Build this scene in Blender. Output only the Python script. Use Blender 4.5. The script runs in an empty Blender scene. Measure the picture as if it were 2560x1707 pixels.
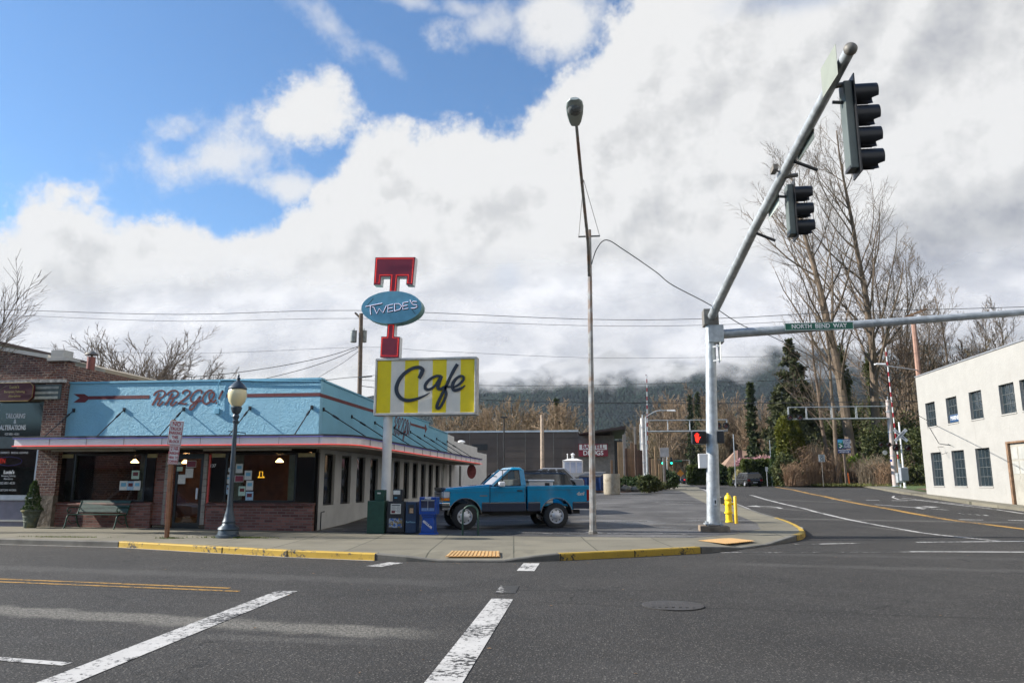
import bpy, bmesh, math, random
from mathutils import Vector, Matrix, geometry
R = math.radians
PI = math.pi
scene = bpy.context.scene
# ------------------------------------------------------------------ camera
F_PX, CX, CY = 1896.0, 1280.0, 853.5
PITCH = math.atan(354 / F_PX)
YAW = R(7)
EYE = Vector((0, 0, 1.65))
cam = bpy.data.cameras.new('camera')
cam.sensor_width = 36.0
cam.lens = F_PX / 2560 * 36.0
cam.clip_start = 0.1
cam.clip_end = 20000
co = bpy.data.objects.new('camera', cam)
scene.collection.objects.link(co)
co.location = EYE
co.rotation_euler = (R(90) + PITCH, 0, YAW)
scene.camera = co
# ------------------------------------------------------------------ light
SUN_AZ, SUN_EL = 87.5, 30.5      # light travels towards +X and a little +Y
scene.view_settings.view_transform = 'Standard'
scene.view_settings.look = 'None'
scene.view_settings.gamma = 1.0
scene.view_settings.exposure = 0.95
sl = bpy.data.lights.new('sun', 'SUN')
sl.energy = 4.8
sl.angle = R(0.5)
sl.color = (1.0, 0.94, 0.85)
so = bpy.data.objects.new('sun', sl)
scene.collection.objects.link(so)
d = Vector((math.sin(R(SUN_AZ)) * math.cos(R(SUN_EL)), math.cos(R(SUN_AZ)) * math.cos(R(SUN_EL)), -math.sin(R(SUN_EL))))
so.rotation_euler = d.to_track_quat('-Z', 'Y').to_euler()
scene.cycles.max_bounces = 6
scene.cycles.diffuse_bounces = 3
scene.cycles.glossy_bounces = 3
scene.cycles.transparent_max_bounces = 12
scene.cycles.caustics_reflective = False
scene.cycles.caustics_refractive = False
scene.cycles.use_adaptive_sampling = True
scene.cycles.adaptive_threshold = 0.02
scene.cycles.use_denoising = True

# ---- node helpers
class NT:
    def __init__(s, nt):
        s.nt = nt
    def n(s, t, **kw):
        nd = s.nt.nodes.new(t)
        for k, v in kw.items():
            setattr(nd, k, v)
        return nd
    def l(s, a, b):
        s.nt.links.new(a, b)
    def put(s, sock, v):
        if hasattr(v, 'is_output') or isinstance(v, bpy.types.NodeSocket):
            s.l(v, sock)
        else:
            sock.default_value = v
    def m(s, op, a, b=None, c=None, clamp=False):
        nd = s.n('ShaderNodeMath', operation=op)
        nd.use_clamp = clamp
        s.put(nd.inputs[0], a)
        if b is not None: s.put(nd.inputs[1], b)
        if c is not None: s.put(nd.inputs[2], c)
        return nd.outputs[0]
    def sstep(s, v, a, b):
        nd = s.n('ShaderNodeMapRange', interpolation_type='SMOOTHSTEP')
        s.put(nd.inputs['Value'], v)
        s.put(nd.inputs['From Min'], a); s.put(nd.inputs['From Max'], b)
        return nd.outputs[0]
    def noise(s, vec, scale, detail=4, rough=.55, dist=0.0, lac=2.0):
        nd = s.n('ShaderNodeTexNoise')
        if vec is not None: s.l(vec, nd.inputs['Vector'])
        nd.inputs['Scale'].default_value = scale
        nd.inputs['Detail'].default_value = detail
        nd.inputs['Roughness'].default_value = rough
        nd.inputs['Lacunarity'].default_value = lac
        nd.inputs['Distortion'].default_value = dist
        return nd.outputs['Fac']
    def mix(s, f, a, b, blend='MIX'):
        nd = s.n('ShaderNodeMix', data_type='RGBA', blend_type=blend)
        s.put(nd.inputs[0], f)
        for sock, v in ((nd.inputs[6], a), (nd.inputs[7], b)):
            if isinstance(v, (tuple, list)): v = tuple(v) + (1,) if len(v) == 3 else tuple(v)
            s.put(sock, v)
        return nd.outputs[2]
    def comb(s, x, y, z):
        nd = s.n('ShaderNodeCombineXYZ')
        s.put(nd.inputs[0], x); s.put(nd.inputs[1], y); s.put(nd.inputs[2], z)
        return nd.outputs[0]

def dir_azel(px, py):
    """azimuth / elevation of one of the photograph's sight lines (degrees)"""
    v = ray(px, py)
    return math.degrees(math.atan2(v.x, v.y)), math.degrees(math.asin(v.z))

# ---- sight lines: used to measure real positions
_M = co.rotation_euler.to_matrix()
def ray(px, py):
    return (_M @ Vector(((px - CX) / F_PX, -(py - CY) / F_PX, -1.0))).normalized()
def at(px, py, Y):
    v = ray(px, py); return EYE + v * (Y / v.y)
def atx(px, py, X):
    v = ray(px, py); return EYE + v * (X / v.x)
def atz(px, py, Z):
    v = ray(px, py); return EYE + v * ((Z - EYE.z) / v.z)

# ------------------------------------------------------------------ sky
def build_world():
    w = bpy.data.worlds.new("World"); scene.world = w; w.use_nodes = True
    nt = w.node_tree; nt.nodes.clear(); N = NT(nt)
    out = N.n('ShaderNodeOutputWorld')
    sky = N.n('ShaderNodeTexSky', sky_type='NISHITA')
    sky.sun_disc = False; sky.sun_elevation = R(SUN_EL); sky.sun_rotation = R(180 + SUN_AZ)
    sky.air_density = 1.0; sky.dust_density = 0.3; sky.ozone_density = 2.2
    b1 = N.n('ShaderNodeBackground'); 
    tint = N.mix(1.0, sky.outputs[0], (0.72, 0.95, 1.12), 'MULTIPLY')
    N.l(tint, b1.inputs[0]); b1.inputs[1].default_value = 0.086
    tc = N.n('ShaderNodeTexCoord'); V = tc.outputs['Generated']
    sp = N.n('ShaderNodeSeparateXYZ'); N.l(V, sp.inputs[0])
    az = N.m('MULTIPLY', N.m('ARCTAN2', sp.outputs[0], sp.outputs[1]), 57.29578)
    el = N.m('MULTIPLY', N.m('ARCSINE', sp.outputs[2]), 57.29578)
    # fractal cloud structure in direction space
    n1 = N.noise(V, 5.5, 10, .58, 0.0, 2.1)
    n2 = N.noise(V, 17.0, 8, .64, 0.0, 2.2)
    # boundary of the main bank: elevation against azimuth
    pts = [(-90, 800), (-40, 560), (0, 560), (90, 515), (210, 497), (262, 520), (310, 548), (375, 535), (415, 500), (465, 482),
           (520, 515), (600, 535), (700, 505), (800, 440), (870, 370), (930, 290), (1000, 255), (1090, 245), (1170, 265),
           (1240, 300), (1290, 295), (1330, 235), (1400, 175), (1500, 90), (1620, -40), (1800, -250), (2560, -900)]
    fc = N.n('ShaderNodeFloatCurve')
    cv = fc.mapping.curves[0]
    fc.mapping.use_clip = False
    A0, A1, E1 = -50.0, 45.0, 70.0
    P = []
    for px, py in pts:
        a, e = dir_azel(px, py)
        P.append(((a - A0) / (A1 - A0), e / E1))
    P.sort()
    cv.points[0].location = P[0]; cv.points[1].location = P[-1]
    for x, y in P[1:-1]:
        p = cv.points.new(x, y)
    fc.mapping.update()
    u = N.m('DIVIDE', N.m('SUBTRACT', az, A0), A1 - A0, clamp=True)
    fc.inputs['Factor'].default_value = 1.0
    N.l(u, fc.inputs['Value'])
    top = N.m('MULTIPLY', fc.outputs[0], E1)
    warp = N.m('ADD', N.m('MULTIPLY', N.m('SUBTRACT', n1, .5), 13.0), N.m('MULTIPLY', N.m('SUBTRACT', n2, .5), 6.5))
    diff = N.m('ADD', N.m('SUBTRACT', top, el), warp)          # >0 inside the bank
    bank = N.sstep(diff, -0.7, 1.6)
    def blob(px, py, rx, ry, tilt=0.0):
        a, e = dir_azel(px, py)
        ax = rx / 33.0; ey = ry / 33.0
        da = N.m('SUBTRACT', az, a); de = N.m('SUBTRACT', el, e)
        c, s_ = math.cos(R(tilt)), math.sin(R(tilt))
        x = N.m('ADD', N.m('MULTIPLY', da, c), N.m('MULTIPLY', de, s_))
        y = N.m('SUBTRACT', N.m('MULTIPLY', de, c), N.m('MULTIPLY', da, s_))
        x = N.m('DIVIDE', x, ax); y = N.m('DIVIDE', y, ey)
        return N.m('SQRT', N.m('ADD', N.m('MULTIPLY', x, x), N.m('MULTIPLY', y, y)))
    def soft(r, lo, hi, amp):
        k = N.m('ADD', N.m('SUBTRACT', 1.0, r), N.m('MULTIPLY', N.m('SUBTRACT', N.m('ADD', n1, N.m('MULTIPLY', N.m('SUBTRACT', n2, .5), .6)), .5), amp))
        return N.sstep(k, lo, hi)
    cover = bank
    for (px, py, rx, ry, tl, lo, hi, amp, op) in (
            (760, 285, 150, 110, 10, -.05, .55, 2.6, 1.0), (560, 400, 260, 120, 20, -.05, .8, 2.8, .85),
            (440, 330, 110, 60, 10, .1, .9, 3.0, .7), (820, 60, 200, 55, -25, .0, 1.1, 3.2, .6),
            (960, 150, 160, 45, -30, .1, 1.1, 3.4, .5), (1120, 110, 110, 70, 0, .1, 1.0, 3.4, .65),
            (1215, 70, 120, 60, 15, .1, 1.2, 3.2, .7), (1400, 70, 130, 100, 0, -.1, .9, 2.8, .95), (1150, 20, 110, 30, -10, .1, 1.2, 3.2, .6), (1030, 5, 120, 30, 0, 0, 1.0, 2.8, .6),
            (700, 470, 120, 60, 0, -.1, .7, 2.5, .9), (240, 495, 60, 14, 5, .2, 1.3, 2.0, .5)):
        b = N.m('MULTIPLY', soft(blob(px, py, rx, ry, tl), lo, hi, amp), op)
        cover = N.m('MAXIMUM', cover, b)
    # holes of blue in the bank
    for (px, py, rx, ry, amp, op) in ((2000, -20, 260, 55, 1.5, .45), (1290, 215, 90, 40, 2.2, .5), (1270, 700, 60, 50, 2.5, .35)):
        b = N.m('MULTIPLY', soft(blob(px, py, rx, ry), 0, 1.0, amp), op)
        cover = N.m('MULTIPLY', cover, N.m('SUBTRACT', 1.0, b))
    # scattered cloud elsewhere (sides and back)
    back = N.m('MULTIPLY', N.sstep(N.noise(V, 2.0, 6, .6, .3), .62, .72), N.sstep(N.m('ABSOLUTE', az), 45.0, 60.0))
    cover = N.m('MAXIMUM', cover, back)
    # cloud colour: lit tops, blue-grey undersides
    off = N.n('ShaderNodeVectorMath', operation='ADD'); N.l(V, off.inputs[0]); off.inputs[1].default_value = (-0.016, 0.0, 0.022)
    n1b = N.noise(off.outputs[0], 7.5, 10, .55, 0.0, 2.2)
    n1a = N.noise(V, 7.5, 10, .55, 0.0, 2.2)
    relief = N.m('MULTIPLY', N.m('SUBTRACT', n1a, n1b), 1.45)
    big = N.noise(V, 3.0, 5, .55, 0.4)
    shade = N.m('ADD', N.m('MULTIPLY', N.m('SUBTRACT', big, .5), 0.34), relief)
    dark = None
    for (px, py, rx, ry, s) in ((2420, 680, 420, 190, .52), (2150, 820, 600, 130, .30), (1250, 860, 700, 110, .26), (600, 870, 500, 110, .22),
                                (2450, 60, 420, 160, .12), (1600, 450, 300, 120, .06), (1350, 40, 300, 100, .10), (1000, 460, 120, 50, .08), (60, 700, 200, 120, .06)):
        b = N.m('MULTIPLY', N.sstep(blob(px, py, rx, ry), 1.25, .1), s)
        dark = b if dark is None else N.m('ADD', dark, b)
    edge = N.m('MULTIPLY', N.sstep(diff, 9.0, 0.5), 0.16)      # sunlit crown of the bank
    val = N.m('ADD', N.m('SUBTRACT', N.m('ADD', shade, .98), dark), edge)
    ramp = N.n('ShaderNodeValToRGB')
    cr = ramp.color_ramp
    cr.elements[0].position = 0.12; cr.elements[0].color = (.20, .215, .27, 1)
    cr.elements[1].position = 1.0; cr.elements[1].color = (1.0, 1.0, 1.0, 1)
    for p, c in ((.45, (.42, .44, .50)), (.65, (.62, .635, .67)), (.85, (.82, .825, .835))):
        e = cr.elements.new(p); e.color = c + (1,)
    N.l(val, ramp.inputs[0])
    b2 = N.n('ShaderNodeBackground'); N.l(ramp.outputs[0], b2.inputs[0]); b2.inputs[1].default_value = 0.45
    cover = N.m('MULTIPLY', cover, N.sstep(el, -12.0, -2.0))
    mx = N.n('ShaderNodeMixShader'); N.l(cover, mx.inputs[0]); N.l(b1.outputs[0], mx.inputs[1]); N.l(b2.outputs[0], mx.inputs[2])
    N.l(mx.outputs[0], out.inputs[0])
    w.cycles.sampling_method = 'MANUAL'; w.cycles.sample_map_resolution = 512
build_world()

# ------------------------------------------------------------------ terrain profile (the ground climbs towards the railway)
PR = [(-1e4, 0), (21, 0), (26, .12), (34.5, .58), (45, .95), (60, 1.15), (105, 1.32), (180, 1.6), (400, 1.9), (1e5, 1.9)]
def g(y):
    for (a, b), (c, dd) in zip(PR, PR[1:]):
        if y <= c: return b + (dd - b) * (y - a) / (c - a)
    return 1.9
def gr(px, py, off=0.0):
    v = ray(px, py); s = 1.0
    while s < 6000:
        p = EYE + v * s
        if p.z <= g(p.y) + off:
            lo, hi = s / 1.01, s
            for _ in range(40):
                m = (lo + hi) / 2; p = EYE + v * m
                if p.z <= g(p.y) + off: hi = m
                else: lo = m
            return p
        s *= 1.01
    return EYE + v * 6000
def clipy(poly, y, keep_below):
    o = []
    for i in range(len(poly)):
        a, b = poly[i], poly[(i + 1) % len(poly)]
        ia = (a[1] <= y) if keep_below else (a[1] >= y)
        ib = (b[1] <= y) if keep_below else (b[1] >= y)
        if ia: o.append(a)
        if ia != ib:
            t = (y - a[1]) / (b[1] - a[1])
            o.append(tuple(a[k] + (b[k] - a[k]) * t for k in range(len(a))))
    return o

# ------------------------------------------------------------------ mesh collector
FACADE = None
def rootof(o):
    while o.parent is not None: o = o.parent
    return o
_last = []
def LAST(): return _last[0]
class MB:
    def __init__(s):
        s.v = []; s.f = []
    def add(s, vs, fs):
        o = len(s.v); s.v += [tuple(v) for v in vs]; s.f += [tuple(i + o for i in f) for f in fs]; return s
    def box(s, x0, x1, y0, y1, z0, z1):
        return s.add([(x0, y0, z0), (x1, y0, z0), (x1, y1, z0), (x0, y1, z0), (x0, y0, z1), (x1, y0, z1), (x1, y1, z1), (x0, y1, z1)],
                     [(0, 3, 2, 1), (4, 5, 6, 7), (0, 1, 5, 4), (1, 2, 6, 5), (2, 3, 7, 6), (3, 0, 4, 7)])
    def hexa(s, b, t):
        return s.add(list(b) + list(t), [(0, 3, 2, 1), (4, 5, 6, 7), (0, 1, 5, 4), (1, 2, 6, 5), (2, 3, 7, 6), (3, 0, 4, 7)])
    def beam(s, a, b, w, h=None, up=(0, 0, 1)):
        a, b = Vector(a), Vector(b); h = h or w
        dd = (b - a).normalized(); u = Vector(up)
        if abs(dd.dot(u)) > .98: u = Vector((0, 1, 0))
        sd = dd.cross(u).normalized() * w / 2; uu = sd.cross(dd).normalized() * h / 2
        return s.hexa([a - sd - uu, a + sd - uu, b + sd - uu, b - sd - uu], [a - sd + uu, a + sd + uu, b + sd + uu, b - sd + uu])
    def tube(s, pts, r, n=8, caps=True):
        pts = [Vector(p) for p in pts]
        rs = r if isinstance(r, (list, tuple)) else [r] * len(pts)
        o = len(s.v); ref = None
        for i, p in enumerate(pts):
            t = (pts[min(i + 1, len(pts) - 1)] - pts[max(i - 1, 0)]).normalized()
            if ref is None:
                ref = Vector((0, 0, 1)) if abs(t.z) < .9 else Vector((1, 0, 0))
            a = (ref - t * ref.dot(t)).normalized(); ref = a
            b = t.cross(a)
            for k in range(n):
                an = 2 * PI * k / n
                q = p + (a * math.cos(an) + b * math.sin(an)) * rs[i]
                s.v.append(tuple(q))
        for i in range(len(pts) - 1):
            for k in range(n):
                k2 = (k + 1) % n
                s.f.append((o + i * n + k, o + i * n + k2, o + (i + 1) * n + k2, o + (i + 1) * n + k))
        if caps:
            s.f.append(tuple(o + k for k in range(n))[::-1])
            s.f.append(tuple(o + (len(pts) - 1) * n + k for k in range(n)))
        return s
    def lathe(s, prof, n=20, c=(0, 0, 0), axis='z', caps=True):
        o = len(s.v)
        for r, z in prof:
            for k in range(n):
                an = 2 * PI * k / n; x, y = r * math.cos(an), r * math.sin(an)
                p = {'z': (x, y, z), 'y': (x, z, y), 'x': (z, x, y)}[axis]
                s.v.append((c[0] + p[0], c[1] + p[1], c[2] + p[2]))
        for i in range(len(prof) - 1):
            for k in range(n):
                k2 = (k + 1) % n
                s.f.append((o + i * n + k, o + i * n + k2, o + (i + 1) * n + k2, o + (i + 1) * n + k))
        if not caps: return s
        s.f.append(tuple(o + k for k in range(n))[::-1])
        s.f.append(tuple(o + (len(prof) - 1) * n + k for k in range(n)))
        return s
    def prism(s, poly, a, b, axis='y'):
        """poly in the plane across axis: y -> (x,z), x -> (y,z), z -> (x,y)"""
        def P(u, w, t):
            return {'y': (u, t, w), 'x': (t, u, w), 'z': (u, w, t)}[axis]
        n = len(poly)
        vs = [P(u, w, a) for u, w in poly] + [P(u, w, b) for u, w in poly]
        fs = [tuple(range(n)), tuple(range(2 * n - 1, n - 1, -1))] + [(i, i + n, (i + 1) % n + n, (i + 1) % n) for i in range(n)]
        return s.add(vs, fs)
    def ribbon(s, pts, w, fn, th=.01, closed=False):
        """flat brush stroke: 2-D points, widths, fn(u,v,depth) -> 3-D"""
        n = len(pts); ws = w if isinstance(w, (list, tuple)) else [w] * n
        L, Rr = [], []
        for i in range(n):
            a = Vector(pts[max(i - 1, 0)]); b = Vector(pts[min(i + 1, n - 1)])
            t = (b - a); t = t.normalized() if t.length > 1e-9 else Vector((1, 0))
            nn = Vector((-t.y, t.x)) * ws[i] / 2; p = Vector(pts[i])
            L.append(p + nn); Rr.append(p - nn)
        o = len(s.v)
        for i in range(n):
            for q, dd in ((L[i], 0), (Rr[i], 0), (L[i], th), (Rr[i], th)):
                s.v.append(tuple(fn(q.x, q.y, dd)))
        for i in range(n - 1):
            a, b = o + i * 4, o + i * 4 + 4
            s.f += [(a + 2, a + 3, b + 3, b + 2), (a, b, b + 1, a + 1), (a, a + 2, b + 2, b), (a + 1, b + 1, b + 3, a + 3)]
        e = o + (n - 1) * 4
        s.f += [(o, o + 1, o + 3, o + 2), (e, e + 2, e + 3, e + 1)]
        return s
    def build(s, name, m, parent=None, smooth=False, bevel=0.0, fix=True, seg=2, W=False):
        if FACADE is not None: s.v = [FACADE(*q) for q in s.v]
        if W and parent is not None:       # points were given in world metres
            r = rootof(parent); L = r.location
            s.v = [(a - L.x, b - L.y, c - L.z) for a, b, c in s.v]
        me = bpy.data.meshes.new(name); me.from_pydata(s.v, [], s.f)
        if fix:
            bm = bmesh.new(); bm.from_mesh(me); bmesh.ops.recalc_face_normals(bm, faces=bm.faces); bm.to_mesh(me); bm.free()
        me.validate()
        if isinstance(m, (list, tuple)):
            for q in m: me.materials.append(q)
        elif m is not None: me.materials.append(m)
        o = bpy.data.objects.new(name, me); scene.collection.objects.link(o)
        if parent is not None: o.parent = parent
        _last[:] = [o]
        if smooth:
            for p in me.polygons: p.use_smooth = True
            me.set_sharp_from_angle(angle=R(38))
        if bevel > 0:
            b = o.modifiers.new('bevel', 'BEVEL'); b.width = bevel; b.segments = seg; b.limit_method = 'ANGLE'; b.angle_limit = R(40)
            b.harden_normals = False
        return o
def catmull(pts, k=6):
    o = []
    n = len(pts)
    for i in range(n - 1):
        p0, p1, p2, p3 = pts[max(i - 1, 0)], pts[i], pts[i + 1], pts[min(i + 2, n - 1)]
        for j in range(k):
            t = j / k
            o.append(tuple(.5 * (2 * b + (c - a) * t + (2 * a - 5 * b + 4 * c - dd) * t * t + (3 * b - a - 3 * c + dd) * t ** 3)
                           for a, b, c, dd in zip(p0, p1, p2, p3)))
    o.append(tuple(pts[-1])); return o
def thing(name, label, cat, loc=(0, 0, 0), rz=0.0, group=None):
    o = bpy.data.objects.new(name, None); scene.collection.objects.link(o)
    o.location = loc; o.rotation_euler = (0, 0, rz); o['label'] = label; o['category'] = cat
    if group: o['group'] = group
    o.empty_display_size = .3
    return o
def tag(o, label, cat, group=None):
    o['label'] = label; o['category'] = cat
    if group: o['group'] = group
    return o
def kids(o): return [c for c in o.children]
def copy_tree(o, parent=None, scale=None):
    c = o.copy(); scene.collection.objects.link(c)
    if parent is not None: c.parent = parent
    for ch in kids(o): copy_tree(ch, c)
    return c
def struct(o, kind='structure'):
    o['kind'] = kind; return o
def text(s, size, m, parent, loc, rot=(R(90), 0, 0), name='lettering', ex=.004, sx=1.0, off=0.0, align='CENTER', shear=0.0, space=1.0, W=False):
    c = bpy.data.curves.new('t', 'FONT'); c.body = s; c.size = size; c.extrude = ex; c.offset = off; c.shear = shear
    c.align_x = align; c.align_y = 'CENTER'; c.space_character = space; c.space_line = .95; c.resolution_u = 3
    t = bpy.data.objects.new('t', c); scene.collection.objects.link(t)
    bpy.context.view_layer.update()
    me = bpy.data.meshes.new_from_object(t.evaluated_get(bpy.context.evaluated_depsgraph_get()))
    bpy.data.objects.remove(t); bpy.data.curves.remove(c)
    me.name = name; me.materials.clear(); me.materials.append(m)
    o = bpy.data.objects.new(name, me); scene.collection.objects.link(o)
    if parent is not None: o.parent = parent
    o.location = Vector(loc) - (rootof(parent).location if W else Vector((0, 0, 0))); o.rotation_euler = rot; o.scale = (sx, 1, 1)
    return o

# ------------------------------------------------------------------ materials
def mat(name, col, rough=.6, metal=0.0, var=.12, vs=3.0, bump=0.0, bs=30.0, bd=.01, coat=0.0, spec=.5, dirt=None, dirts=1.5, dlo=.5, dhi=.75, rvar=0.0):
    m = bpy.data.materials.new(name); m.use_nodes = True
    N = NT(m.node_tree); b = m.node_tree.nodes['Principled BSDF']
    tc = N.n('ShaderNodeTexCoord'); V = tc.outputs['Object']
    n1 = N.noise(V, vs, 6, .6)
    lo = tuple(c * (1 - var) for c in col); hi = tuple(min(1, c * (1 + var)) for c in col)
    c = N.mix(N.sstep(n1, .3, .7), lo, hi)
    if dirt is not None:
        c = N.mix(N.m('MULTIPLY', N.sstep(N.noise(V, dirts, 8, .65), dlo, dhi), .8), c, dirt)
    N.l(c, b.inputs['Base Color'])
    b.inputs['Roughness'].default_value = rough
    if rvar: N.l(N.m('ADD', N.m('MULTIPLY', N.m('SUBTRACT', N.noise(V, vs * 1.7, 5, .6), .5), rvar), rough, clamp=True), b.inputs['Roughness'])
    b.inputs['Metallic'].default_value = metal; b.inputs['Coat Weight'].default_value = coat
    b.inputs['Coat Roughness'].default_value = .08
    b.inputs['Specular IOR Level'].default_value = spec
    if bump:
        bp = N.n('ShaderNodeBump'); bp.inputs['Strength'].default_value = bump; bp.inputs['Distance'].default_value = bd
        N.l(N.noise(V, bs, 5, .6), bp.inputs['Height']); N.l(bp.outputs[0], b.inputs['Normal'])
    return m
def emis(name, col, strength, base=(.02, .02, .02)):
    m = bpy.data.materials.new(name); m.use_nodes = True; b = m.node_tree.nodes['Principled BSDF']
    b.inputs['Base Color'].default_value = base + (1,); b.inputs['Emission Color'].default_value = col + (1,)
    b.inputs['Emission Strength'].default_value = strength
    return m
def glass(name, tint=(.8, .85, .85), alpha=.85, rough=.02, dark=(.02, .022, .025)):
    """window pane: sharp reflection over a part see-through dark film"""
    m = bpy.data.materials.new(name); m.use_nodes = True; N = NT(m.node_tree); nt = m.node_tree
    nt.nodes.remove(nt.nodes['Principled BSDF']); out = nt.nodes['Material Output']
    tr = N.n('ShaderNodeBsdfTransparent'); tr.inputs[0].default_value = tint + (1,)
    df = N.n('ShaderNodeBsdfDiffuse'); df.inputs[0].default_value = dark + (1,)
    gl = N.n('ShaderNodeBsdfGlossy'); gl.inputs['Roughness'].default_value = rough; gl.inputs[0].default_value = (.9, .92, .95, 1)
    a = N.n('ShaderNodeMixShader'); a.inputs[0].default_value = 1 - alpha; N.l(tr.outputs[0], a.inputs[1]); N.l(df.outputs[0], a.inputs[2])
    fr = N.n('ShaderNodeFresnel'); fr.inputs[0].default_value = 1.5
    bf = N.m('MULTIPLY', fr.outputs[0], 1.0, clamp=True)
    mx = N.n('ShaderNodeMixShader'); N.l(bf, mx.inputs[0]); N.l(a.outputs[0], mx.inputs[1]); N.l(gl.outputs[0], mx.inputs[2])
    N.l(mx.outputs[0], out.inputs[0]); return m
def brick_mat(name, c1, c2, mortar, bw=.2, bh=.067, ms=.012, extra=None, bump=.5):
    m = bpy.data.materials.new(name); m.use_nodes = True; N = NT(m.node_tree); b = m.node_tree.nodes['Principled BSDF']
    tc = N.n('ShaderNodeTexCoord'); sp = N.n('ShaderNodeSeparateXYZ'); N.l(tc.outputs['Object'], sp.inputs[0])
    V = N.comb(N.m('ADD', sp.outputs[0], sp.outputs[1]), sp.outputs[2], 0.0)
    bt = N.n('ShaderNodeTexBrick'); N.l(V, bt.inputs['Vector'])
    bt.inputs['Color1'].default_value = c1 + (1,); bt.inputs['Color2'].default_value = c2 + (1,); bt.inputs['Mortar'].default_value = mortar + (1,)
    bt.inputs['Scale'].default_value = 1.0; bt.inputs['Mortar Size'].default_value = ms; bt.inputs['Mortar Smooth'].default_value = .3
    bt.inputs['Brick Width'].default_value = bw; bt.inputs['Row Height'].default_value = bh; bt.inputs['Bias'].default_value = 0.0
    c = bt.outputs['Color']
    n = N.noise(V, 2.0, 6, .65)
    c = N.mix(N.m('MULTIPLY', N.sstep(n, .5, .8), .6), c, tuple(x * .4 for x in c1))
    if extra: c = N.mix(N.m('MULTIPLY', N.sstep(N.noise(V, 9.0, 2, .5), .6, .66), .75), c, extra)
    N.l(c, b.inputs['Base Color']); b.inputs['Roughness'].default_value = .85
    bp = N.n('ShaderNodeBump'); bp.inputs['Strength'].default_value = bump; bp.inputs['Distance'].default_value = .012
    hgt = N.m('ADD', N.m('MULTIPLY', N.m('SUBTRACT', 1.0, bt.outputs['Fac']), 1.0), N.m('MULTIPLY', N.noise(V, 60, 4, .6), .35))
    N.l(hgt, bp.inputs['Height']); N.l(bp.outputs[0], b.inputs['Normal']); return m
def stucco_mat(name, col, scale=9.0, strength=1.0, dist=.04, stain=(.2, .3, .33)):
    m = bpy.data.materials.new(name); m.use_nodes = True; N = NT(m.node_tree); b = m.node_tree.nodes['Principled BSDF']
    tc = N.n('ShaderNodeTexCoord'); V = tc.outputs['Object']
    sp = N.n('ShaderNodeSeparateXYZ'); N.l(V, sp.inputs[0])
    c = N.mix(N.sstep(N.noise(V, 1.2, 6, .6), .35, .7), tuple(x * .92 for x in col), col)
    st = N.comb(N.m('MULTIPLY', sp.outputs[0], 4.0), N.m('MULTIPLY', sp.outputs[1], 4.0), N.m('MULTIPLY', sp.outputs[2], .5))
    c = N.mix(N.m('MULTIPLY', N.sstep(N.noise(st, 1.0, 6, .65), .58, .8), .35), c, stain)
    N.l(c, b.inputs['Base Color']); b.inputs['Roughness'].default_value = .75
    n = N.noise(V, scale, 5, .62, 1.2); n2 = N.noise(V, scale * .45, 3, .5, .8)
    h = N.m('ADD', N.sstep(n, .42, .60), N.m('MULTIPLY', n2, .8))
    bp = N.n('ShaderNodeBump'); bp.inputs['Strength'].default_value = strength; bp.inputs['Distance'].default_value = dist
    N.l(h, bp.inputs['Height']); N.l(bp.outputs[0], b.inputs['Normal']); return m
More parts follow.
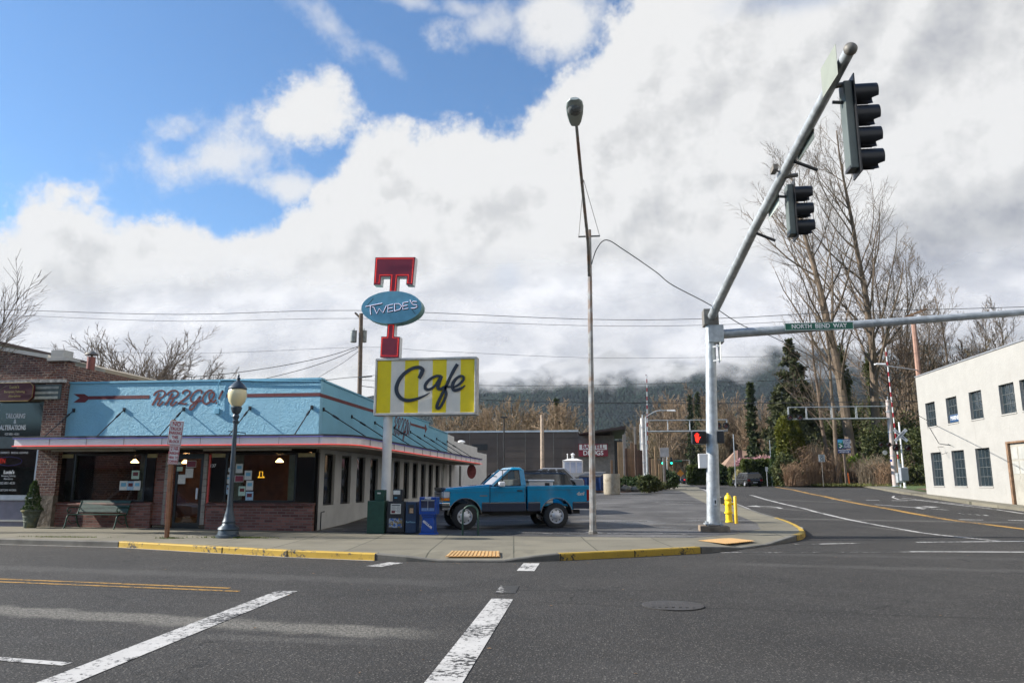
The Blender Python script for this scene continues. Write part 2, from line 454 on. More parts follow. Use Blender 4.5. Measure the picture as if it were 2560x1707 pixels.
def asphalt_mat(name, base, stains=(), speck=.5, rough=.85, puddle=0.0, scale=1.0, patch=.35):
    m = bpy.data.materials.new(name); m.use_nodes = True; N = NT(m.node_tree); b = m.node_tree.nodes['Principled BSDF']
    tc = N.n('ShaderNodeTexCoord'); V = tc.outputs['Object']; sp = N.n('ShaderNodeSeparateXYZ'); N.l(V, sp.inputs[0])
    big = N.noise(V, .35, 6, .6, .4)
    c = N.mix(N.sstep(big, .35, .68), tuple(x * (1 - patch) for x in base), tuple(x * (1 + patch) for x in base))
    med = N.noise(V, 2.2, 5, .6)
    c = N.mix(N.m('MULTIPLY', N.sstep(med, .45, .75), .4), c, tuple(x * 1.5 for x in base))
    vor = N.n('ShaderNodeTexVoronoi'); vor.inputs['Scale'].default_value = 42 * scale; N.l(V, vor.inputs['Vector'])
    vs = N.n('ShaderNodeSeparateColor'); N.l(vor.outputs['Color'], vs.inputs[0])
    sel = N.m('MULTIPLY', N.sstep(vs.outputs[0], .35, .95), N.sstep(vor.outputs['Distance'], .5, .2))
    c = N.mix(N.m('MULTIPLY', sel, speck), c, (.20, .185, .165))
    dk = N.m('MULTIPLY', N.sstep(vs.outputs[1], .6, .9), N.sstep(vor.outputs['Distance'], .5, .2))
    c = N.mix(N.m('MULTIPLY', dk, .6), c, tuple(x * .4 for x in base))
    fine = N.noise(V, 75 * scale, 4, .75)
    c = N.mix(N.m('MULTIPLY', N.sstep(fine, .56, .74), speck * .5), c, (.3, .29, .27))
    ov = N.comb(N.m('MULTIPLY', sp.outputs[0], .7), N.m('MULTIPLY', sp.outputs[1], 1.9), 0.0)
    c = N.mix(N.m('MULTIPLY', N.sstep(N.noise(ov, 1.0, 7, .68, .3), .60, .74), .55), c, tuple(x * .35 for x in base))
    c = N.mix(N.m('MULTIPLY', N.sstep(N.noise(ov, .55, 8, .7, .6), .62, .75), .35), c, tuple(x * 3.4 for x in base))
    vc = N.n('ShaderNodeTexVoronoi', feature='DISTANCE_TO_EDGE'); vc.inputs['Scale'].default_value = .23
    wn = N.n('ShaderNodeTexNoise'); wn.inputs['Scale'].default_value = 1.3; wn.inputs['Detail'].default_value = 7; N.l(V, wn.inputs['Vector'])
    wm = N.n('ShaderNodeVectorMath', operation='SCALE'); wm.inputs['Scale'].default_value = 1.5; N.l(wn.outputs['Color'], wm.inputs[0])
    wa = N.n('ShaderNodeVectorMath', operation='ADD'); N.l(V, wa.inputs[0]); N.l(wm.outputs[0], wa.inputs[1]); N.l(wa.outputs[0], vc.inputs['Vector'])
    c = N.mix(N.m('MULTIPLY', N.sstep(vc.outputs['Distance'], .0045, .0015), N.sstep(N.noise(V, .3, 3, .5), .48, .55)), c, tuple(x * .2 for x in base))
    # worn, pale tracks: centre line x0,y0 -> x1,y1, half width, strength
    for (x0, y0, x1, y1, hw, s, fx0, fx1, col) in stains:
        sl_ = (y1 - y0) / (x1 - x0)
        yl = N.m('ADD', N.m('MULTIPLY', N.m('SUBTRACT', sp.outputs[0], x0), sl_), y0)
        dd = N.m('ABSOLUTE', N.m('SUBTRACT', sp.outputs[1], yl))
        dd = N.m('ADD', dd, N.m('MULTIPLY', N.m('SUBTRACT', N.noise(V, 1.6, 5, .65), .5), hw * 1.6))
        k = N.m('MULTIPLY', N.sstep(dd, hw, hw * .35), N.sstep(sp.outputs[0], fx1, fx1 - 1.2))
        k = N.m('MULTIPLY', k, N.sstep(sp.outputs[0], fx0, fx0 + 1.0))
        k = N.m('MULTIPLY', k, N.m('ADD', N.m('MULTIPLY', N.sstep(N.noise(V, 22, 6, .75), .42, .6), .75), .2))
        c = N.mix(N.m('MULTIPLY', k, s), c, col)
    N.l(c, b.inputs['Base Color'])
    rr = N.m('ADD', N.m('MULTIPLY', N.m('SUBTRACT', med, .5), .25), rough)
    if puddle:
        pv = N.comb(N.m('MULTIPLY', sp.outputs[0], .22), N.m('MULTIPLY', sp.outputs[1], .9), 0.0)
        k = N.sstep(N.noise(pv, 1.0, 5, .55, .5), .54, .66)
        rr = N.m('SUBTRACT', rr, N.m('MULTIPLY', k, puddle))
    N.l(rr, b.inputs['Roughness'])
    bp = N.n('ShaderNodeBump'); bp.inputs['Strength'].default_value = .8; bp.inputs['Distance'].default_value = .012
    N.l(N.m('ADD', N.m('MULTIPLY', vor.outputs['Distance'], -.8), fine), bp.inputs['Height']); N.l(bp.outputs[0], b.inputs['Normal'])
    return m
def paint_mat(name, col, under=(.08, .08, .08), wear=.5, scale=14.0):
    """road paint with worn and cracked places"""
    m = bpy.data.materials.new(name); m.use_nodes = True; N = NT(m.node_tree); b = m.node_tree.nodes['Principled BSDF']
    tc = N.n('ShaderNodeTexCoord'); V = tc.outputs['Object']
    a = N.noise(V, scale, 8, .72); bnoise = N.noise(V, 1.1, 4, .6)
    k = N.sstep(N.m('ADD', a, N.m('MULTIPLY', bnoise, wear)), .72 + wear * .15, .80 + wear * .15)
    vor = N.n('ShaderNodeTexVoronoi', feature='DISTANCE_TO_EDGE'); vor.inputs['Scale'].default_value = 1.6
    wv = N.n('ShaderNodeVectorMath', operation='ADD'); N.l(V, wv.inputs[0])
    nn = N.n('ShaderNodeTexNoise'); nn.inputs['Scale'].default_value = 5; nn.inputs['Detail'].default_value = 5; N.l(V, nn.inputs['Vector'])
    ms = N.n('ShaderNodeVectorMath', operation='SCALE'); ms.inputs['Scale'].default_value = .35; N.l(nn.outputs['Color'], ms.inputs[0]); N.l(ms.outputs[0], wv.inputs[1])
    N.l(wv.outputs[0], vor.inputs['Vector'])
    crack = N.sstep(vor.outputs['Distance'], .012, .004)
    k = N.m('MAXIMUM', k, N.m('MULTIPLY', crack, N.sstep(bnoise, .46, .56)))
    c = N.mix(N.sstep(N.noise(V, 3, 6, .6), .3, .7), tuple(x * .86 for x in col), col)
    c = N.mix(k, c, under); N.l(c, b.inputs['Base Color']); b.inputs['Roughness'].default_value = .7
    bp = N.n('ShaderNodeBump'); bp.inputs['Strength'].default_value = .4; bp.inputs['Distance'].default_value = .004
    N.l(N.noise(V, 120, 3, .6), bp.inputs['Height']); N.l(bp.outputs[0], b.inputs['Normal'])
    return m

M = dict(
    steel=mat('galvanised_steel', (.42, .45, .47), .45, .35, .22, 5, .15, 60, .003, rvar=.25),
    steel_dark=mat('weathered_steel', (.20, .19, .17), .6, .4, .3, 6, .2, 60, .003, dirt=(.16, .09, .05), dirts=3),
    steel_rust=mat('rust_streaked_steel', (.30, .30, .29), .5, .45, .3, 4, .2, 60, .003, dirt=(.26, .15, .09), dirts=1.3, dlo=.45, dhi=.62),
    white=mat('white_paint', (.72, .71, .68), .5, 0, .08, 2, .1, 40, .003, dirt=(.42, .38, .32), dirts=2.2, dlo=.6, dhi=.85),
    whiteclean=mat('clean_white', (.78, .78, .77), .45, 0, .04),
    black=mat('black_paint', (.018, .018, .02), .4, 0, .2),
    rubber=mat('rubber', (.022, .022, .022), .8, 0, .2, 8, .3, 60, .004),
    blackplastic=mat('black_plastic', (.02, .021, .024), .38, 0, .15),
    yellow=mat('yellow_paint', (.75, .46, .015), .5, 0, .1, 3, .1, 40, .003),
    hyd=mat('hydrant_paint', (.85, .62, .02), .45, 0, .08, 4),
    wood=mat('brown_timber', (.20, .12, .07), .8, 0, .3, 4, .4, 25, .01),
    woodpost=mat('stained_post', (.22, .10, .05), .75, 0, .25, 5, .4, 25, .01),
    polewood=mat('pole_wood', (.16, .12, .09), .85, 0, .3, 6, .4, 25, .01),
    woodpale=mat('pale_pole_wood', (.42, .33, .25), .85, 0, .25, 6, .3, 25, .01),
    wire=mat('cable', (.03, .03, .03), .6),
    chrome=mat('chrome', (.75, .76, .78), .14, 1.0, .05),
    alum=mat('aluminium', (.55, .56, .58), .35, .8, .1),
)
M['green'] = mat('green_enamel', (.012, .055, .035), .45, 0, .2, 6)
# ================================================================== setting
def sheet(name, poly, off, m, kind='structure', parent=None):
    """planar polygon draped on the terrain profile"""
    vs2 = [Vector((p[0], p[1], 0)) for p in poly]
    tris = geometry.tessellate_polygon([vs2])
    mb = MB(); cuts = [a for a, b in PR[1:-1]]
    ymax = 1e5
    for t in tris:
        tri = [(poly[i][0], poly[i][1]) for i in t]
        lo = -1e5
        for c in cuts + [ymax]:
            pc = clipy(clipy(tri, lo, False), c, True) if len(tri) else []
            if len(pc) >= 3:
                mb.add([(x, y, g(y) + off) for x, y in pc], [tuple(range(len(pc)))])
            lo = c
    me_v = mb
    o = mb.build(name, m, parent, fix=False)
    bm = bmesh.new(); bm.from_mesh(o.data)
    bmesh.ops.remove_doubles(bm, verts=bm.verts, dist=.0005)
    for f in bm.faces:
        if f.normal.z < 0: f.normal_flip()
    bm.to_mesh(o.data); bm.free()
    if kind: struct(o, kind)
    return o

m_earth = mat('dry_ground', (.10, .085, .045), .95, 0, .35, .08, .5, 4, .1, dirt=(.05, .07, .02), dirts=.05, dlo=.4, dhi=.6)
sheet('ground', [(-3000, -1500), (3000, -1500), (3000, 2600), (-3000, 2600)], -.05, m_earth)

stains = [(-7.5, 9.55, -2.4, 8.72, .42, .75, -40, -1.6, (.26, .245, .21)),
          (-6.5, 8.35, -2.4, 8.2, .2, .3, -5, -2.0, (.2, .19, .17)),
          (-9.0, 13.9, -4.0, 13.2, .5, .28, -40, -2.0, (.16, .155, .145)),
          (4.0, 16.6, 12.0, 15.6, .4, .30, 2.0, 30, (.17, .165, .155)),
          (8.0, 30.0, 14.0, 29.3, .35, .5, 6.0, 15.0, (.2, .19, .17)), (9.0, 27.2, 10.6, 24.6, .3, .5, 8.2, 11.5, (.2, .19, .17)), (7.0, 35, 8.2, 33.5, .5, .5, 6.0, 9.0, (.2, .19, .17)),
          (9.0, 41, 12, 38, .5, .5, 8.0, 12.5, (.2, .19, .17)), (5.5, 19.0, 14, 18.0, .5, .22, 3, 30, (.14, .135, .13)), (-2, 7.3, 10, 6.4, .8, .16, -1, 30, (.13, .125, .12))]
m_road = asphalt_mat('road_asphalt', (.019, .0173, .0155), stains, .8)
m_lot = asphalt_mat('lot_asphalt', (.078, .075, .072), [(-4, 26.2, 3, 26.6, .35, .45, -9, 4, (.22, .21, .19)), (-4, 30.5, 3, 31, .6, .35, -9, 4, (.2, .19, .18))], .3, .72, .5, .8, .45)
K = [(-90, 21.0, .15, 'g'), (-25, 20.3, .15, 'g'), (-19.5, 19.95, .15, 'g'), (-16.6, 19.66, .15, 'g'), (-12.75, 19.1, .15, 'y'), (-11, 18.45, .15, 'y'), (-9.19, 17.77, .15, 'y'), (-7.28, 17.1, .15, 'y'),
     (-5.04, 16.55, .15, 'g'), (-4.3, 16.45, .11, 'g'), (-3.6, 16.42, .04, 'g'), (-2.2, 16.58, .04, 'g'), (-1.6, 16.8, .11, 'g'), (-1.05, 17.04, .15, 'y'), (.58, 18.06, .15, 'y'),
     (2.19, 19.17, .15, 'g'), (2.9, 19.9, .10, 'g'), (3.4, 20.5, .04, 'g'), (4.3, 21.6, .04, 'g'), (4.85, 22.3, .11, 'g'), (5.3, 22.95, .15, 'y'), (5.65, 23.6, .15, 'y'), (5.9, 24.4, .15, 'y'),
     (6.08, 25.4, .15, 'y'), (6.2, 26.6, .15, 'y'), (6.2, 27.8, .15, 'y'), (6.1, 29.0, .15, 'g'), (5.9, 30.5, .15, 'g'), (5.72, 33, .15, 'g'), (5.78, 40, .15, 'g'), (5.95, 47, .15, 'g'),
     (7.6, 66, .15, 'g'), (10.4, 103, .15, 'g'), (15.0, 180, .15, 'g'), (28, 400, .15, 'g')]
KR = [(90, 21.0), (22, 21.5), (18.2, 22.2), (17.0, 23.8), (16.75, 28), (16.7, 33.7), (16.46, 35.3), (16.5, 37.9), (16.79, 43), (17.6, 48.7), (19.6, 57.8), (26, 82), (32, 110), (42, 180), (60, 400)]
road_poly = [(-90, -30), (90, -30), (90, 21.0)] + KR[1:] + [(x, y) for x, y, h, c in K[::-1]]
sheet('road', road_poly, 0.0, m_road)

# footway and kerbs -------------------------------------------------
def concrete(name, col, jx=1.6, jy=1.5, rot=-.12):
    m = bpy.data.materials.new(name); m.use_nodes = True; N = NT(m.node_tree); b = m.node_tree.nodes['Principled BSDF']
    tc = N.n('ShaderNodeTexCoord'); mp = N.n('ShaderNodeMapping'); N.l(tc.outputs['Object'], mp.inputs[0]); mp.inputs['Rotation'].default_value = (0, 0, rot)
    V = tc.outputs['Object']
    bt = N.n('ShaderNodeTexBrick'); bt.offset = 0; N.l(mp.outputs[0], bt.inputs['Vector']); bt.inputs['Scale'].default_value = 1
    bt.inputs['Brick Width'].default_value = jx; bt.inputs['Row Height'].default_value = jy; bt.inputs['Mortar Size'].default_value = .018; bt.inputs['Bias'].default_value = 0
    bt.inputs['Color1'].default_value = tuple(x * .86 for x in col) + (1,); bt.inputs['Color2'].default_value = tuple(x * 1.1 for x in col) + (1,); bt.inputs['Mortar'].default_value = (.06, .06, .04, 1)
    c = bt.outputs['Color']
    c = N.mix(N.m('MULTIPLY', N.sstep(N.noise(V, .9, 8, .65), .42, .7), .55), c, tuple(x * .55 for x in col))
    c = N.mix(N.m('MULTIPLY', N.sstep(N.noise(V, 30, 5, .7), .55, .75), .35), c, tuple(min(1, x * 1.5) for x in col))
    c = N.mix(N.m('MULTIPLY', N.sstep(N.noise(V, 2.6, 6, .7), .62, .72), .35), c, (.07, .08, .04))
    N.l(c, b.inputs['Base Color']); b.inputs['Roughness'].default_value = .85
    bp = N.n('ShaderNodeBump'); bp.inputs['Strength'].default_value = .35; bp.inputs['Distance'].default_value = .005
    N.l(N.noise(V, 90, 4, .65), bp.inputs['Height']); N.l(bp.outputs[0], b.inputs['Normal']); return m
m_side = concrete('footway_concrete', (.175, .16, .118), 1.9, 3.0)
m_kerb = mat('kerb_concrete', (.13, .125, .11), .85, 0, .25, 2, .4, 40, .006)
m_ykerb = paint_mat('kerb_yellow', (.50, .32, .035), (.05, .045, .035), .5, 6.0)
m_gut = mat('gutter_edge', (.36, .35, .33), .8, 0, .2, 3)
def offs(P, dd):
    o = []
    for i in range(len(P)):
        a = Vector(P[max(i - 1, 0)][:2]); b = Vector(P[min(i + 1, len(P) - 1)][:2]); t = (b - a).normalized()
        o.append((P[i][0] - t.y * dd, P[i][1] + t.x * dd))
    return o
Kin = offs(K, .16); Ktop = offs(K, 1.15)
mb = MB(); i0 = 1
for i in range(len(K) - 1):
    a, b = Kin[i], Kin[i + 1]; c, dd = Ktop[i + 1], Ktop[i]
    mb.add([(a[0], a[1], g(a[1]) + K[i][2]), (b[0], b[1], g(b[1]) + K[i + 1][2]), (c[0], c[1], g(c[1]) + .15), (dd[0], dd[1], g(dd[1]) + .15)], [(0, 1, 2, 3)])
struct(mb.build('kerb_ramp', m_side, fix=False))
sheet('sidewalk', Ktop + [(-90, 400)], .15, m_side)
def kerb_run(i0, i1, m):
    mb = MB()
    n = 3
    for i in range(i0, i1):
        p, q = K[i], K[i + 1]; pi, qi = Kin[i], Kin[i + 1]
        mb.add([(p[0], p[1], g(p[1]) - .05), (q[0], q[1], g(q[1]) - .05), (q[0], q[1], g(q[1]) + q[2] - .02), (p[0], p[1], g(p[1]) + p[2] - .02),
                (p[0] * .85 + pi[0] * .15, p[1] * .85 + pi[1] * .15, g(p[1]) + p[2] + .003), (q[0] * .85 + qi[0] * .15, q[1] * .85 + qi[1] * .15, g(q[1]) + q[2] + .003),
                (pi[0], pi[1], g(pi[1]) + p[2] + .003), (qi[0], qi[1], g(qi[1]) + q[2] + .003)],
               [(0, 1, 2, 3), (3, 2, 5, 4), (4, 5, 7, 6)])
    o = mb.build('kerb', m, fix=False); struct(o); return o
st = 0
for i in range(1, len(K)):
    if i == len(K) - 1 or K[i][3] != K[st][3]:
        kerb_run(st, i, m_ykerb if K[st][3] == 'y' else m_kerb); st = i
# joints between the kerb stones
m_joint = mat('kerb_joint', (.02, .018, .015), .9)
for jx in (0, 1, 2):
    pass
for i in (4, 6, 7, 8, 13, 14, 15, 20, 22, 24):
    p, q = K[i], K[i + 1]; dd = Vector((q[0] - p[0], q[1] - p[1])).normalized(); nn = Vector((-dd.y, dd.x)); c = Vector((p[0], p[1])) + dd * .02
    z = g(p[1]); h_ = p[2]
    a = c - nn * .008; b = c + nn * .17
    o_ = MB().hexa([(a.x - dd.x * .010, a.y - dd.y * .010, z), (a.x + dd.x * .010, a.y + dd.y * .010, z), (b.x + dd.x * .010, b.y + dd.y * .010, z), (b.x - dd.x * .010, b.y - dd.y * .010, z)],
                   [(a.x - dd.x * .010, a.y - dd.y * .010, z + h_ - .01), (a.x + dd.x * .010, a.y + dd.y * .010, z + h_ - .01), (b.x + dd.x * .010, b.y + dd.y * .010, z + h_ + .008), (b.x - dd.x * .010, b.y - dd.y * .010, z + h_ + .008)]).build('kerb_joint', m_joint)
    struct(o_)
# pale gutter strip at the foot of the yellow kerbs
mb = MB(); Kg = offs(K, -.07)
for i in range(1, 8):
    p, q, a, b = K[i], K[i + 1], Kg[i], Kg[i + 1]
    mb.add([(a[0], a[1], g(a[1]) + .004), (b[0], b[1], g(b[1]) + .004), (q[0], q[1], g(q[1]) + .004), (p[0], p[1], g(p[1]) + .004)], [(0, 1, 2, 3)])
struct(mb.build('gutter', m_gut, fix=False))
# tactile pads
m_tac = mat('tactile_orange', (.46, .25, .08), .7, 0, .15, 6)
m_tac2 = mat('tactile_orange_pale', (.52, .33, .14), .7, 0, .12, 6)
def pad(corners, n, zfun):
    base = MB(); rid = MB()
    a, b, c, dd = [Vector(p) for p in corners]
    def P(s, t, h): 
        q = (a * (1 - s) + b * s) * (1 - t) + (dd * (1 - s) + c * s) * t
        return (q.x, q.y, zfun(t) + h)
    for t0, t1 in ((0, .5), (.5, 1)):
        base.add([P(0, t0, .006), P(1, t0, .006), P(1, t1, .006), P(0, t1, .006)], [(0, 1, 2, 3)])
    for k in range(n):
        s0 = (k + .2) / n; s1 = (k + .75) / n
        rid.hexa([P(s0, .04, .007), P(s1, .04, .007), P(s1, .96, .007), P(s0, .96, .007)], [P(s0, .04, .016), P(s1, .04, .016), P(s1, .96, .016), P(s0, .96, .016)])
    o = base.build('tactile_paving', m_tac, fix=False); struct(o)
    rid.build('ridge', m_tac2, o)
pad([(-3.52, 16.72), (-2.33, 16.86), (-2.42, 17.42), (-3.5, 17.36)], 14, lambda t: .08 + .07 * t)
pad([(3.02, 20.6), (3.95, 21.75), (3.3, 22.25), (2.35, 21.1)], 14, lambda t: .115 + .045 * t)
# parking lot
lot = [(-8.9, 22.9), (-4.6, 22.5), (-4.3, 22.05), (2.3, 21.95), (3.5, 23.0), (4.7, 25.0), (5.0, 27), (4.85, 29.4), (4.35, 32), (4.4, 43), (4.6, 50), (2.5, 62), (-60, 62), (-60, 58), (-8.9, 57)]
sheet('parking_lot', lot, .154, m_lot)
# right-hand block
m_rail = mat('crossing_concrete', (.30, .29, .27), .85, 0, .15, 2)
KRo = [(x, y) for x, y in KR]
blk = KRo + [(200, 400), (200, 21)]
sheet('sidewalk', blk, .13, m_side)
mb = MB(); KRi = offs(KR, -.16)
for i in range(len(KR) - 1):
    p, q = KR[i], KR[i + 1]; a, b = KRi[i], KRi[i + 1]
    mb.add([(p[0], p[1], g(p[1]) - .05), (q[0], q[1], g(q[1]) - .05), (q[0], q[1], g(q[1]) + .135), (p[0], p[1], g(p[1]) + .135), (a[0], a[1], g(a[1]) + .135), (b[0], b[1], g(b[1]) + .135)], [(0, 1, 2, 3), (3, 2, 5, 4)])
struct(mb.build('kerb', m_side, fix=False))
m_grass = mat('verge_grass', (.06, .10, .02), .95, 0, .4, .7, .6, 12, .05, dirt=(.14, .10, .06), dirts=.5)
m_litter = mat('leaf_litter', (.12, .06, .035), .95, 0, .4, 3, .6, 20, .03)
sheet('verge', [(18.9, 49.5), (21.0, 57.8), (27.2, 80), (33, 108), (43, 180), (61, 399), (199, 399), (199, 48), (30, 48)], .17, m_grass)
sheet('leaf_litter', [(18.4, 46), (19.3, 49.2), (21.0, 56), (34, 56), (34, 45.5), (18.4, 45.4)], .19, m_litter)
sheet('verge', [(4.4, 62.5), (7.0, 75), (9.2, 103), (14, 179), (26, 399), (-199, 399), (-199, 90), (4, 90)], .17, m_grass)
sheet('verge', [(20.0, 87.5), (27, 86.5), (40, 84), (90, 84), (90, 150), (24, 150), (21, 100)], .18, m_grass)
sheet('planting_bed', [(-4.6, 48.0), (-3.6, 45.4), (-1.2, 44.6), (1.0, 45.6), (3.3, 50.5), (3.9, 56), (3.0, 61), (-3.5, 61)], .19, m_litter)

# road markings -------------------------------------------------------
m_w = paint_mat('road_paint_white', (.50, .49, .47), (.026, .025, .023), .56)
m_w2 = paint_mat('road_paint_worn', (.42, .41, .39), (.026, .025, .023), .95, 10)
m_y = paint_mat('road_paint_yellow', (.42, .23, .04), (.026, .025, .023), .6)
def strip(name, pts, w, m, off=.006):
    P = [(p[0], p[1]) for p in pts]; L = offs(P, w / 2); Q = offs(P, -w / 2)
    mb = MB()
    for i in range(len(P) - 1):
        quad = [L[i], Q[i], Q[i + 1], L[i + 1]]
        ys = [a for a, b in PR[1:-1]]; lo = -1e5
        for c in ys + [1e5]:
            pc = clipy(clipy(quad, lo, False), c, True) if quad else []
            if len(pc) >= 3: mb.add([(x, y, g(y) + off) for x, y in pc], [tuple(range(len(pc)))])
            lo = c
    o = mb.build(name, m, fix=False)
    bm = bmesh.new(); bm.from_mesh(o.data)
    for f in bm.faces:
        if f.normal.z < 0: f.normal_flip()
    bm.to_mesh(o.data); bm.free()
    return struct(o)
def px(*P): return [tuple(gr(x, y)[:2]) for x, y in P]
strip('crosswalk_line', [(-4.45, 2.0), (-4.63, 6.28), (-4.975, 11.8)], .33, m_w)
strip('crosswalk_line', [(-1.25, 2.0), (-1.40, 6.67), (-1.54, 11.4)], .32, m_w)
strip('crosswalk_line', [(-1.575, 11.95), (-1.61, 12.83)], .31, m_w2)
strip('crosswalk_line', [(-1.58, 14.98), (-1.6, 16.4)], .34, m_w)
strip('crosswalk_line', [(-4.7, 15.4), (-4.45, 16.2)], .36, m_w)
strip('lane_line', [(-40, 10.9), (-10, 7.65), (-5.0, 6.9)], .12, m_w)
for dy in (0, .32):
    strip('centre_line', [(-60, 18.4 + dy), (-10.28, 12.27 + dy), (-5.7 - dy, 11.67 + dy)], .10, m_y, .006)
strip('crosswalk_line', [(2.7, 19.43), (6.1, 19.96), (7.4, 20.2)], .16, m_w2)
strip('crosswalk_line', [(7.37, 20.28), (10.1, 20.5), (17, 21.0)], .2, m_w)
strip('crosswalk_line', [(4.95, 21.9), (7.33, 22.6)], .15, m_w2)
strip('crosswalk_line', [(8.47, 22.85), (11.24, 23.35), (15.5, 24.1)], .16, m_w)
strip('centre_line', [(14.4, 24.3), (13.43, 27.2), (12.35, 30), (11.95, 32.83), (11.7, 37), (11.75, 42), (12.04, 46.7), (13.6, 58), (17.99, 85.9)], .30, m_y)
strip('lane_line', [(10.9, 23.3), (10.01, 25.2), (9.31, 27.7), (8.8, 30), (8.45, 33), (8.2, 38), (8.15, 42), (8.23, 46.1)], .16, m_w)
strip('edge_line', [(6.42, 27.0), (6.34, 30.15), (5.98, 33.4), (6.05, 40), (6.25, 47), (7.9, 66), (10.8, 103)], .14, m_w)
def z3(x, y): return (2040 + x / 2.613, 820 + y / 2.613)
for a, b, w in (((100, 1119), (232, 1121), .2), ((325, 1123), (415, 1124), .2), ((495, 1126), (600, 1127), .2), ((0, 1053), (340, 1053), .25),
                ((385, 1152), (860, 1188), .16), ((930, 1250), (1095, 1253), .16), ((1255, 1254), (1359, 1257), .16), ((640, 1120), (1359, 1212), .14), ((560, 1108), (1359, 1196), .1)):
    strip('lane_line', px(z3(*a), z3(*b)), w, m_w)
strip('lane_line', px(z3(640, 1125), z3(540, 1118), z3(500, 1106), z3(510, 1096), z3(600, 1094)), .12, m_w)
# turn arrows painted on the lanes
def arrow(cx_, cy_, sgn):
    pts = catmull([(cx_ + .42 * sgn, cy_ - .7), (cx_ + .38 * sgn, cy_ + .1), (cx_ + .1 * sgn, cy_ + .6), (cx_ - .3 * sgn, cy_ + .75)], 5)
    strip('turn_arrow', pts, .16, m_w)
    a = pts[-1]
    sheet('turn_arrow', [(a[0] + .05 * sgn, a[1] - .5), (a[0] - .5 * sgn, a[1] + .03), (a[0] + .05 * sgn, a[1] + .5)], .007, m_w)
q = gr(1920, 1268); arrow(q.x, q.y, 1)
q = gr(*z3(730, 1175)); arrow(q.x, q.y, -1)
for k in range(4):
    a = z3(930 + 52 * k, 1208 + 3 * k); b = z3(965 + 52 * k, 1216 + 3 * k)
    strip('lane_lettering', px(a, b), .14, m_w2)
# manhole, patch seams
mh = MB().lathe([(.42, 0), (.42, .012), (.40, .014), (.36, .012)], 28)
for k in range(7): mh.box(-.3 + k * .09, -.26 + k * .09, -.22, .22, .012, .018)
o = mh.build('manhole_cover', mat('dark_iron', (.045, .042, .04), .55, .3, .3, 6)); o.location = (.86, 11.05, .002)
tag(o, 'round iron manhole cover sunk in the asphalt right of the crosswalk', 'manhole cover')
m_seam = mat('tar_seam', (.02, .02, .02), .9)
strip('tar_seam', catmull([(-1.0, 11.2), (.4, 10.95), (2.0, 10.9), (4, 10.6), (6.5, 10.5)], 5), .022, m_seam, .003)
strip('tar_seam', catmull([(3.6, 17.3), (5.2, 15.6), (6.0, 13.5), (6.6, 11.5), (7.8, 9.0)], 5), .03, m_seam, .003)
strip('tar_seam', catmull([(-10, 11.9), (-5, 11.3), (-2, 12.2), (1.5, 12.6), (3.5, 12.3)], 5), .02, m_seam, .003)
random.seed(5)
m_crack = mat('crack_filler', (.03, .03, .028), .95)
for (x, y, a, L) in ((-1, 27, .2, 5), (1.5, 29.5, -.3, 4), (-.5, 33, .1, 6), (2.4, 36, .5, 5), (-3, 38, .2, 6), (3, 26, 1.2, 3)):
    pts = []
    for k in range(9):
        pts.append((x + L * (k / 8 - .5) * math.cos(a) + random.uniform(-.12, .12), y + L * (k / 8 - .5) * math.sin(a) + random.uniform(-.2, .2)))
    strip('pavement_crack', pts, .035, m_crack, .158)
# parking bay lines
for k in range(4):
    x = -4.3 + k * 1.6
    strip('bay_line', [(x, 23.0 + .3 * k), (x + 1.9, 22.5 + .1 * k)], .09, m_w2, .160)

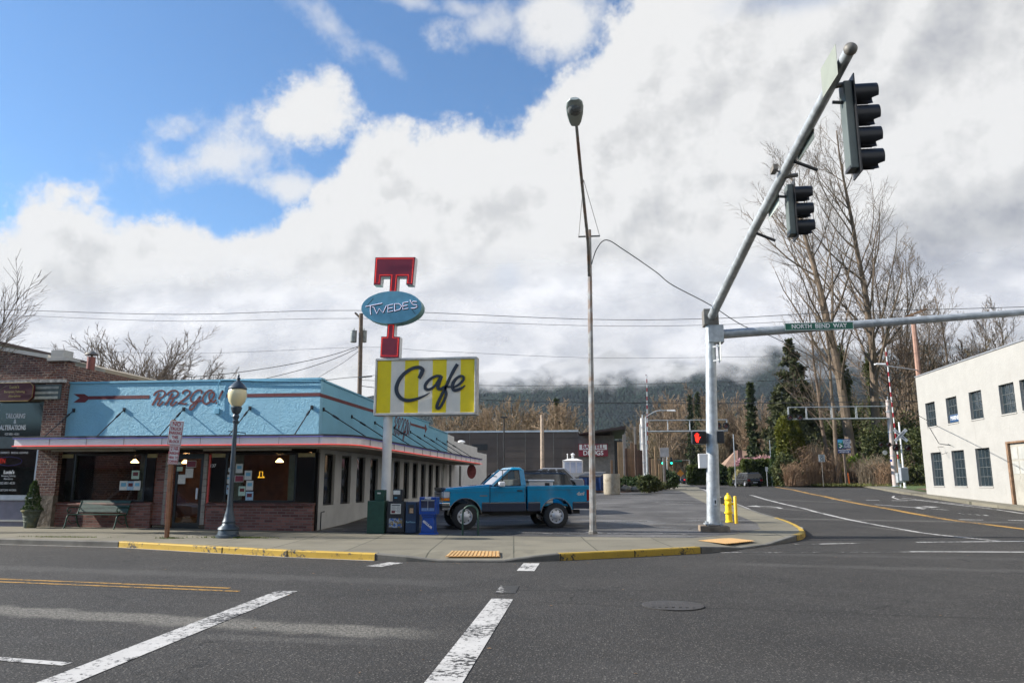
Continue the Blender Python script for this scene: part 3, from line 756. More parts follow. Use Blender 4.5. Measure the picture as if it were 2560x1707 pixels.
# hill ----------------------------------------------------------------
def hills():
    m = bpy.data.materials.new('forest_slope'); m.use_nodes = True; N = NT(m.node_tree); b = m.node_tree.nodes['Principled BSDF']
    tc = N.n('ShaderNodeTexCoord'); V = tc.outputs['Object']
    sp = N.n('ShaderNodeSeparateXYZ'); N.l(V, sp.inputs[0])
    tall = N.comb(N.m('MULTIPLY', sp.outputs[0], 1), N.m('MULTIPLY', sp.outputs[1], .4), N.m('MULTIPLY', sp.outputs[2], .45))
    big = N.noise(V, .004, 5, .6, .5)
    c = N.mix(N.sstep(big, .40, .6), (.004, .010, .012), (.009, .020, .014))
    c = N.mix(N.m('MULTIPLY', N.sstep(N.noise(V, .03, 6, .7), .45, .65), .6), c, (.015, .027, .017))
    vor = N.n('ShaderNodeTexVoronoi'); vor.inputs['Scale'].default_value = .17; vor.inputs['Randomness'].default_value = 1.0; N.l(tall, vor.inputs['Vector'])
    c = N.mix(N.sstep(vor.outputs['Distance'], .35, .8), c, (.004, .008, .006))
    c = N.mix(N.m('MULTIPLY', N.sstep(N.noise(V, .012, 6, .7), .60, .72), .5), c, (.05, .038, .03))
    N.l(c, b.inputs['Base Color']); b.inputs['Roughness'].default_value = 1; b.inputs['Specular IOR Level'].default_value = .1
    bp = N.n('ShaderNodeBump'); bp.inputs['Strength'].default_value = 1; bp.inputs['Distance'].default_value = 4.5
    N.l(vor.outputs['Distance'], bp.inputs['Height']); bp.invert = True; N.l(bp.outputs[0], b.inputs['Normal'])
    from mathutils import noise as mn
    nx, ny = 180, 60
    mb = MB(); X0, X1, Y0, Y1 = -1300, 2600, 1150, 2500
    for j in range(ny + 1):
        for i in range(nx + 1):
            x = X0 + (X1 - X0) * i / nx; y = Y0 + (Y1 - Y0) * j / ny
            t = j / ny
            ridge = 345 + 60 * math.sin((x + 300) / 520) + 50 * mn.fractal(Vector((x / 500, 3, 0)), 1, 2, 5)
            left = max(0, min(1, (x + 1000) / 380)); ridge *= left
            z = ridge * (1 - (1 - t) ** 1.7) + 45 * mn.fractal(Vector((x / 260, y / 330, 1)), 1, 2, 6) * min(1, t * 3) * left
            # trees on the skyline and slope
            z += (6 * mn.noise(Vector((x / 9, y / 9, 4)))) * min(1, t * 4)
            mb.v.append((x, y, z if j else -20))
    for j in range(ny):
        for i in range(nx):
            a = j * (nx + 1) + i; mb.f.append((a, a + 1, a + nx + 2, a + nx + 1))
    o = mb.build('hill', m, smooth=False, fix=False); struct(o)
hills()
# ================================================================== low cloud clinging to the hillside: billowing banks at several depths
def low_clouds():
    from mathutils import noise as mn_
    def bank(k, Y, X0, X1, Z0, Z1, base0, base1, soft_, amp, sc, top0, top1, seed, op):
        m = bpy.data.materials.new('cloud_mist'); m.use_nodes = True; nt = m.node_tree; nt.nodes.clear(); N = NT(nt)
        out = N.n('ShaderNodeOutputMaterial'); tc = N.n('ShaderNodeTexCoord'); V = tc.outputs['Object']; sp = N.n('ShaderNodeSeparateXYZ'); N.l(V, sp.inputs[0])
        mp = N.n('ShaderNodeMapping'); mp.inputs['Location'].default_value = (seed * 711.0, seed * 93.0, seed * 37.0); mp.inputs['Scale'].default_value = (1, 1, 1.5); N.l(V, mp.inputs[0])
        n = N.noise(mp.outputs[0], sc, 6, .52, .25); n2 = N.noise(mp.outputs[0], sc * 2.7, 4, .5, .2)
        x, z = sp.outputs[0], sp.outputs[2]
        base = N.m('ADD', N.m('MULTIPLY', N.sstep(x, -350, 700), base1 - base0), base0)
        lowf = N.noise(N.comb(N.m('ADD', x, seed * 400.0), 0.0, 0.0), .0042, 3, .6)
        base = N.m('ADD', base, N.m('MULTIPLY', N.m('SUBTRACT', lowf, .55), 190.0))
        h = N.m('DIVIDE', N.m('SUBTRACT', z, base), soft_)
        kk = N.m('ADD', N.m('MINIMUM', h, 1.15), N.m('ADD', N.m('MULTIPLY', N.m('SUBTRACT', n, .5), amp), N.m('MULTIPLY', N.m('SUBTRACT', n2, .5), amp * .35)))
        a = N.sstep(kk, -.15, 1.15)
        tf = N.m('ADD', z, N.m('MULTIPLY', N.m('SUBTRACT', n, .5), 160.0))
        a = N.m('MULTIPLY', a, N.sstep(tf, top1, top0))
        a = N.m('MULTIPLY', a, N.m('MULTIPLY', N.sstep(x, X0, X0 + 260), N.sstep(x, X1, X1 - 260)))
        a = N.m('MULTIPLY', a, op)
        df = N.n('ShaderNodeBsdfDiffuse'); tr = N.n('ShaderNodeBsdfTransparent'); mx = N.n('ShaderNodeMixShader')
        c = N.mix(N.sstep(n2, .35, .65), (.44, .45, .48), (.58, .58, .59)); N.l(c, df.inputs[0])
        df.inputs['Normal'].default_value = (-.25, -.45, .86)
        nv = N.comb(-.25, -.45, .86); N.l(nv, df.inputs['Normal'])
        N.l(a, mx.inputs[0]); N.l(tr.outputs[0], mx.inputs[1]); N.l(df.outputs[0], mx.inputs[2]); N.l(mx.outputs[0], out.inputs[0])
        mb = MB(); nx, nz = 60, 16
        for j in range(nz + 1):
            for i in range(nx + 1):
                xx = X0 + (X1 - X0) * i / nx; zz = Z0 + (Z1 - Z0) * j / nz
                mb.v.append((xx, Y + 9 * mn_.noise(Vector((xx / 170, zz / 90, seed))) + .35 * (zz - Z0), zz))
        for j in range(nz):
            for i in range(nx): p = j * (nx + 1) + i; mb.f.append((p, p + 1, p + nx + 2, p + nx + 1))
        o = mb.build('low_cloud', m, smooth=True, fix=False); struct(o, 'stuff'); return o
    bank(0, 1120, -1600, 2400, 60, 420, 182, 212, 60, 3.2, .0055, 300, 400, 1, .92)
    bank(1, 1010, -1500, 2300, 50, 360, 164, 200, 50, 5.0, .0052, 215, 310, 2, .9)
    bank(2, 920, -1400, 2100, 40, 300, 140, 182, 38, 5.6, .0085, 170, 250, 3, .8)
low_clouds()
# ================================================================== the blue corner cafe
M.update(
    blue=stucco_mat('blue_stucco', (.26, .54, .70), 11.0, .42, .035),
    blueflat=stucco_mat('blue_render', (.21, .48, .62), 5.0, .3, .01),
    bluetrim=mat('blue_trim', (.17, .43, .58), .6, 0, .1),
    darkred=mat('dark_red_paint', (.125, .012, .016), .6, 0, .2, 12, .5, 20, .02),
    wallwhite=mat('white_rendered_wall', (.52, .51, .48), .7, 0, .1, 1.2, .2, 25, .008, dirt=(.28, .25, .2), dirts=1.6, dlo=.6, dhi=.85),
    brick=brick_mat('red_brown_brick', (.26, .11, .085), (.10, .035, .03), (.17, .13, .11), .26, .085, .012),
    brickold=brick_mat('weathered_brick', (.24, .10, .07), (.09, .035, .03), (.27, .23, .20), .24, .085, .014, (.55, .38, .27), .8),
    frame=mat('black_frame', (.012, .012, .012), .3, 0, .1),
    gloss=mat('black_glass_tile', (.006, .006, .006), .12, 0, .1, coat=.6),
    glass=glass('window_glass'),
    roof=mat('flat_roof_felt', (.06, .06, .06), .9, 0, .3, 2),
    soffit=mat('soffit_boards', (.34, .30, .24), .8, 0, .15, 2),
    fascia=mat('canopy_fascia', (.80, .79, .78), .45, 0, .06, 2, 0, 20, .01, dirt=(.35, .26, .20), dirts=3.5, dlo=.64, dhi=.78),
    darkwood=mat('interior_brown', (.20, .10, .06), .7, 0, .3, 3),
    curtain=mat('curtain', (.85, .78, .58), .9, 0, .15, 6),
    neonred=emis('neon_red', (1.0, .05, .025), .55, (.5, .04, .03)),
    neonblue=emis('neon_blue', (.12, .16, .8), .05, (.12, .12, .45)),
    paper=mat('paper', (.62, .62, .58), .8, 0, .12, 30),
    papergreen=mat('paper_green', (.42, .55, .45), .8, 0, .2, 30),
    paperblue=mat('paper_blue', (.35, .5, .62), .8, 0, .2, 30),
    sign_red=mat('sign_dark_red', (.22, .012, .03), .35, 0, .1, 3),
    ivory=mat('ivory_panel', (.80, .76, .68), .5, 0, .06, 2),
    signyellow=mat('sign_yellow', (.88, .70, .01), .45, 0, .06, 2, .5, 6, .01),
    signink=mat('sign_ink', (.012, .016, .028), .4),
    signblue=mat('sign_blue', (.13, .36, .50), .4, 0, .12, 3, dirt=(.2, .5, .6), dirts=2),
)
FY, SX = 23.15, -9.0
def facade_line(x, y, z):
    # the street front is not square to the side wall: it runs back 0.11 m per metre to the left
    if x > SX: return (x, y, z)
    s = (FY + .11 * SX) / (FY + .11 * x)
    return (x * s, y + FY * (s - 1), 1.65 + (z - 1.65) * s)
FACADE = facade_line
cafe = thing('cafe', 'single storey corner cafe with pale blue parapet, red script and neon edged canopy', 'cafe', (-9.0, 23.15, .19))
def B(*a): return MB().box(*a)
B(-17.9, SX, FY, 23.4, 3.09, 4.90).build('parapet', M['blue'], cafe, W=True)
par = MB().prism([(23.41, 3.09), (43.0, 3.09), (43.0, 4.42), (38.25, 4.50), (38.25, 4.69), (34.0, 4.69), (23.41, 4.87)], -9.25, SX, 'x').build('parapet', M['blueflat'], cafe, W=True)
# trims along the top edges
t = MB(); t.box(-17.93, -8.96, FY - .04, 23.44, 4.903, 4.965)
t.prism([(23.45, 4.875), (34.0, 4.693), (34.0, 4.74), (23.45, 4.93)], -9.29, -8.965, 'x')
t.prism([(34.01, 4.693), (38.25, 4.693), (38.25, 4.735), (34.01, 4.735)], -9.29, -8.965, 'x')
t.prism([(38.26, 4.505), (43.0, 4.425), (43.0, 4.47), (38.26, 4.55)], -9.29, -8.965, 'x')
t.build('coping', M['bluetrim'], cafe, W=True)
MB().prism([(43.02, .3), (57.5, .3), (57.5, 3.80), (53.2, 3.80), (53.2, 4.12), (44.9, 4.12), (44.9, 4.38), (43.02, 4.41)], -9.25, SX, 'x').build('rear_wall', M['white'], cafe, W=True)
r = MB(); r.box(-17.9, -9.26, 23.41, 43.0, 3.6, 4.45); r.box(-17.9, -9.26, 43.0, 57.4, 3.0, 3.7); r.build('roof', M['roof'], cafe, W=True)
B(-17.9, -17.7, 23.4, 57.4, .1, 3.6).build('party_wall', M['wallwhite'], cafe, W=True)
# roof vent and flue
MB().lathe([(.13, 0), (.13, .22), (.24, .24), (.24, .30), (.16, .36), (.05, .38)], 14, (-9.6, 50.5, 4.1)).build('roof_vent', M['whiteclean'], cafe, smooth=True, W=True)
p = at(229, 893, 29.0); FACADE = None
ch = MB(); ch.lathe([(.16, 0), (.16, 2.2)], 16, (p.x, 29, p.z - 2.2)); ch.build('chimney', mat('flue_red', (.24, .085, .07), .5, .2, .2, 4), cafe, smooth=True, W=True)
MB().lathe([(.04, -.05), (.04, .08), (.27, .06), (.25, .10), (.10, .20), (.02, .23)], 18, (p.x, 29, p.z + .04)).build('flue_cap', M['steel_dark'], cafe, smooth=True, W=True)
FACADE = facade_line
# ---- canopy
plan = [(-18.4, 21.8), (-8.35, 21.8), (-7.95, 21.93), (-7.62, 22.2), (-7.45, 22.7), (-7.42, 45.4), (-8.99, 45.4), (-8.99, 23.14), (-18.4, 23.14)]
def grow(P, dd, y0=None):
    return [(x + (dd if x > -9 and y < 45.41 and x > -8.9 else 0) - (dd if x < -18 else 0), y - (dd if y < 22.9 and y < 23 else 0) + (dd if y > 45 else 0)) for x, y in P]
MB().prism(plan, 2.80, 3.035, 'z').build('canopy', M['fascia'], cafe, W=True)
MB().prism(grow(plan, .05), 3.04, 3.085, 'z').build('canopy_edge', M['roof'], cafe, W=True)
MB().prism(grow(plan, -.06), 2.72, 2.797, 'z').build('soffit', M['soffit'], cafe, W=True)
edge = [(-18.4, 23.0), (-18.45, 21.75)] + [(-8.34, 21.75), (-7.92, 21.88), (-7.58, 22.17), (-7.40, 22.7), (-7.37, 45.4)]
edge2 = [(-18.42, 21.745)] + edge[2:]
MB().tube([(x, y, 2.785) for x, y in edge2], .009, 6).build('neon_tube', M['neonred'], cafe, W=True)
MB().tube([(x, y, 3.015) for x, y in edge2], .011, 6).build('neon_tube', M['neonblue'], cafe, W=True)
# fascia joints
for k in range(8): B(-17.2 + k * 1.25, -17.19 + k * 1.25, 21.79, 21.80, 2.81, 3.03).build('fascia_joint', M['steel_dark'], cafe, W=True)
for k in range(16): B(-7.425, -7.41, 23.5 + k * 1.4, 23.515 + k * 1.4, 2.81, 3.03).build('fascia_joint', M['steel_dark'], cafe, W=True)
# tie rods
for x in (-17.45, -15.66, -13.58, -11.32, -9.25):
    m = MB(); m.tube([(x, FY - .02, 4.02), (x, 21.9, 3.10)], .018, 6); m.box(x - .04, x + .04, FY - .05, FY - .005, 3.96, 4.08)
    a, b = Vector((x, FY - .02, 4.02)), Vector((x, 21.9, 3.10)); m.tube([a.lerp(b, .16), a.lerp(b, .30)], .035, 6)
    m.build('tie_rod', M['black'], cafe, W=True)
for k in range(8):
    y = 23.45 + k * 2.765
    m = MB(); m.tube([(SX + .02, y, 3.98), (-7.55, y, 3.10)], .018, 6); m.box(SX + .003, SX + .05, y - .04, y + .04, 3.92, 4.04)
    a, b = Vector((SX + .02, y, 3.98)), Vector((-7.55, y, 3.10)); m.tube([a.lerp(b, .22), a.lerp(b, .36)], .035, 6)
    m.build('tie_rod', M['black'], cafe, W=True)
# ---- front wall below the canopy
B(-17.9, -9.05, FY + .02, 23.39, 2.6, 3.08).build('window_head', M['gloss'], cafe, W=True)
for x0, x1 in ((-17.95, -14.42), (-12.55, -9.05)):
    B(x0, x1, FY - .06, 23.38, .05, .96).build('brick_base', M['brick'], cafe, W=True)
for x0, x1 in ((-17.97, -14.40), (-12.57, -9.03)):
    bb = MB(); bb.hexa([(x0, FY - .13, .965), (x1, FY - .13, .965), (x1, FY + .1, .965), (x0, FY + .1, .965)], [(x0, FY - .13, 1.0), (x1, FY - .13, 1.0), (x1, FY + .1, 1.06), (x0, FY + .1, 1.06)])
    bb.build('brick_sill', M['brick'], cafe, W=True)
for x0, x1 in ((-17.9, -17.25), (-14.72, -14.42), (-12.5, -12.02), (-9.66, -9.06)):
    B(x0, x1, FY, FY + .06, 1.065, 2.598).build('glass_tile_panel', M['gloss'], cafe, W=True)
m_cr = mat('cream_panel', (.42, .38, .22), .6, 0, .1)
for x0, x1 in ((-17.88, -17.3), (-14.7, -14.36), (-12.5, -12.05), (-9.62, -9.08)): B(x0, x1, FY - .012, FY - .002, 2.46, 2.58).build('transom_panel', m_cr, cafe, W=True)
for x0, x1 in ((-17.4, -14.6), (-12.3, -9.5)): B(x0, x1, 22.2, 22.32, 2.63, 2.715).build('strip_light', M['soffit'], cafe, W=True)
# windows
for x0, x1 in ((-17.25, -14.72), (-12.02, -9.66)):
    f = MB(); z0, z1 = 1.065, 2.598
    f.box(x0, x1, FY, FY + .1, z0, z0 + .06); f.box(x0, x1, FY, FY + .1, z1 - .06, z1); f.box(x0, x0 + .06, FY, FY + .1, z0 + .061, z1 - .061); f.box(x1 - .06, x1, FY, FY + .1, z0 + .061, z1 - .061)
    w = f.build('window', M['frame'], cafe, W=True)
    B(x0 + .061, x1 - .061, FY + .04, FY + .05, z0 + .061, z1 - .061).build('pane', M['glass'], w, W=True)
    # curtains inside
    for cx0, cx1 in ((x0 + .12, x0 + .5), (x1 - .35, x1 - .1)):
        c = MB(); n = 14
        for i in range(n):
            a, b = cx0 + (cx1 - cx0) * i / n, cx0 + (cx1 - cx0) * (i + 1) / n
            ya, yb = FY + .22 + .025 * (i % 2), FY + .22 + .025 * ((i + 1) % 2)
            c.add([(a, ya, z0 + .05), (b, yb, z0 + .05), (b, yb, z1 - .05), (a, ya, z1 - .05)], [(0, 1, 2, 3)])
        c.build('curtain', M['curtain'], w, fix=False, W=True)
def onfront(px0, py0, px1, py1, m, name='poster', par=cafe, Y=FY + .03):
    a = at(px0, py0, Y); b = at(px1, py1, Y)
    return B(min(a.x, b.x), max(a.x, b.x), Y - .008, Y, min(a.z, b.z), max(a.z, b.z)).build(name, m, par, W=True)
def Z1(x, y): return (x / 2.704, 840 + y / 2.704)
def Z2(x, y): return (400 + x / 3.016, 900 + y / 3.016)
for a, b, m in ((Z1(893, 908), Z1(940, 965), 'papergreen'), (Z1(812, 978), Z1(858, 1040), 'paper'), (Z1(862, 980), Z1(903, 1040), 'paperblue'), (Z1(908, 978), Z1(948, 1040), 'paper'),
                (Z2(575, 780), Z2(622, 850), 'paper'), (Z2(640, 832), Z2(690, 902), 'paper'), (Z2(652, 908), Z2(700, 980), 'paper'), (Z2(595, 950), Z2(642, 1022), 'papergreen'), (Z2(648, 990), Z2(700, 1060), 'paperblue'),
                (Z2(503, 862), Z2(530, 930), 'paper'), (Z2(503, 940), Z2(530, 1010), 'paperblue'), (Z2(515, 812), Z2(535, 842), 'paper')):
    o = onfront(*a, *b, M[m])
    c = at((a[0] + b[0]) / 2, (a[1] * .62 + b[1] * .38), FY + .02)
    wd = abs(at(*a, FY).x - at(*b, FY).x)
    B(c.x - wd * .33, c.x + wd * .33, FY + .019, FY + .0215, c.z - wd * .25, c.z + wd * .2).build('print', M['signblue'] if m == 'paper' else M['darkred'], o, W=True)
o = onfront(*Z2(565, 868), *Z2(630, 918), M['paper']); onfront(*Z2(569, 872), *Z2(626, 914), M['sign_red'], 'print', o, FY + .021)
# small neon lamp in the window (plain orange outline)
c = at(*Z2(762, 862), FY + .2)
MB().tube([(c.x - .10, FY + .2, c.z - .09), (c.x + .12, FY + .2, c.z - .09), (c.x + .05, FY + .2, c.z - .04), (c.x + .05, FY + .2, c.z + .09), (c.x - .05, FY + .2, c.z + .09), (c.x - .05, FY + .2, c.z - .04), (c.x - .1, FY + .2, c.z - .09)], .012, 6).build('neon_sign', emis('neon_orange', (1, .45, .03), 1.6), cafe, W=True)
# house number
c = at(*Z2(400, 797), FY); c = Vector(facade_line(c.x, FY, c.z))
text('137', .15, M['whiteclean'], cafe, (c.x, c.y - .02, c.z), rot=(R(90), 0, R(-6.3)), name='house_number', W=True, shear=.1)
# glass blocks either side of the door
gbm = mat('glass_block', (.30, .27, .23), .18, 0, .15, 4)
redm = emis('red_edge_light', (1, .08, .05), .03, (.30, .05, .04))
for x0, x1, dark, rx in ((-14.42, -13.78, 0, (-13.98, -13.93)), (-12.80, -12.50, 0, (-12.60, -12.55))):
    f = MB(); f.box(x0, x1, FY + .06, FY + .1, .35, 2.598); gb = f.build('glass_block_panel', M['brick'], cafe, W=True)
    cols = 1 if x1 - x0 < .4 else 2; nrow = 11
    wv = (x1 - x0) / cols
    for cc in range(cols):
        s_ = MB()
        for rr in range(nrow):
            if (cc == 0 and cols == 2): continue
            s_.box(x0 + cc * wv + .03, x0 + cc * wv + .03 + wv * .45, FY + .02, FY + .058, .36 + rr * .203, .36 + rr * .203 + .19)
        if s_.v: s_.build('glass_block', gbm, gb, bevel=.006, W=True)
    B(rx[0], rx[1], FY + .02, FY + .058, .4, 2.55).build('red_strip', redm, gb, W=True)
    B(x0, x1, FY + .02, FY + .1, .05, .345).build('plinth', M['gloss'], gb, W=True)
# door
d0, d1 = -13.76, -12.82
f = MB(); f.box(d0, d0 + .09, FY + .1, FY + .16, .2, 2.595); f.box(d1 - .09, d1, FY + .1, FY + .16, .2, 2.595); f.box(d0 + .091, d1 - .091, FY + .1, FY + .16, .2, .42); f.box(d0 + .091, d1 - .091, FY + .1, FY + .16, 2.42, 2.595)
dr = f.build('door', M['frame'], cafe, W=True)
B(d0 + .091, d1 - .091, FY + .12, FY + .13, .421, 2.419).build('pane', M['glass'], dr, W=True)
B(d1 - .17, d1 - .10, FY + .04, FY + .1, 1.15, 1.5).build('handle', M['alum'], dr, bevel=.01, W=True)
B(d0, d1, FY + .02, FY + .2, .17, .2).build('threshold', M['alum'], dr, W=True)
for a, b, m in ((Z2(140, 862), Z2(190, 932), 'paper'), (Z2(196, 815), Z2(248, 886), 'paper'), (Z2(130, 803), Z2(170, 836), 'papergreen'), (Z2(130, 768), Z2(165, 788), 'paper'), (Z2(202, 757), Z2(272, 808), 'paper')):
    onfront(*a, *b, M[m], 'notice', dr, FY + .09)
onfront(*Z2(206, 761), *Z2(268, 804), M['sign_red'], 'notice_print', dr, FY + .08)
# ---- side wall (white, tall windows)
ww = MB(); ys = [(23.80 + k * 1.625, 24.78 + k * 1.625) for k in range(11)]
ww.box(-9.25, SX, 23.4, 43.0, .05, .95); ww.box(-9.25, SX, 23.4, 43.0, 2.60, 3.085)
prev = 23.4
for a, b in ys: ww.box(-9.25, SX, prev, a, .951, 2.599); prev = b
ww.box(-9.25, SX, prev, 43.0, .951, 2.599)
ww.build('side_wall', M['wallwhite'], cafe, W=True)
B(-9.25, SX, FY + .11, 23.395, .05, 2.599).build('corner_post', M['frame'], cafe, W=True)
B(-9.12, SX + .015, 23.42, 41.6, .895, .945).build('sill', M['wallwhite'], cafe, W=True)
for a, b in ys:
    f = MB(); f.box(-9.16, -9.09, a, a + .05, .951, 2.599); f.box(-9.16, -9.09, b - .05, b, .951, 2.599); f.box(-9.16, -9.09, a + .051, b - .051, .951, 1.0); f.box(-9.16, -9.09, a + .051, b - .051, 2.55, 2.599)
    w = f.build('window', M['frame'], cafe, W=True)
    B(-9.13, -9.12, a + .051, b - .051, 1.001, 2.549).build('pane', M['glass'], w, W=True)
    c = MB()
    for i in range(6):
        y0 = b - .42 + i * .05; c.add([(-9.3 - .02 * (i % 2), y0, 1), (-9.3 - .02 * ((i + 1) % 2), y0 + .05, 1), (-9.3 - .02 * ((i + 1) % 2), y0 + .05, 2.56), (-9.3 - .02 * (i % 2), y0, 2.56)], [(0, 1, 2, 3)])
    c.build('curtain', M['curtain'], w, fix=False, W=True)
# rear wall doors and pipe
for y0 in (43.6, 46.6):
    B(SX + .003, SX + .02, y0, y0 + .55, 1.05, 2.7).build('rear_door', mat('door_dark', (.05, .05, .045), .6), cafe, W=True)
MB().tube([(-8.93, 41.9, 2.75), (-8.93, 41.9, 2.5), (-8.90, 41.6, 2.4), (-8.93, 41.6, .95)], .05, 8).build('downpipe', M['wallwhite'], cafe, W=True)
MB().tube([(-8.93, 23.5, .2), (-8.93, 23.5, .75), (-8.80, 23.42, .78)], .02, 8).build('standpipe', M['black'], cafe, W=True)
c = atx(*(860 + 1137 / 3.564, 1000 + 635 / 3.564), -8.0)
hs = MB().lathe([(.0, -.03), (.34, -.03), (.34, .03), (0, .03)], 20, (0, 0, 0), 'y'); hs.v = [(c.x + x * .8, c.y + y, c.z + z * 1.25) for x, y, z in hs.v]
hs.build('hanging_sign', mat('faded_red', (.35, .10, .10), .6, 0, .3, 5), cafe, W=True)
# ---- interior
M['warm_lamp'] = emis('warm_lamp', (1, .52, .2), 16.0)
inn = MB(); inn.box(-17.6, -9.5, 27.2, 27.3, .2, 3.5); inn.box(-17.69, -9.27, 23.45, 42.9, .1, .2); inn.box(-14.4, -14.3, 27.4, 42.9, .2, 3.5); inn.box(-17.69, -9.27, 23.45, 42.9, 2.9, 3.0)
inn.build('interior', M['darkwood'], cafe, W=True)
for x, y in ((-16.3, 25.0), (-15.0, 26.0), (-11.0, 24.9), (-10.4, 26.2), (-12.5, 30), (-11.0, 34), (-11, 38)):
    MB().lathe([(.03, .12), (.13, .02), (.12, 0)], 12, (x, y, 2.35)).build('pendant_lamp', M['warm_lamp'], cafe, W=True)
# conduit and drop cable
c = at(*Z2(432, 385), FY - .03)
cd = [at(*Z2(*q), FY - .05) for q in ((436, 375), (436, 240), (440, 180), (455, 160), (490, 150), (850, 158), (1200, 158))]
MB().tube(catmull([tuple(q) for q in cd], 4), .016, 6).build('conduit', M['bluetrim'], cafe, W=True)
B(c.x - .08, c.x + .08, FY - .08, FY - .003, c.z - .09, c.z + .09).build('junction_box', M['bluetrim'], cafe, bevel=.01, W=True)
# ---- painted script and arrows
def zf(x, y, d): q = at(360 + x / 10.69, 960 + y / 10.69, FY - .004); return (q.x, FY - .003 - d, q.z)
RR = [
 ([(255, 305), (300, 240), (370, 190), (450, 172), (520, 185), (558, 230), (545, 290), (490, 345), (420, 375), (350, 390)], 34),
 ([(408, 235), (350, 350), (280, 470), (215, 565)], 42),
 ([(395, 385), (420, 410), (405, 460), (365, 525), (365, 560), (410, 565), (470, 520), (520, 455)], 34),
 ([(612, 300), (650, 240), (720, 190), (800, 172), (870, 185), (912, 235), (900, 290), (840, 345), (770, 375), (700, 390)], 34),
 ([(760, 240), (700, 350), (630, 470), (560, 565)], 42),
 ([(745, 385), (775, 410), (760, 460), (720, 520), (715, 555), (760, 565), (825, 520), (880, 460)], 34),
 ([(1045, 265), (1045, 215), (1090, 175), (1160, 162), (1215, 190), (1225, 240), (1180, 310), (1090, 390), (990, 465), (920, 525), (980, 505), (1060, 525), (1110, 530), (1140, 500)], 34),
 ([(1520, 255), (1548, 215), (1525, 170), (1450, 165), (1360, 215), (1280, 310), (1245, 400), (1265, 460), (1320, 485), (1390, 455), (1450, 390), (1505, 325), (1470, 400), (1420, 500), (1350, 600), (1280, 670), (1235, 680), (1222, 640), (1260, 570), (1350, 510), (1450, 470), (1540, 440)], 34),
 ([(1830, 170), (1760, 165), (1680, 210), (1600, 310), (1570, 410), (1590, 490), (1650, 530), (1730, 500), (1810, 420), (1860, 340), (1880, 270), (1850, 220), (1800, 225), (1750, 290), (1745, 380), (1780, 445), (1850, 475), (1900, 450), (1930, 410)], 36),
 ([(2115, 175), (2060, 270), (2000, 410)], 40), ([(1955, 485), (1945, 530)], 42)]
rr = MB()
for i, (pts, w) in enumerate(RR): rr.ribbon(catmull(pts, 5), w * 1.35, lambda x, y, d, i=i: zf(x, y, d + .0008 * i), .004)
rr.build('painted_script', M['darkred'], cafe, W=True)
def wf(px_, py_): q = at(px_, py_, FY - .004); return q.x, q.z
ar = MB()
x0, zc = wf(*Z1(600, 415)); x1, _ = wf(*Z1(1010, 415)); _, za = wf(*Z1(700, 404)); _, zb = wf(*Z1(700, 427))
ar.box(x0, x1, FY - .008, FY - .003, zb, za)
F = [wf(*Z1(*q)) for q in ((497, 391), (570, 391), (612, 415), (575, 448), (497, 448), (540, 418))]
ar.prism(F, FY - .012, FY - .009, 'y')
x0, _ = wf(*Z2(500, 272)); ar.box(x0, SX, FY - .008, FY - .003, zb, za)
ar.box(SX + .003, SX + .008, FY - .008, 31.3, zb - .015, za - .015)
def sf(px_, py_): q = atx(px_, py_, SX); return q.y, q.z
def Z5(x, y): return (960 + x / 15.68, 1020 + y / 15.68)
Aa = [sf(*Z5(*q)) for q in ((1045, 580), (1600, 745), (1605, 610), (1690, 820), (1605, 985), (1605, 835), (1045, 670))]
ar.prism(Aa, SX + .003, SX + .008, 'x')
ar.build('painted_arrow', M['darkred'], cafe, W=True)
# the same script on the side wall
y0, ztop = sf(*Z5(395, 300)); y1, _ = sf(*Z5(1035, 600)); _, zbot = sf(*Z5(740, 880))
def sfn(x, y, d): return (SX + .003 + d, y0 + (x - 190) / (2130 - 190) * (y1 - y0), ztop - (y - 160) / (690 - 160) * 1.0)
r2 = MB()
for i, (pts, w) in enumerate(RR): r2.ribbon(catmull(pts, 4), w * 1.25, lambda x, y, d, i=i: sfn(x, y, d + .0008 * i), .004)
r2.build('painted_script', M['darkred'], cafe, W=True)

FACADE = None
# ================================================================== brick tailor's shop, left
GY = 24.0
shop = thing('shop_building', 'weathered brick shop front with dark glass and a maroon tailoring sign', 'shop', (-22, GY, .2))
def A(px_, py_, Y=GY): q = at(px_, py_, Y); return q.x, q.z
tr = A(172, 905); tl = A(0, 876)
sl_ = (tl[1] - tr[1]) / (tl[0] - tr[0])
xr = A(166, 955)[0]; xl = -30.0
ztop = lambda x: tr[1] + sl_ * (x - tr[0])
zc = A(100, 955)[1]
MB().prism([(xl, zc), (xr, zc), (xr, ztop(xr)), (xl, ztop(xl))], GY, GY + .35, 'y').build('wall', M['brickold'], shop, W=True)
cop = MB().prism([(xl, ztop(xl) + .003), (xr - .75, ztop(xr - .75) + .003), (xr - .75, ztop(xr - .75) + .13), (xl, ztop(xl) + .13)], GY - .08, GY + .42, 'y')
cop.box(xr - .74, xr + .1, GY - .12, GY + .45, ztop(xr) + .04, ztop(xr) + .14); cop.box(xr - .62, xr - .15, GY - .1, GY + .4, ztop(xr) + .141, ztop(xr) + .42)
cop.build('coping', M['wallwhite'], shop, W=True)
a = A(122, 912); dm = MB().prism([(a[0] + .32 * math.cos(t_ * PI / 2), a[1] - .18 + .32 * math.sin(t_ * PI / 2)) for t_ in range(4)], GY - .03, GY - .003, 'y'); dm.build('brick_diamond', M['brickold'], shop, W=True)
z_sill = A(50, 1237)[1]; z_wt = A(50, 1120)[1]; z_pt = A(50, 1098)[1]; z_pl = A(50, 1005)[1]
x_w = A(90, 1180)[0]; x_p1 = A(139, 1180)[0]
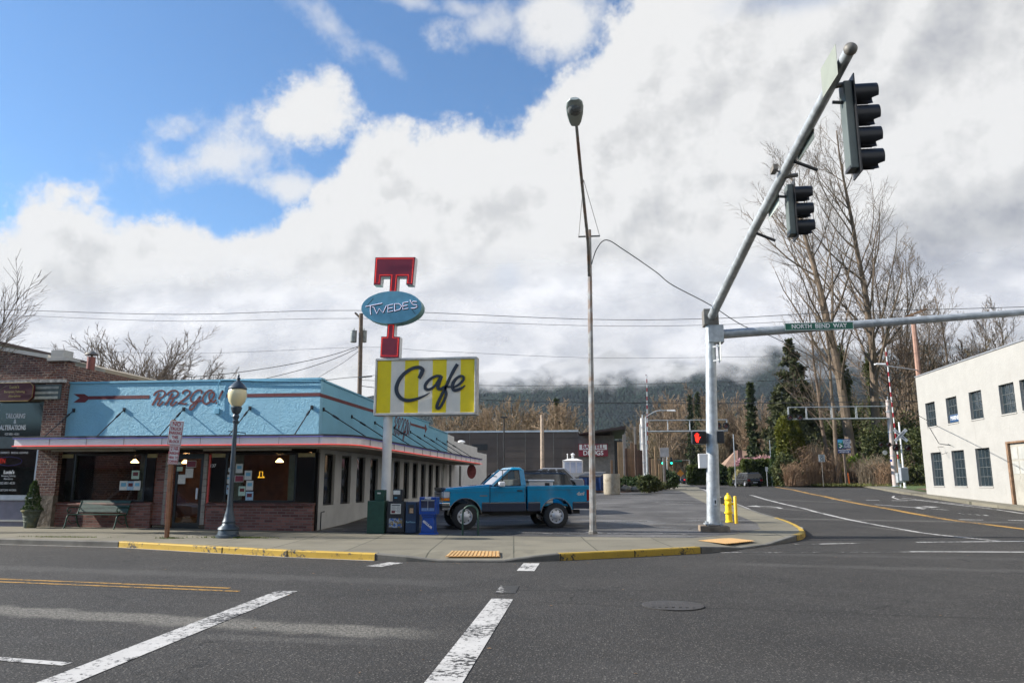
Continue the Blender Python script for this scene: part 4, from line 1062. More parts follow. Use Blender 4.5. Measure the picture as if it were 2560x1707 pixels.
# pier
pr_ = MB(); pr_.box(x_w, xr, GY, GY + .3, z_sill, zc - .001); pr_.build('pier', M['brickold'], shop, W=True)
B(x_w, xr, GY - .04, GY + .3, .1, z_sill - .001).build('stone_base', mat('rough_stone', (.20, .17, .14), .9, 0, .35, 4, .9, 6, .05), shop, W=True)
B(xl, A(106, 1040)[0], GY + .02, GY + .2, z_pt + .1, z_pl).build('sign_panel', M['gloss'], shop, W=True)
B(xl, x_w - .001, GY + .02, GY + .2, z_wt, z_pt + .099).build('teal_band', mat('teal_band', (.05, .075, .085), .6, 0, .2), shop, W=True)
f = MB(); f.box(xl, x_w - .001, GY + .02, GY + .12, z_sill - .10, z_sill); f.box(xl, x_w - .06, GY - .03, GY + .1, z_sill - .17, z_sill - .101)
f.build('sill', M['alum'], shop, W=True)
B(xl, x_w - .001, GY + .04, GY + .2, .15, z_sill - .171).build('stall_riser', mat('grey_violet_panel', (.22, .21, .26), .7, 0, .1), shop, W=True)
B(xl, x_w - .001, GY + .0, GY + .038, .38, .44).build('kick_rail', M['wallwhite'], shop, W=True)
w = B(x_w - .07, x_w - .002, GY + .02, GY + .1, z_sill + .001, z_wt - .001).build('window', M['alum'], shop, W=True)
B(xl, x_w - .07, GY + .05, GY + .06, z_sill + .001, z_wt - .001).build('pane', M['glass'], w, W=True)
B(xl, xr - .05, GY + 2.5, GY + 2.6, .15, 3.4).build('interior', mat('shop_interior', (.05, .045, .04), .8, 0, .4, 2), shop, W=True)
B(xl, xr - .05, GY + .36, GY + 12, zc + .1, zc + .3).build('roof', M['roof'], shop, W=True)
B(xr - .3, xr, GY + .36, GY + 12, .1, zc + .6).build('wall', M['brickold'], shop, W=True)
def T(s_, pxc, pyc, hpx, m, Y=GY, sx=1.0, par=shop, name='lettering', **k):
    c = at(pxc, pyc, Y); c2 = at(pxc, pyc + hpx, Y); hh = abs(c.z - c2.z)
    return text(s_, hh * 1.4, m, par, (c.x, Y, c.z), name=name, sx=sx, W=True, ex=.002, **k)
pt = mat('sign_lettering_white', (.62, .64, .66), .6)
T('TAILORING', 38.5, 1040, 12, pt, GY + .015, .62, off=.006); T('&', 37.5, 1053.5, 11, pt, GY + .015, .7, off=.006); T('ALTERATIONS', 32, 1069, 12, pt, GY + .015, .66, off=.006)
T('425-831-4531', 30, 1085, 5.5, pt, GY + .015, .95)
T('EXPERTS', 12.5, 1131.5, 5, pt, GY + .03, .9); T('BRIDAL GOWNS', 49, 1131.5, 5, pt, GY + .03, .9)
T("Lucia's", 22.5, 1180, 8.5, M['whiteclean'], GY + .03, .95, off=.006); T('European Tailoring', 21, 1189, 4.5, pt, GY + .03, .8); T('&', 21, 1192.8, 2.5, pt, GY + .03); T('Alterations', 20.5, 1196.5, 4.5, pt, GY + .03, .9)
T('425-831-4531', 18, 1207.5, 6, pt, GY + .03, .95); T('CUSTOM WORK', 17.5, 1225, 5, pt, GY + .03, 1.0)
c = at(0, 1152, GY + .03)
T('OPEN', -1, 1152, 12, M['neonred'], GY + .3, .75)
MB().tube([(c.x + .12 + .48 * math.cos(t_ / 24 * 2 * PI), GY + .3, c.z + .15 * math.sin(t_ / 24 * 2 * PI)) for t_ in range(25)], .012, 6).build('neon_oval', M['neonblue'], shop, W=True)
# maroon sign board with cut corners
x0, z1_ = A(-8, 957, GY - .25); x1, z0_ = A(80, 1002, GY - .25); cc = .13
x0 -= .25
sb = [(x0 + cc, z0_), (x1 - cc, z0_), (x1, z0_ + cc), (x1, z1_ - cc), (x1 - cc, z1_), (x0 + cc, z1_), (x0, z1_ - cc), (x0, z0_ + cc)]
s1 = MB().prism(sb, GY - .25, GY - .16, 'y').build('sign_board', mat('maroon_board', (.085, .012, .018), .5, 0, .15), shop, W=True)
gold = mat('gold_lettering', (.36, .27, .10), .5)
rim = MB().tube([(sx_ * .985 + (x0 + x1) / 2 * .015, GY - .255, sz_ * .985 + (z0_ + z1_) / 2 * .015) for sx_, sz_ in sb + sb[:1]], .012, 5); rim.build('gold_rim', gold, s1, W=True)
for s_, py_, h_ in (("Lucia's", 967, 7.5), ('European Tailoring', 979, 5.5), ('&', 984, 2.5), ('Alterations', 990, 5.5)):
    T(s_, 36, py_, h_, gold, GY - .262, .95, s1, off=.003)
lv = MB(); xa, za = A(82, 962); xb, zb2 = A(152, 998)
lv.box(xa, xb, GY - .06, GY - .003, zb2, za); lo = lv.build('louvre_panel', mat('teal_grey', (.09, .12, .125), .7, 0, .2), shop, W=True)
sm = MB()
for k in range(3):
    zz = za - .06 - k * (za - zb2) / 3; sm.box(xa + .12 + .03 * k, xb - .08, GY - .075, GY - .062, zz - .10, zz - .01)
sm.build('louvre_slat', mat('grey_slat', (.30, .33, .31), .7, 0, .25, 6), lo, W=True)
B(xl, xr + .02, GY - .1, GY - .002, A(50, 958)[1], A(50, 951)[1]).build('cornice', mat('flaking_cornice', (.42, .42, .40), .8, 0, .5, 8), shop, W=True)

# tan building behind with a falling roof line
tan = thing('tan_building', 'tan rendered building with brown roof edge rising behind the brick shop', 'building', (-26, 33, .3))
p0, p1, p2 = at(0, 858, 33), at(222, 905, 33), at(-300, 790, 33)
MB().prism([(p2.x, .3), (p1.x + .9, .3), (p1.x + .9, p1.z - .35), (p1.x, p1.z - .12), (p0.x, p0.z), (p2.x, p2.z)], 33, 45, 'y').build('wall', mat('tan_render', (.40, .34, .25), .8, 0, .08), tan, W=True)
MB().beam((p2.x, 32.93, p2.z + .06), (p1.x + .1, 32.93, p1.z - .06), .2, .12).build('roof_edge', mat('brown_edge', (.08, .045, .035), .7), tan, W=True)
red = thing('red_roof_lean_to', 'dark red lean to roof sloping between brick shop and flue pipe', 'roof', (-20, 26, 3))
a, b = at(163, 925, 26), at(262, 952, 26)
MB().prism([(a.x, a.z), (b.x, b.z), (b.x, 3.0), (a.x, 3.0)], 26, 31, 'y').build('roof_slope', mat('dark_red_roof', (.12, .03, .03), .8, 0, .3, 5), red, W=True)
# ================================================================== pylon sign of the cafe
PY = 23.4
pyl = thing('pylon_sign', 'tall sign on white post with red T, blue oval and yellow striped panel', 'sign', (-6.82, PY, .18))
MB().lathe([(.145, .18), (.145, 3.86)], 24, (-6.83, PY, 0)).build('post', M['white'], pyl, smooth=True, W=True)
FZ = 23.18   # face plane
def sq(px_, py_): q = at(px_, py_, FZ); return q.x, q.z
x0, zt = sq(938, 896); x1, zb = sq(1191, 1036)
zt2 = zt
fr = MB(); D = .42; e = .075
fr.box(x0, x1, FZ, FZ + D, zb, zb + e); fr.box(x0, x1, FZ, FZ + D, zt - e, zt); fr.box(x0, x0 + e, FZ, FZ + D, zb + e + .001, zt - e - .001); fr.box(x1 - e, x1, FZ, FZ + D, zb + e + .001, zt - e - .001); fr.box(x0 + e + .001, x1 - e - .001, FZ + .1, FZ + D - .1, zb + e + .001, zt - e - .001)
fo = fr.build('panel_frame', mat('worn_sign_frame', (.52, .50, .46), .5, .2, .15, 3, dirt=(.30, .22, .16), dirts=4, dlo=.56, dhi=.72), pyl, bevel=.012, W=True)
# fluted striped face: 7 bands
X0, X1 = x0 + e, x1 - e; nb = 7; bw = (X1 - X0) / nb
for k in range(nb):
    m = MB(); a, b = X0 + k * bw, X0 + (k + 1) * bw; n = 12
    for i in range(n):
        u, v = a + (b - a) * i / n, a + (b - a) * (i + 1) / n; mid = (u + v) / 2
        m.add([(u, FZ + .05, zb + e), (mid, FZ + .038, zb + e), (v, FZ + .05, zb + e), (u, FZ + .05, zt - e), (mid, FZ + .038, zt - e), (v, FZ + .05, zt - e)], [(0, 1, 4, 3), (1, 2, 5, 4)])
    m.build('sign_stripe', M['signyellow'] if k % 2 == 0 else M['ivory'], pyl, fix=False, W=True)
def Z3c(x, y, d):
    u = (x - 285) / (1195 - 285); 
    px_, py_ = 860 + x / 3.5625, 620 + y / 3.5625
    q = at(px_, py_, FZ + .03); return (q.x, FZ + .03 - d, q.z)
CAFE = [
 ([(668, 1160), (690, 1118), (700, 1082), (668, 1062), (610, 1072), (545, 1112), (495, 1170), (468, 1240), (478, 1300), (520, 1345), (580, 1356), (650, 1342), (712, 1318), (765, 1288)],
  [30, 34, 34, 30, 28, 30, 32, 33, 34, 33, 30, 24, 16, 5]),
 ([(868, 1142), (820, 1140), (765, 1170), (728, 1215), (728, 1252), (765, 1258), (815, 1220), (866, 1142)], [26, 22, 24, 28, 28, 24, 20, 24]),
 ([(872, 1138), (852, 1190), (838, 1235), (850, 1258), (885, 1240), (915, 1215)], [26, 28, 30, 26, 18, 12]),
 ([(1012, 1034), (975, 1095), (940, 1165), (905, 1240), (870, 1310), (835, 1385), (830, 1425), (855, 1420), (890, 1360), (910, 1300), (905, 1240), (935, 1235), (975, 1240)],
  [30, 29, 27, 27, 27, 28, 26, 24, 25, 24, 18, 16, 14]),
 ([(975, 1240), (1025, 1215), (1064, 1172), (1062, 1145), (1030, 1142), (985, 1180), (966, 1230), (980, 1264), (1015, 1262), (1052, 1245), (1080, 1222)], [16, 20, 24, 22, 22, 28, 30, 28, 26, 20, 8])]
cm = MB()
for i, (p, w) in enumerate(CAFE):
    P3 = catmull([(a, b, c) for (a, b), c in zip(p, w)], 6)
    cm.ribbon([(a, b) for a, b, c in P3], [c for a, b, c in P3], lambda x, y, d, i=i: Z3c(x, y, d + .001 * i), .02)
cm.build('cafe_lettering', M['signink'], pyl, W=True)
# lower red box with neck, upper T, oval between
def zz(x, y): q = at(860 + x / 3.5625, 620 + y / 3.5625, FZ + .02); return (q.x, q.z)
def redbox(name, P, neon):
    Q = [zz(*p) for p in P]
    o = MB().prism(Q, FZ + .03, FZ + .34, 'y').build(name, M['whiteclean'], pyl, W=True)
    MB().prism(Q, FZ + .015, FZ + .028, 'y').build('red_face', M['sign_red'], o, W=True)
    N_ = [zz(*p) for p in neon]
    MB().tube([(x, FZ - .01, z) for x, z in N_ + N_[:1]], .008, 6).build('neon_outline', M['neonred'], o, W=True)
redbox('box_letter', [(332, 788), (380, 788), (388, 678), (452, 678), (445, 788), (498, 790), (490, 975), (322, 975)],
       [(342, 800), (392, 800), (402, 688), (442, 688), (436, 802), (486, 803), (476, 962), (332, 958)])
redbox('letter_t', [(280, 84), (636, 82), (612, 328), (554, 326), (560, 255), (476, 254), (468, 390), (405, 390), (412, 256), (332, 256), (324, 330), (264, 328)],
       [(294, 96), (620, 95), (604, 314), (568, 314), (578, 241), (468, 241), (456, 384), (418, 384), (430, 242), (320, 242), (314, 312), (278, 312)])
c0 = zz(430, 535); rx = (zz(697, 535)[0] - zz(163, 535)[0]) / 2; rz = (zz(430, 392)[1] - zz(430, 680)[1]) / 2
EL = [(c0[0] + rx * math.cos(k / 48 * 2 * PI), c0[1] + rz * math.sin(k / 48 * 2 * PI)) for k in range(48)]
ov = MB().prism(EL, FZ - .08, FZ + .36, 'y').build('oval_box', mat('oval_side', (.16, .30, .28), .5, 0, .3, 3), pyl, smooth=True, W=True)
MB().prism(EL, FZ - .095, FZ - .082, 'y').build('oval_face', M['signblue'], ov, W=True)
TW = [[(195, 525), (345, 495)], [(195, 525), (262, 450)], [(240, 518), (238, 560), (243, 597)], [(255, 530), (270, 530), (297, 588), (318, 542), (352, 580), (382, 515)],
      [(440, 505), (396, 513), (394, 575), (442, 562)], [(396, 543), (436, 536)], [(455, 565), (455, 500), (495, 500), (518, 520), (500, 550), (455, 565)],
      [(576, 483), (530, 491), (528, 551), (576, 540)], [(530, 520), (570, 513)], [(592, 466), (602, 486)], [(652, 482), (622, 478), (603, 494), (622, 508), (650, 510), (656, 526), (632, 540), (600, 540)], [(603, 545), (636, 588)]]
white_n = emis('neon_lilac', (.75, .72, 1.0), .35, (.7, .7, .75))
def zo(x, y, d): q = at(860 + x / 3.5625, 620 + y / 3.5625, FZ - .1); return (q.x, FZ - .1 - d, q.z)
for i, p in enumerate(TW):
    thin = i in (1, 11)
    bk = MB(); bk.ribbon(p, 4 if thin else 13, zo, .008)
    if not thin:
        bk.build('neon_backing', M['signink'], ov, W=True)
        MB().tube([zo(x - 2, y - 2, .035) for x, y in p], .010, 6).build('neon_letter', white_n, ov, W=True)
    else: bk.build('tube_support', M['signink'], ov, W=True)

# ================================================================== street lamp
lx, ly = -10.62, 20.86
lamp = thing('street_lamp', 'slender blue grey lamp post with cream acorn globe before the cafe front', 'street lamp', (lx, ly, .15))
m_lp = mat('lamp_iron', (.055, .075, .095), .42, .3, .2, 5)
L = (0, 0, 0)
MB().lathe([(.34, 0), (.34, .06), (.29, .09), (.27, .20), (.30, .23), (.28, .28), (.19, .34), (.17, .40), (.19, .43), (.16, .47), (.135, .60), (.10, .75), (.085, .85)], 24).build('base', m_lp, lamp, smooth=True)
sh = MB(); n = 16
for z0_, z1_, r0, r1 in ((.85, 3.25, .082, .058),):
    prof = [(r0, z0_), (r1, z1_)]; sh.lathe(prof, 16)
sh.lathe([(.085, 1.9), (.085, 1.95)], 16); sh.lathe([(.068, 3.2), (.085, 3.24), (.085, 3.28), (.065, 3.30)], 16)
sh.build('shaft', m_lp, lamp, smooth=True)
MB().lathe([(.065, 3.30), (.10, 3.40), (.07, 3.46), (.12, 3.52), (.15, 3.60), (.16, 3.66), (.13, 3.69)], 20).build('capital', m_lp, lamp, smooth=True)
MB().tube([(-.2, 0, 2.98), (.32, 0, 2.92), (.34, 0, 2.84)], .014, 6).build('banner_arm', m_lp, lamp)
gm = bpy.data.materials.new('lamp_globe'); gm.use_nodes = True; gb_ = gm.node_tree.nodes['Principled BSDF']
gb_.inputs['Base Color'].default_value = (.78, .70, .45, 1); gb_.inputs['Roughness'].default_value = .22; gb_.inputs['Subsurface Weight'].default_value = .3; gb_.inputs['Subsurface Radius'].default_value = (.1, .08, .05); gb_.inputs['Coat Weight'].default_value = .3
MB().lathe([(.13, 3.69), (.16, 3.73), (.225, 3.82), (.262, 3.95), (.268, 4.06), (.255, 4.15), (.235, 4.185)], 28).build('globe', gm, lamp, smooth=True)
MB().lathe([(.262, 4.185), (.268, 4.21), (.245, 4.25), (.19, 4.31), (.12, 4.38), (.065, 4.43), (.045, 4.46), (.065, 4.49), (.05, 4.53), (.02, 4.55), (.035, 4.58), (.008, 4.66)], 24).build('cap', m_lp, lamp, smooth=True)

# ================================================================== parking sign post
ps = thing('parking_sign', 'two white and red parking plates on leaning brown wooden post by the kerb', 'sign', (-12.15, 20.35, .15))
b_, t_ = gr(413, 1345, .15), at(438, 1052, 20.35)
MB().beam((0, 0, 0), (t_.x + 12.15 - .04, 0, 3.28), .10, .10, up=(0, 1, 0)).build('post', M['woodpost'], ps, bevel=.008)
m_ps = mat('sign_plate_white', (.66, .65, .62), .45, 0, .06, 3)
m_psr = mat('sign_text_red', (.30, .02, .03), .5)
def plate(name, lines, px0, py0, px1, py1, parent, root_, Y, tilt=0.0):
    a, b = at(px0, py0, Y), at(px1, py1, Y)
    w_, h_ = b.x - a.x, a.z - b.z; cx_, cz_ = (a.x + b.x) / 2, (a.z + b.z) / 2
    o = MB().box(-w_ / 2, w_ / 2, -.004, .004, -h_ / 2, h_ / 2).build(name, m_ps, parent, bevel=.004)
    o.location = Vector((cx_, Y, cz_)) - root_.location; o.rotation_euler = (0, tilt, 0)
    bd = MB()
    for q in ((-1, -1, 1, -1), (1, -1, 1, 1), (1, 1, -1, 1), (-1, 1, -1, -1)):
        bd.beam((q[0] * w_ * .455, -.0055, q[1] * h_ * .465), (q[2] * w_ * .455, -.0055, q[3] * h_ * .465), .012, .003, up=(0, 1, 0))
    bd.build('border', m_psr, o)
    for s_, fz, fh, sx in lines:
        text(s_, h_ * fh * 1.35, m_psr, o, (0, -.0065, h_ * fz), sx=sx, off=.003, ex=.001)
    return o
plate('sign_plate', [('NO', .36, .17, 1.0), ('TRUCK', .17, .13, .85), ('PARKING', .0, .12, .8), ('THIS', -.17, .12, .85), ('BLOCK', -.34, .12, .85)], 424, 1052, 454, 1113, ps, ps, 20.28, R(4))
plate('sign_plate', [('2 HR', .34, .20, .8), ('PARKING', .10, .15, .8), ('HERE TO', -.14, .14, .75), ('CORNER', -.35, .14, .8)], 423.5, 1114.5, 445.5, 1160, ps, ps, 20.28, R(4))

# ================================================================== bench
bn = thing('bench', 'dark green slatted metal park bench against the low brick base', 'bench', (-16.55, 23.5, .2), R(-5))
W2 = .93
def bench_end(sx_):
    m = MB()
    x = sx_ * W2
    m.tube(catmull([(x, -.28, 0), (x, -.22, .18), (x, -.16, .40), (x, .0, .44), (x, .2, .43), (x, .28, .5), (x, .40, .88)], 4), .022, 8)
    m.tube(catmull([(x, .42, 0), (x, .30, .15), (x, .20, .42)], 4), .022, 8)
    m.tube(catmull([(x, -.15, .28), (x, .05, .15), (x, .28, .2)], 4), .015, 6)
    m.tube(catmull([(x, .33, .66), (x, .1, .68), (x, -.15, .66), (x, -.2, .58), (x, -.12, .52), (x, -.05, .58)], 4), .018, 6)
    return m
for s_ in (-1, 1): bench_end(s_).build('bench_end', M['green'], bn, smooth=True)
bench_end(0).build('bench_end', M['green'], bn, smooth=True) if False else None
m = MB()
for k in range(9): y = -.19 + k * .05; m.box(-W2, W2, y, y + .032, .448, .462)
m.build('seat', M['green'], bn)
m = MB()
for k in range(9):
    z = .52 + k * .042; y = .275 + k * .0145; m.hexa([(-W2, y, z), (W2, y, z), (W2, y + .012, z), (-W2, y + .012, z)], [(-W2, y + .009, z + .028), (W2, y + .009, z + .028), (W2, y + .021, z + .028), (-W2, y + .021, z + .028)])
m.build('backrest', M['green'], bn)

# ================================================================== potted conifer
def foliage_mb(n, fn, size, seed=1, up=.3):
    rnd = random.Random(seed); m = MB()
    for i in range(n):
        p = Vector(fn(rnd)); s_ = size * rnd.uniform(.6, 1.35)
        a = Vector((rnd.gauss(0, 1), rnd.gauss(0, 1), rnd.gauss(0, 1) + up)).normalized()
        b = a.cross(Vector((rnd.gauss(0, 1), rnd.gauss(0, 1), rnd.gauss(0, 1)))).normalized()
        q = p + a * s_
        m.v += [tuple(p - b * s_ * .28), tuple(p + b * s_ * .28), tuple(q + b * s_ * .12), tuple(q - b * s_ * .16)]
        o = len(m.v) - 4; m.f.append((o, o + 1, o + 2, o + 3))
    return m
def leafmat(name, c1, c2, sc=1.2, tr=.25, rough=.7):
    m = bpy.data.materials.new(name); m.use_nodes = True; N = NT(m.node_tree); b = m.node_tree.nodes['Principled BSDF']
    tc = N.n('ShaderNodeTexCoord'); n_ = N.noise(tc.outputs['Object'], sc, 4, .6); n2 = N.noise(tc.outputs['Object'], sc * 9, 3, .6)
    c = N.mix(N.sstep(N.m('ADD', N.m('MULTIPLY', n_, .6), N.m('MULTIPLY', n2, .4)), .38, .62), c1, c2)
    N.l(c, b.inputs['Base Color']); b.inputs['Roughness'].default_value = rough; b.inputs['Specular IOR Level'].default_value = .3
    if tr:
        tb_ = N.n('ShaderNodeBsdfTranslucent'); N.l(c, tb_.inputs[0]); mx = N.n('ShaderNodeMixShader'); mx.inputs[0].default_value = tr
        N.l(b.outputs[0], mx.inputs[1]); N.l(tb_.outputs[0], mx.inputs[2]); N.l(mx.outputs[0], m.node_tree.nodes['Material Output'].inputs[0])
    return m
M['ever'] = leafmat('evergreen_leaf', (.020, .045, .012), (.075, .12, .035))
pp = gr(77, 1312, .15)
pp = at(77, 1300, 23.55)
pt_ = thing('potted_shrub', 'clipped conical evergreen in mossy green urn beside the brick pier', 'potted plant', (pp.x, 23.55, .2))
MB().lathe([(.22, 0), (.25, .05), (.27, .22), (.295, .24), (.28, .27), (.31, .40), (.335, .42), (.32, .45), (.36, .58), (.42, .63), (.42, .68), (.36, .69), (.34, .62), (.02, .6)], 26).build('pot', mat('mossy_pot', (.09, .11, .085), .8, 0, .3, 5, .3, 20, .01, dirt=(.22, .17, .02), dirts=3), pt_, smooth=True)
def cone_pt(rnd):
    z = rnd.random() ** 1.2; r = (.34 * (1 - z) ** .7 + .03) * (rnd.uniform(.75, 1.05)) * (1 + .12 * math.sin(z * 18)); a = rnd.uniform(0, 2 * PI)
    return (r * math.cos(a), r * math.sin(a), .62 + z * 1.15)
foliage_mb(3200, cone_pt, .055, 3).build('foliage', M['ever'], pt_, fix=False)
pt_.scale = (.76, .76, .86)

# ================================================================== news boxes
def bp(px_, py_, off=.154): q = gr(px_, py_, off); return q
a, b = bp(917, 1333), bp(959, 1333)
def boxat(name, label, cat, px0, px1, pyb, dep):
    a, b = gr(px0, pyb, .154), gr(px1, pyb, .154)
    t = thing(name, label, cat, ((a.x + b.x) / 2, a.y, g(a.y) + .154)); return t, (b.x - a.x) / 2
sc_ = 22.4 / 1929 * 1.0
t, w = boxat('newspaper_cabinet', 'dark green metal newspaper cabinet with small coin box, turned away', 'newspaper box', 916, 960, 1333, .5)
MB().box(-w, w, 0, .45, .0, .95).build('cabinet', M['green'], t, bevel=.012)
c = MB().box(-w + .20 * 1, w - .03, .05, .30, .952, 1.27).build('coin_box', M['green'], t, bevel=.01)
MB().box(.02, .12, .043, .049, 1.15, 1.19).build('label_plate', M['paper'], c)
t, w = boxat('newspaper_box', 'black newspaper box with coin head, front page window and blue poster', 'newspaper box', 966, 1011, 1333, .5)
bl = M['blackplastic']
MB().box(-w, w, 0, .42, .03, .93).build('cabinet', bl, t, bevel=.015)
c = MB().box(-.12, .17, .04, .30, .932, 1.28).build('coin_head', bl, t, bevel=.012)
MB().box(-.10, .11, .03, .038, 1.13, 1.25).build('price_plate', M['paper'], c); MB().box(-.06, .02, .03, .038, 1.02, 1.05).build('coin_slot', mat('sky_blue', (.05, .3, .5), .5), c)
def nprint(name, c1, c2, c3, sc):
    m_ = bpy.data.materials.new(name); m_.use_nodes = True; N = NT(m_.node_tree); b_2 = m_.node_tree.nodes['Principled BSDF']
    tc = N.n('ShaderNodeTexCoord'); V = tc.outputs['Object']; n_ = N.noise(V, sc, 3, .7)
    v = N.n('ShaderNodeTexVoronoi'); v.inputs['Scale'].default_value = sc * .8; N.l(V, v.inputs['Vector']); s2 = N.n('ShaderNodeSeparateColor'); N.l(v.outputs['Color'], s2.inputs[0])
    c = N.mix(N.sstep(s2.outputs[0], .45, .5), c1, c2); c = N.mix(N.sstep(s2.outputs[1], .72, .76), c, c3); N.l(c, b_2.inputs['Base Color']); return m_
fp = MB().box(-.155, .155, -.012, -.002, .57, .86).build('front_page', M['paper'], t)
ll = MB()
ll.box(-.13, .13, -.0145, -.0125, .80, .835)
for k in range(7): ll.box(-.13, -.01 + .02 * (k % 3), -.0145, -.0125, .77 - k * .026, .775 - k * .026 + .004); ll.box(.03, .13, -.0145, -.0125, .77 - k * .026, .775 - k * .026 + .004)
ll.build('print', mat('print_grey', (.12, .12, .13), .7), fp); MB().box(-.13, -.02, -.0165, -.0148, .59, .66).build('print', M['darkred'], fp)
MB().box(-.20, .20, -.012, -.002, .17, .44).build('poster', nprint('sport_poster', (.03, .10, .32), (.30, .34, .40), (.22, .16, .05), 26), t)
MB().box(-.2, .2, -.03, -.002, .495, .51).build('handle', M['black'], t)
t, w = boxat('newspaper_box', 'narrow dark blue real estate paper box between black and bright blue boxes', 'newspaper box', 1013, 1040, 1334, .5)
db = mat('navy_enamel', (.012, .035, .085), .4, 0, .2)
MB().box(-w, w, 0, .42, .02, .92).build('cabinet', db, t, bevel=.012)
MB().box(-.085, .085, -.008, -.001, .58, .84).build('window', M['black'], t); MB().box(-.04, .07, -.015, -.009, .6, .74).build('magazine', mat('magazine', (.45, .30, .18), .6, 0, .4, 40), t)
text('Real Estate', .07, mat('pale_blue_text', (.25, .45, .55), .6), t, (0, -.004, .34), sx=.9, off=.001)
t, w = boxat('newspaper_box', 'bright blue plastic free paper dispenser with flared foot beside the truck', 'newspaper box', 1045, 1092, 1336, .5)
m_bl = mat('bright_blue_plastic', (.008, .055, .30), .35, 0, .1)
MB().hexa([(-.27, -.02, 0), (.27, -.02, 0), (.27, .44, 0), (-.27, .44, 0)], [(-.2, .02, .07), (.2, .02, .07), (.2, .40, .07), (-.2, .40, .07)]).hexa([(-.2, .02, .072), (.2, .02, .072), (.2, .40, .072), (-.2, .40, .072)], [(-.165, .05, .5), (.165, .05, .5), (.165, .38, .5), (-.165, .38, .5)]).build('pedestal', m_bl, t, bevel=.012)
MB().hexa([(-.19, .02, .502), (.19, .02, .502), (.19, .42, .502), (-.19, .42, .502)], [(-.19, .02, .57), (.19, .02, .57), (.19, .42, .57), (-.19, .42, .57)]).build('collar', m_bl, t, bevel=.01)
hd = MB(); hd.box(-.25, .25, -.02, .02, .572, .66); hd.box(-.25, .25, -.02, .02, 1.0, 1.07); hd.box(-.25, -.205, -.02, .02, .661, .999); hd.box(.205, .25, -.02, .02, .661, .999); hd.box(-.25, .25, .021, .44, .572, 1.07)
h = hd.build('head', m_bl, t, bevel=.012)
MB().box(-.204, .204, .008, .018, .661, .999).build('window', mat('dark_window', (.04, .045, .08), .15, 0, .3, 3), h)
MB().box(-.006, .006, -.002, .007, .70, .98).build('window_bar', M['alum'], h); MB().box(-.2, .2, -.01, .006, .965, .985).build('door_rail', M['alum'], h)
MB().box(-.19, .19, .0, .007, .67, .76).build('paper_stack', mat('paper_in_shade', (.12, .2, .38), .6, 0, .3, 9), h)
text('FREE', .085, M['whiteclean'], h, (0, -.024, 1.035), sx=1.05, off=.003, shear=.2)
text('REGULAR', .085, M['ivory'], t, (0, -.005, .29), rot=(R(83), 0, 0), sx=.9, off=.003).rotation_euler = (R(86), R(38), 0)
MB().box(-.12, .06, -.002, .04, .30, .301).build('sticker', M['ivory'], t) if False else None

# ================================================================== bike rack
br = thing('bike_rack', 'dark green hoop bicycle stand in front of the pickup wheel', 'bike rack', (-3.93, 22.16, .165))
r_ = .225; P = [(-r_, 0, .0), (-r_, 0, .62)] + [(-r_ * math.cos(k / 10 * PI), 0, .62 + r_ * math.sin(k / 10 * PI)) for k in range(1, 10)] + [(r_, 0, .62), (r_, 0, 0)]
MB().tube(P, .028, 10).build('hoop', mat('rack_green', (.018, .06, .04), .5, 0, .2), br, smooth=True)
for s_ in (-1, 1): MB().lathe([(.085, 0), (.085, .012), (.03, .02)], 14, (s_ * r_, 0, 0)).build('foot_plate', mat('rack_foot', (.02, .04, .03), .6), br)

# ================================================================== tall street light with drop cable
sx_, sy_ = -.43, 22.93
sl2 = thing('street_light', 'tall weathered metal street light with long arm reaching over the road', 'street light', (sx_, sy_, .16))
def T3(px_, py_, Y): q = at(px_, py_, Y); return Vector((q.x, Y, q.z))
top = T3(1473, 575, sy_)
n8 = MB().tube([(0, 0, .05), (top.x - sx_, 0, top.z - .16)], [.10, .062], 8); n8.build('pole', M['steel_rust'], sl2)
MB().box(-.16, .16, -.16, .16, 0, .04).lathe([(.13, .04), (.13, .1), (.105, .14)], 8).build('base_plate', M['steel_dark'], sl2)
LY = 15.2
j0 = T3(1473, 690, sy_); hd_ = T3(1440, 303, LY); mid = T3(1462, 530, 19.6)
o_ = sl2.location
arm = catmull([tuple(j0 - o_), tuple(T3(1470, 610, 21.4) - o_), tuple(mid - o_), tuple(T3(1450, 410, 17.2) - o_), tuple(hd_ - o_)], 6)
MB().tube(arm, [.055 - .02 * i / (len(arm) - 1) for i in range(len(arm))], 8).build('arm', M['steel_rust'], sl2, smooth=True)
cb = T3(1473, 590, sy_) - o_
MB().tube([T3(1446, 592, sy_) - o_, T3(1500, 590, sy_) - o_], .028, 6).build('cross_bar', M['steel_dark'], sl2)
tie = T3(1459, 450, 18.2) - o_
for q in ((1447, 591), (1499, 589)): MB().tube([T3(*q, sy_) - o_, tie], .008, 5).build('tie_wire', M['steel_dark'], sl2)
hv = [(.0, .0)]
ld = (hd_ - T3(1444, 340, 15.9)).normalized()
cc = T3(1437, 278, LY - .35) - o_
def lum():
    m = MB(); n = 20; secs = [(.40, .09, .05), (.30, .13, .07), (.10, .17, .09), (-.12, .185, .10), (-.25, .165, .09), (-.33, .09, .05)]
    for k, (y, rx_, rz_) in enumerate(secs):
        for i in range(n):
            a_ = 2 * PI * i / n; m.v.append((rx_ * math.cos(a_), y, rz_ * math.sin(a_) * (1.0 if math.sin(a_) > 0 else .55)))
    for k in range(len(secs) - 1):
        for i in range(n): m.f.append((k * n + i, k * n + (i + 1) % n, (k + 1) * n + (i + 1) % n, (k + 1) * n + i))
    m.f.append(tuple(range(n))); m.f.append(tuple((len(secs) - 1) * n + i for i in range(n)))
    return m
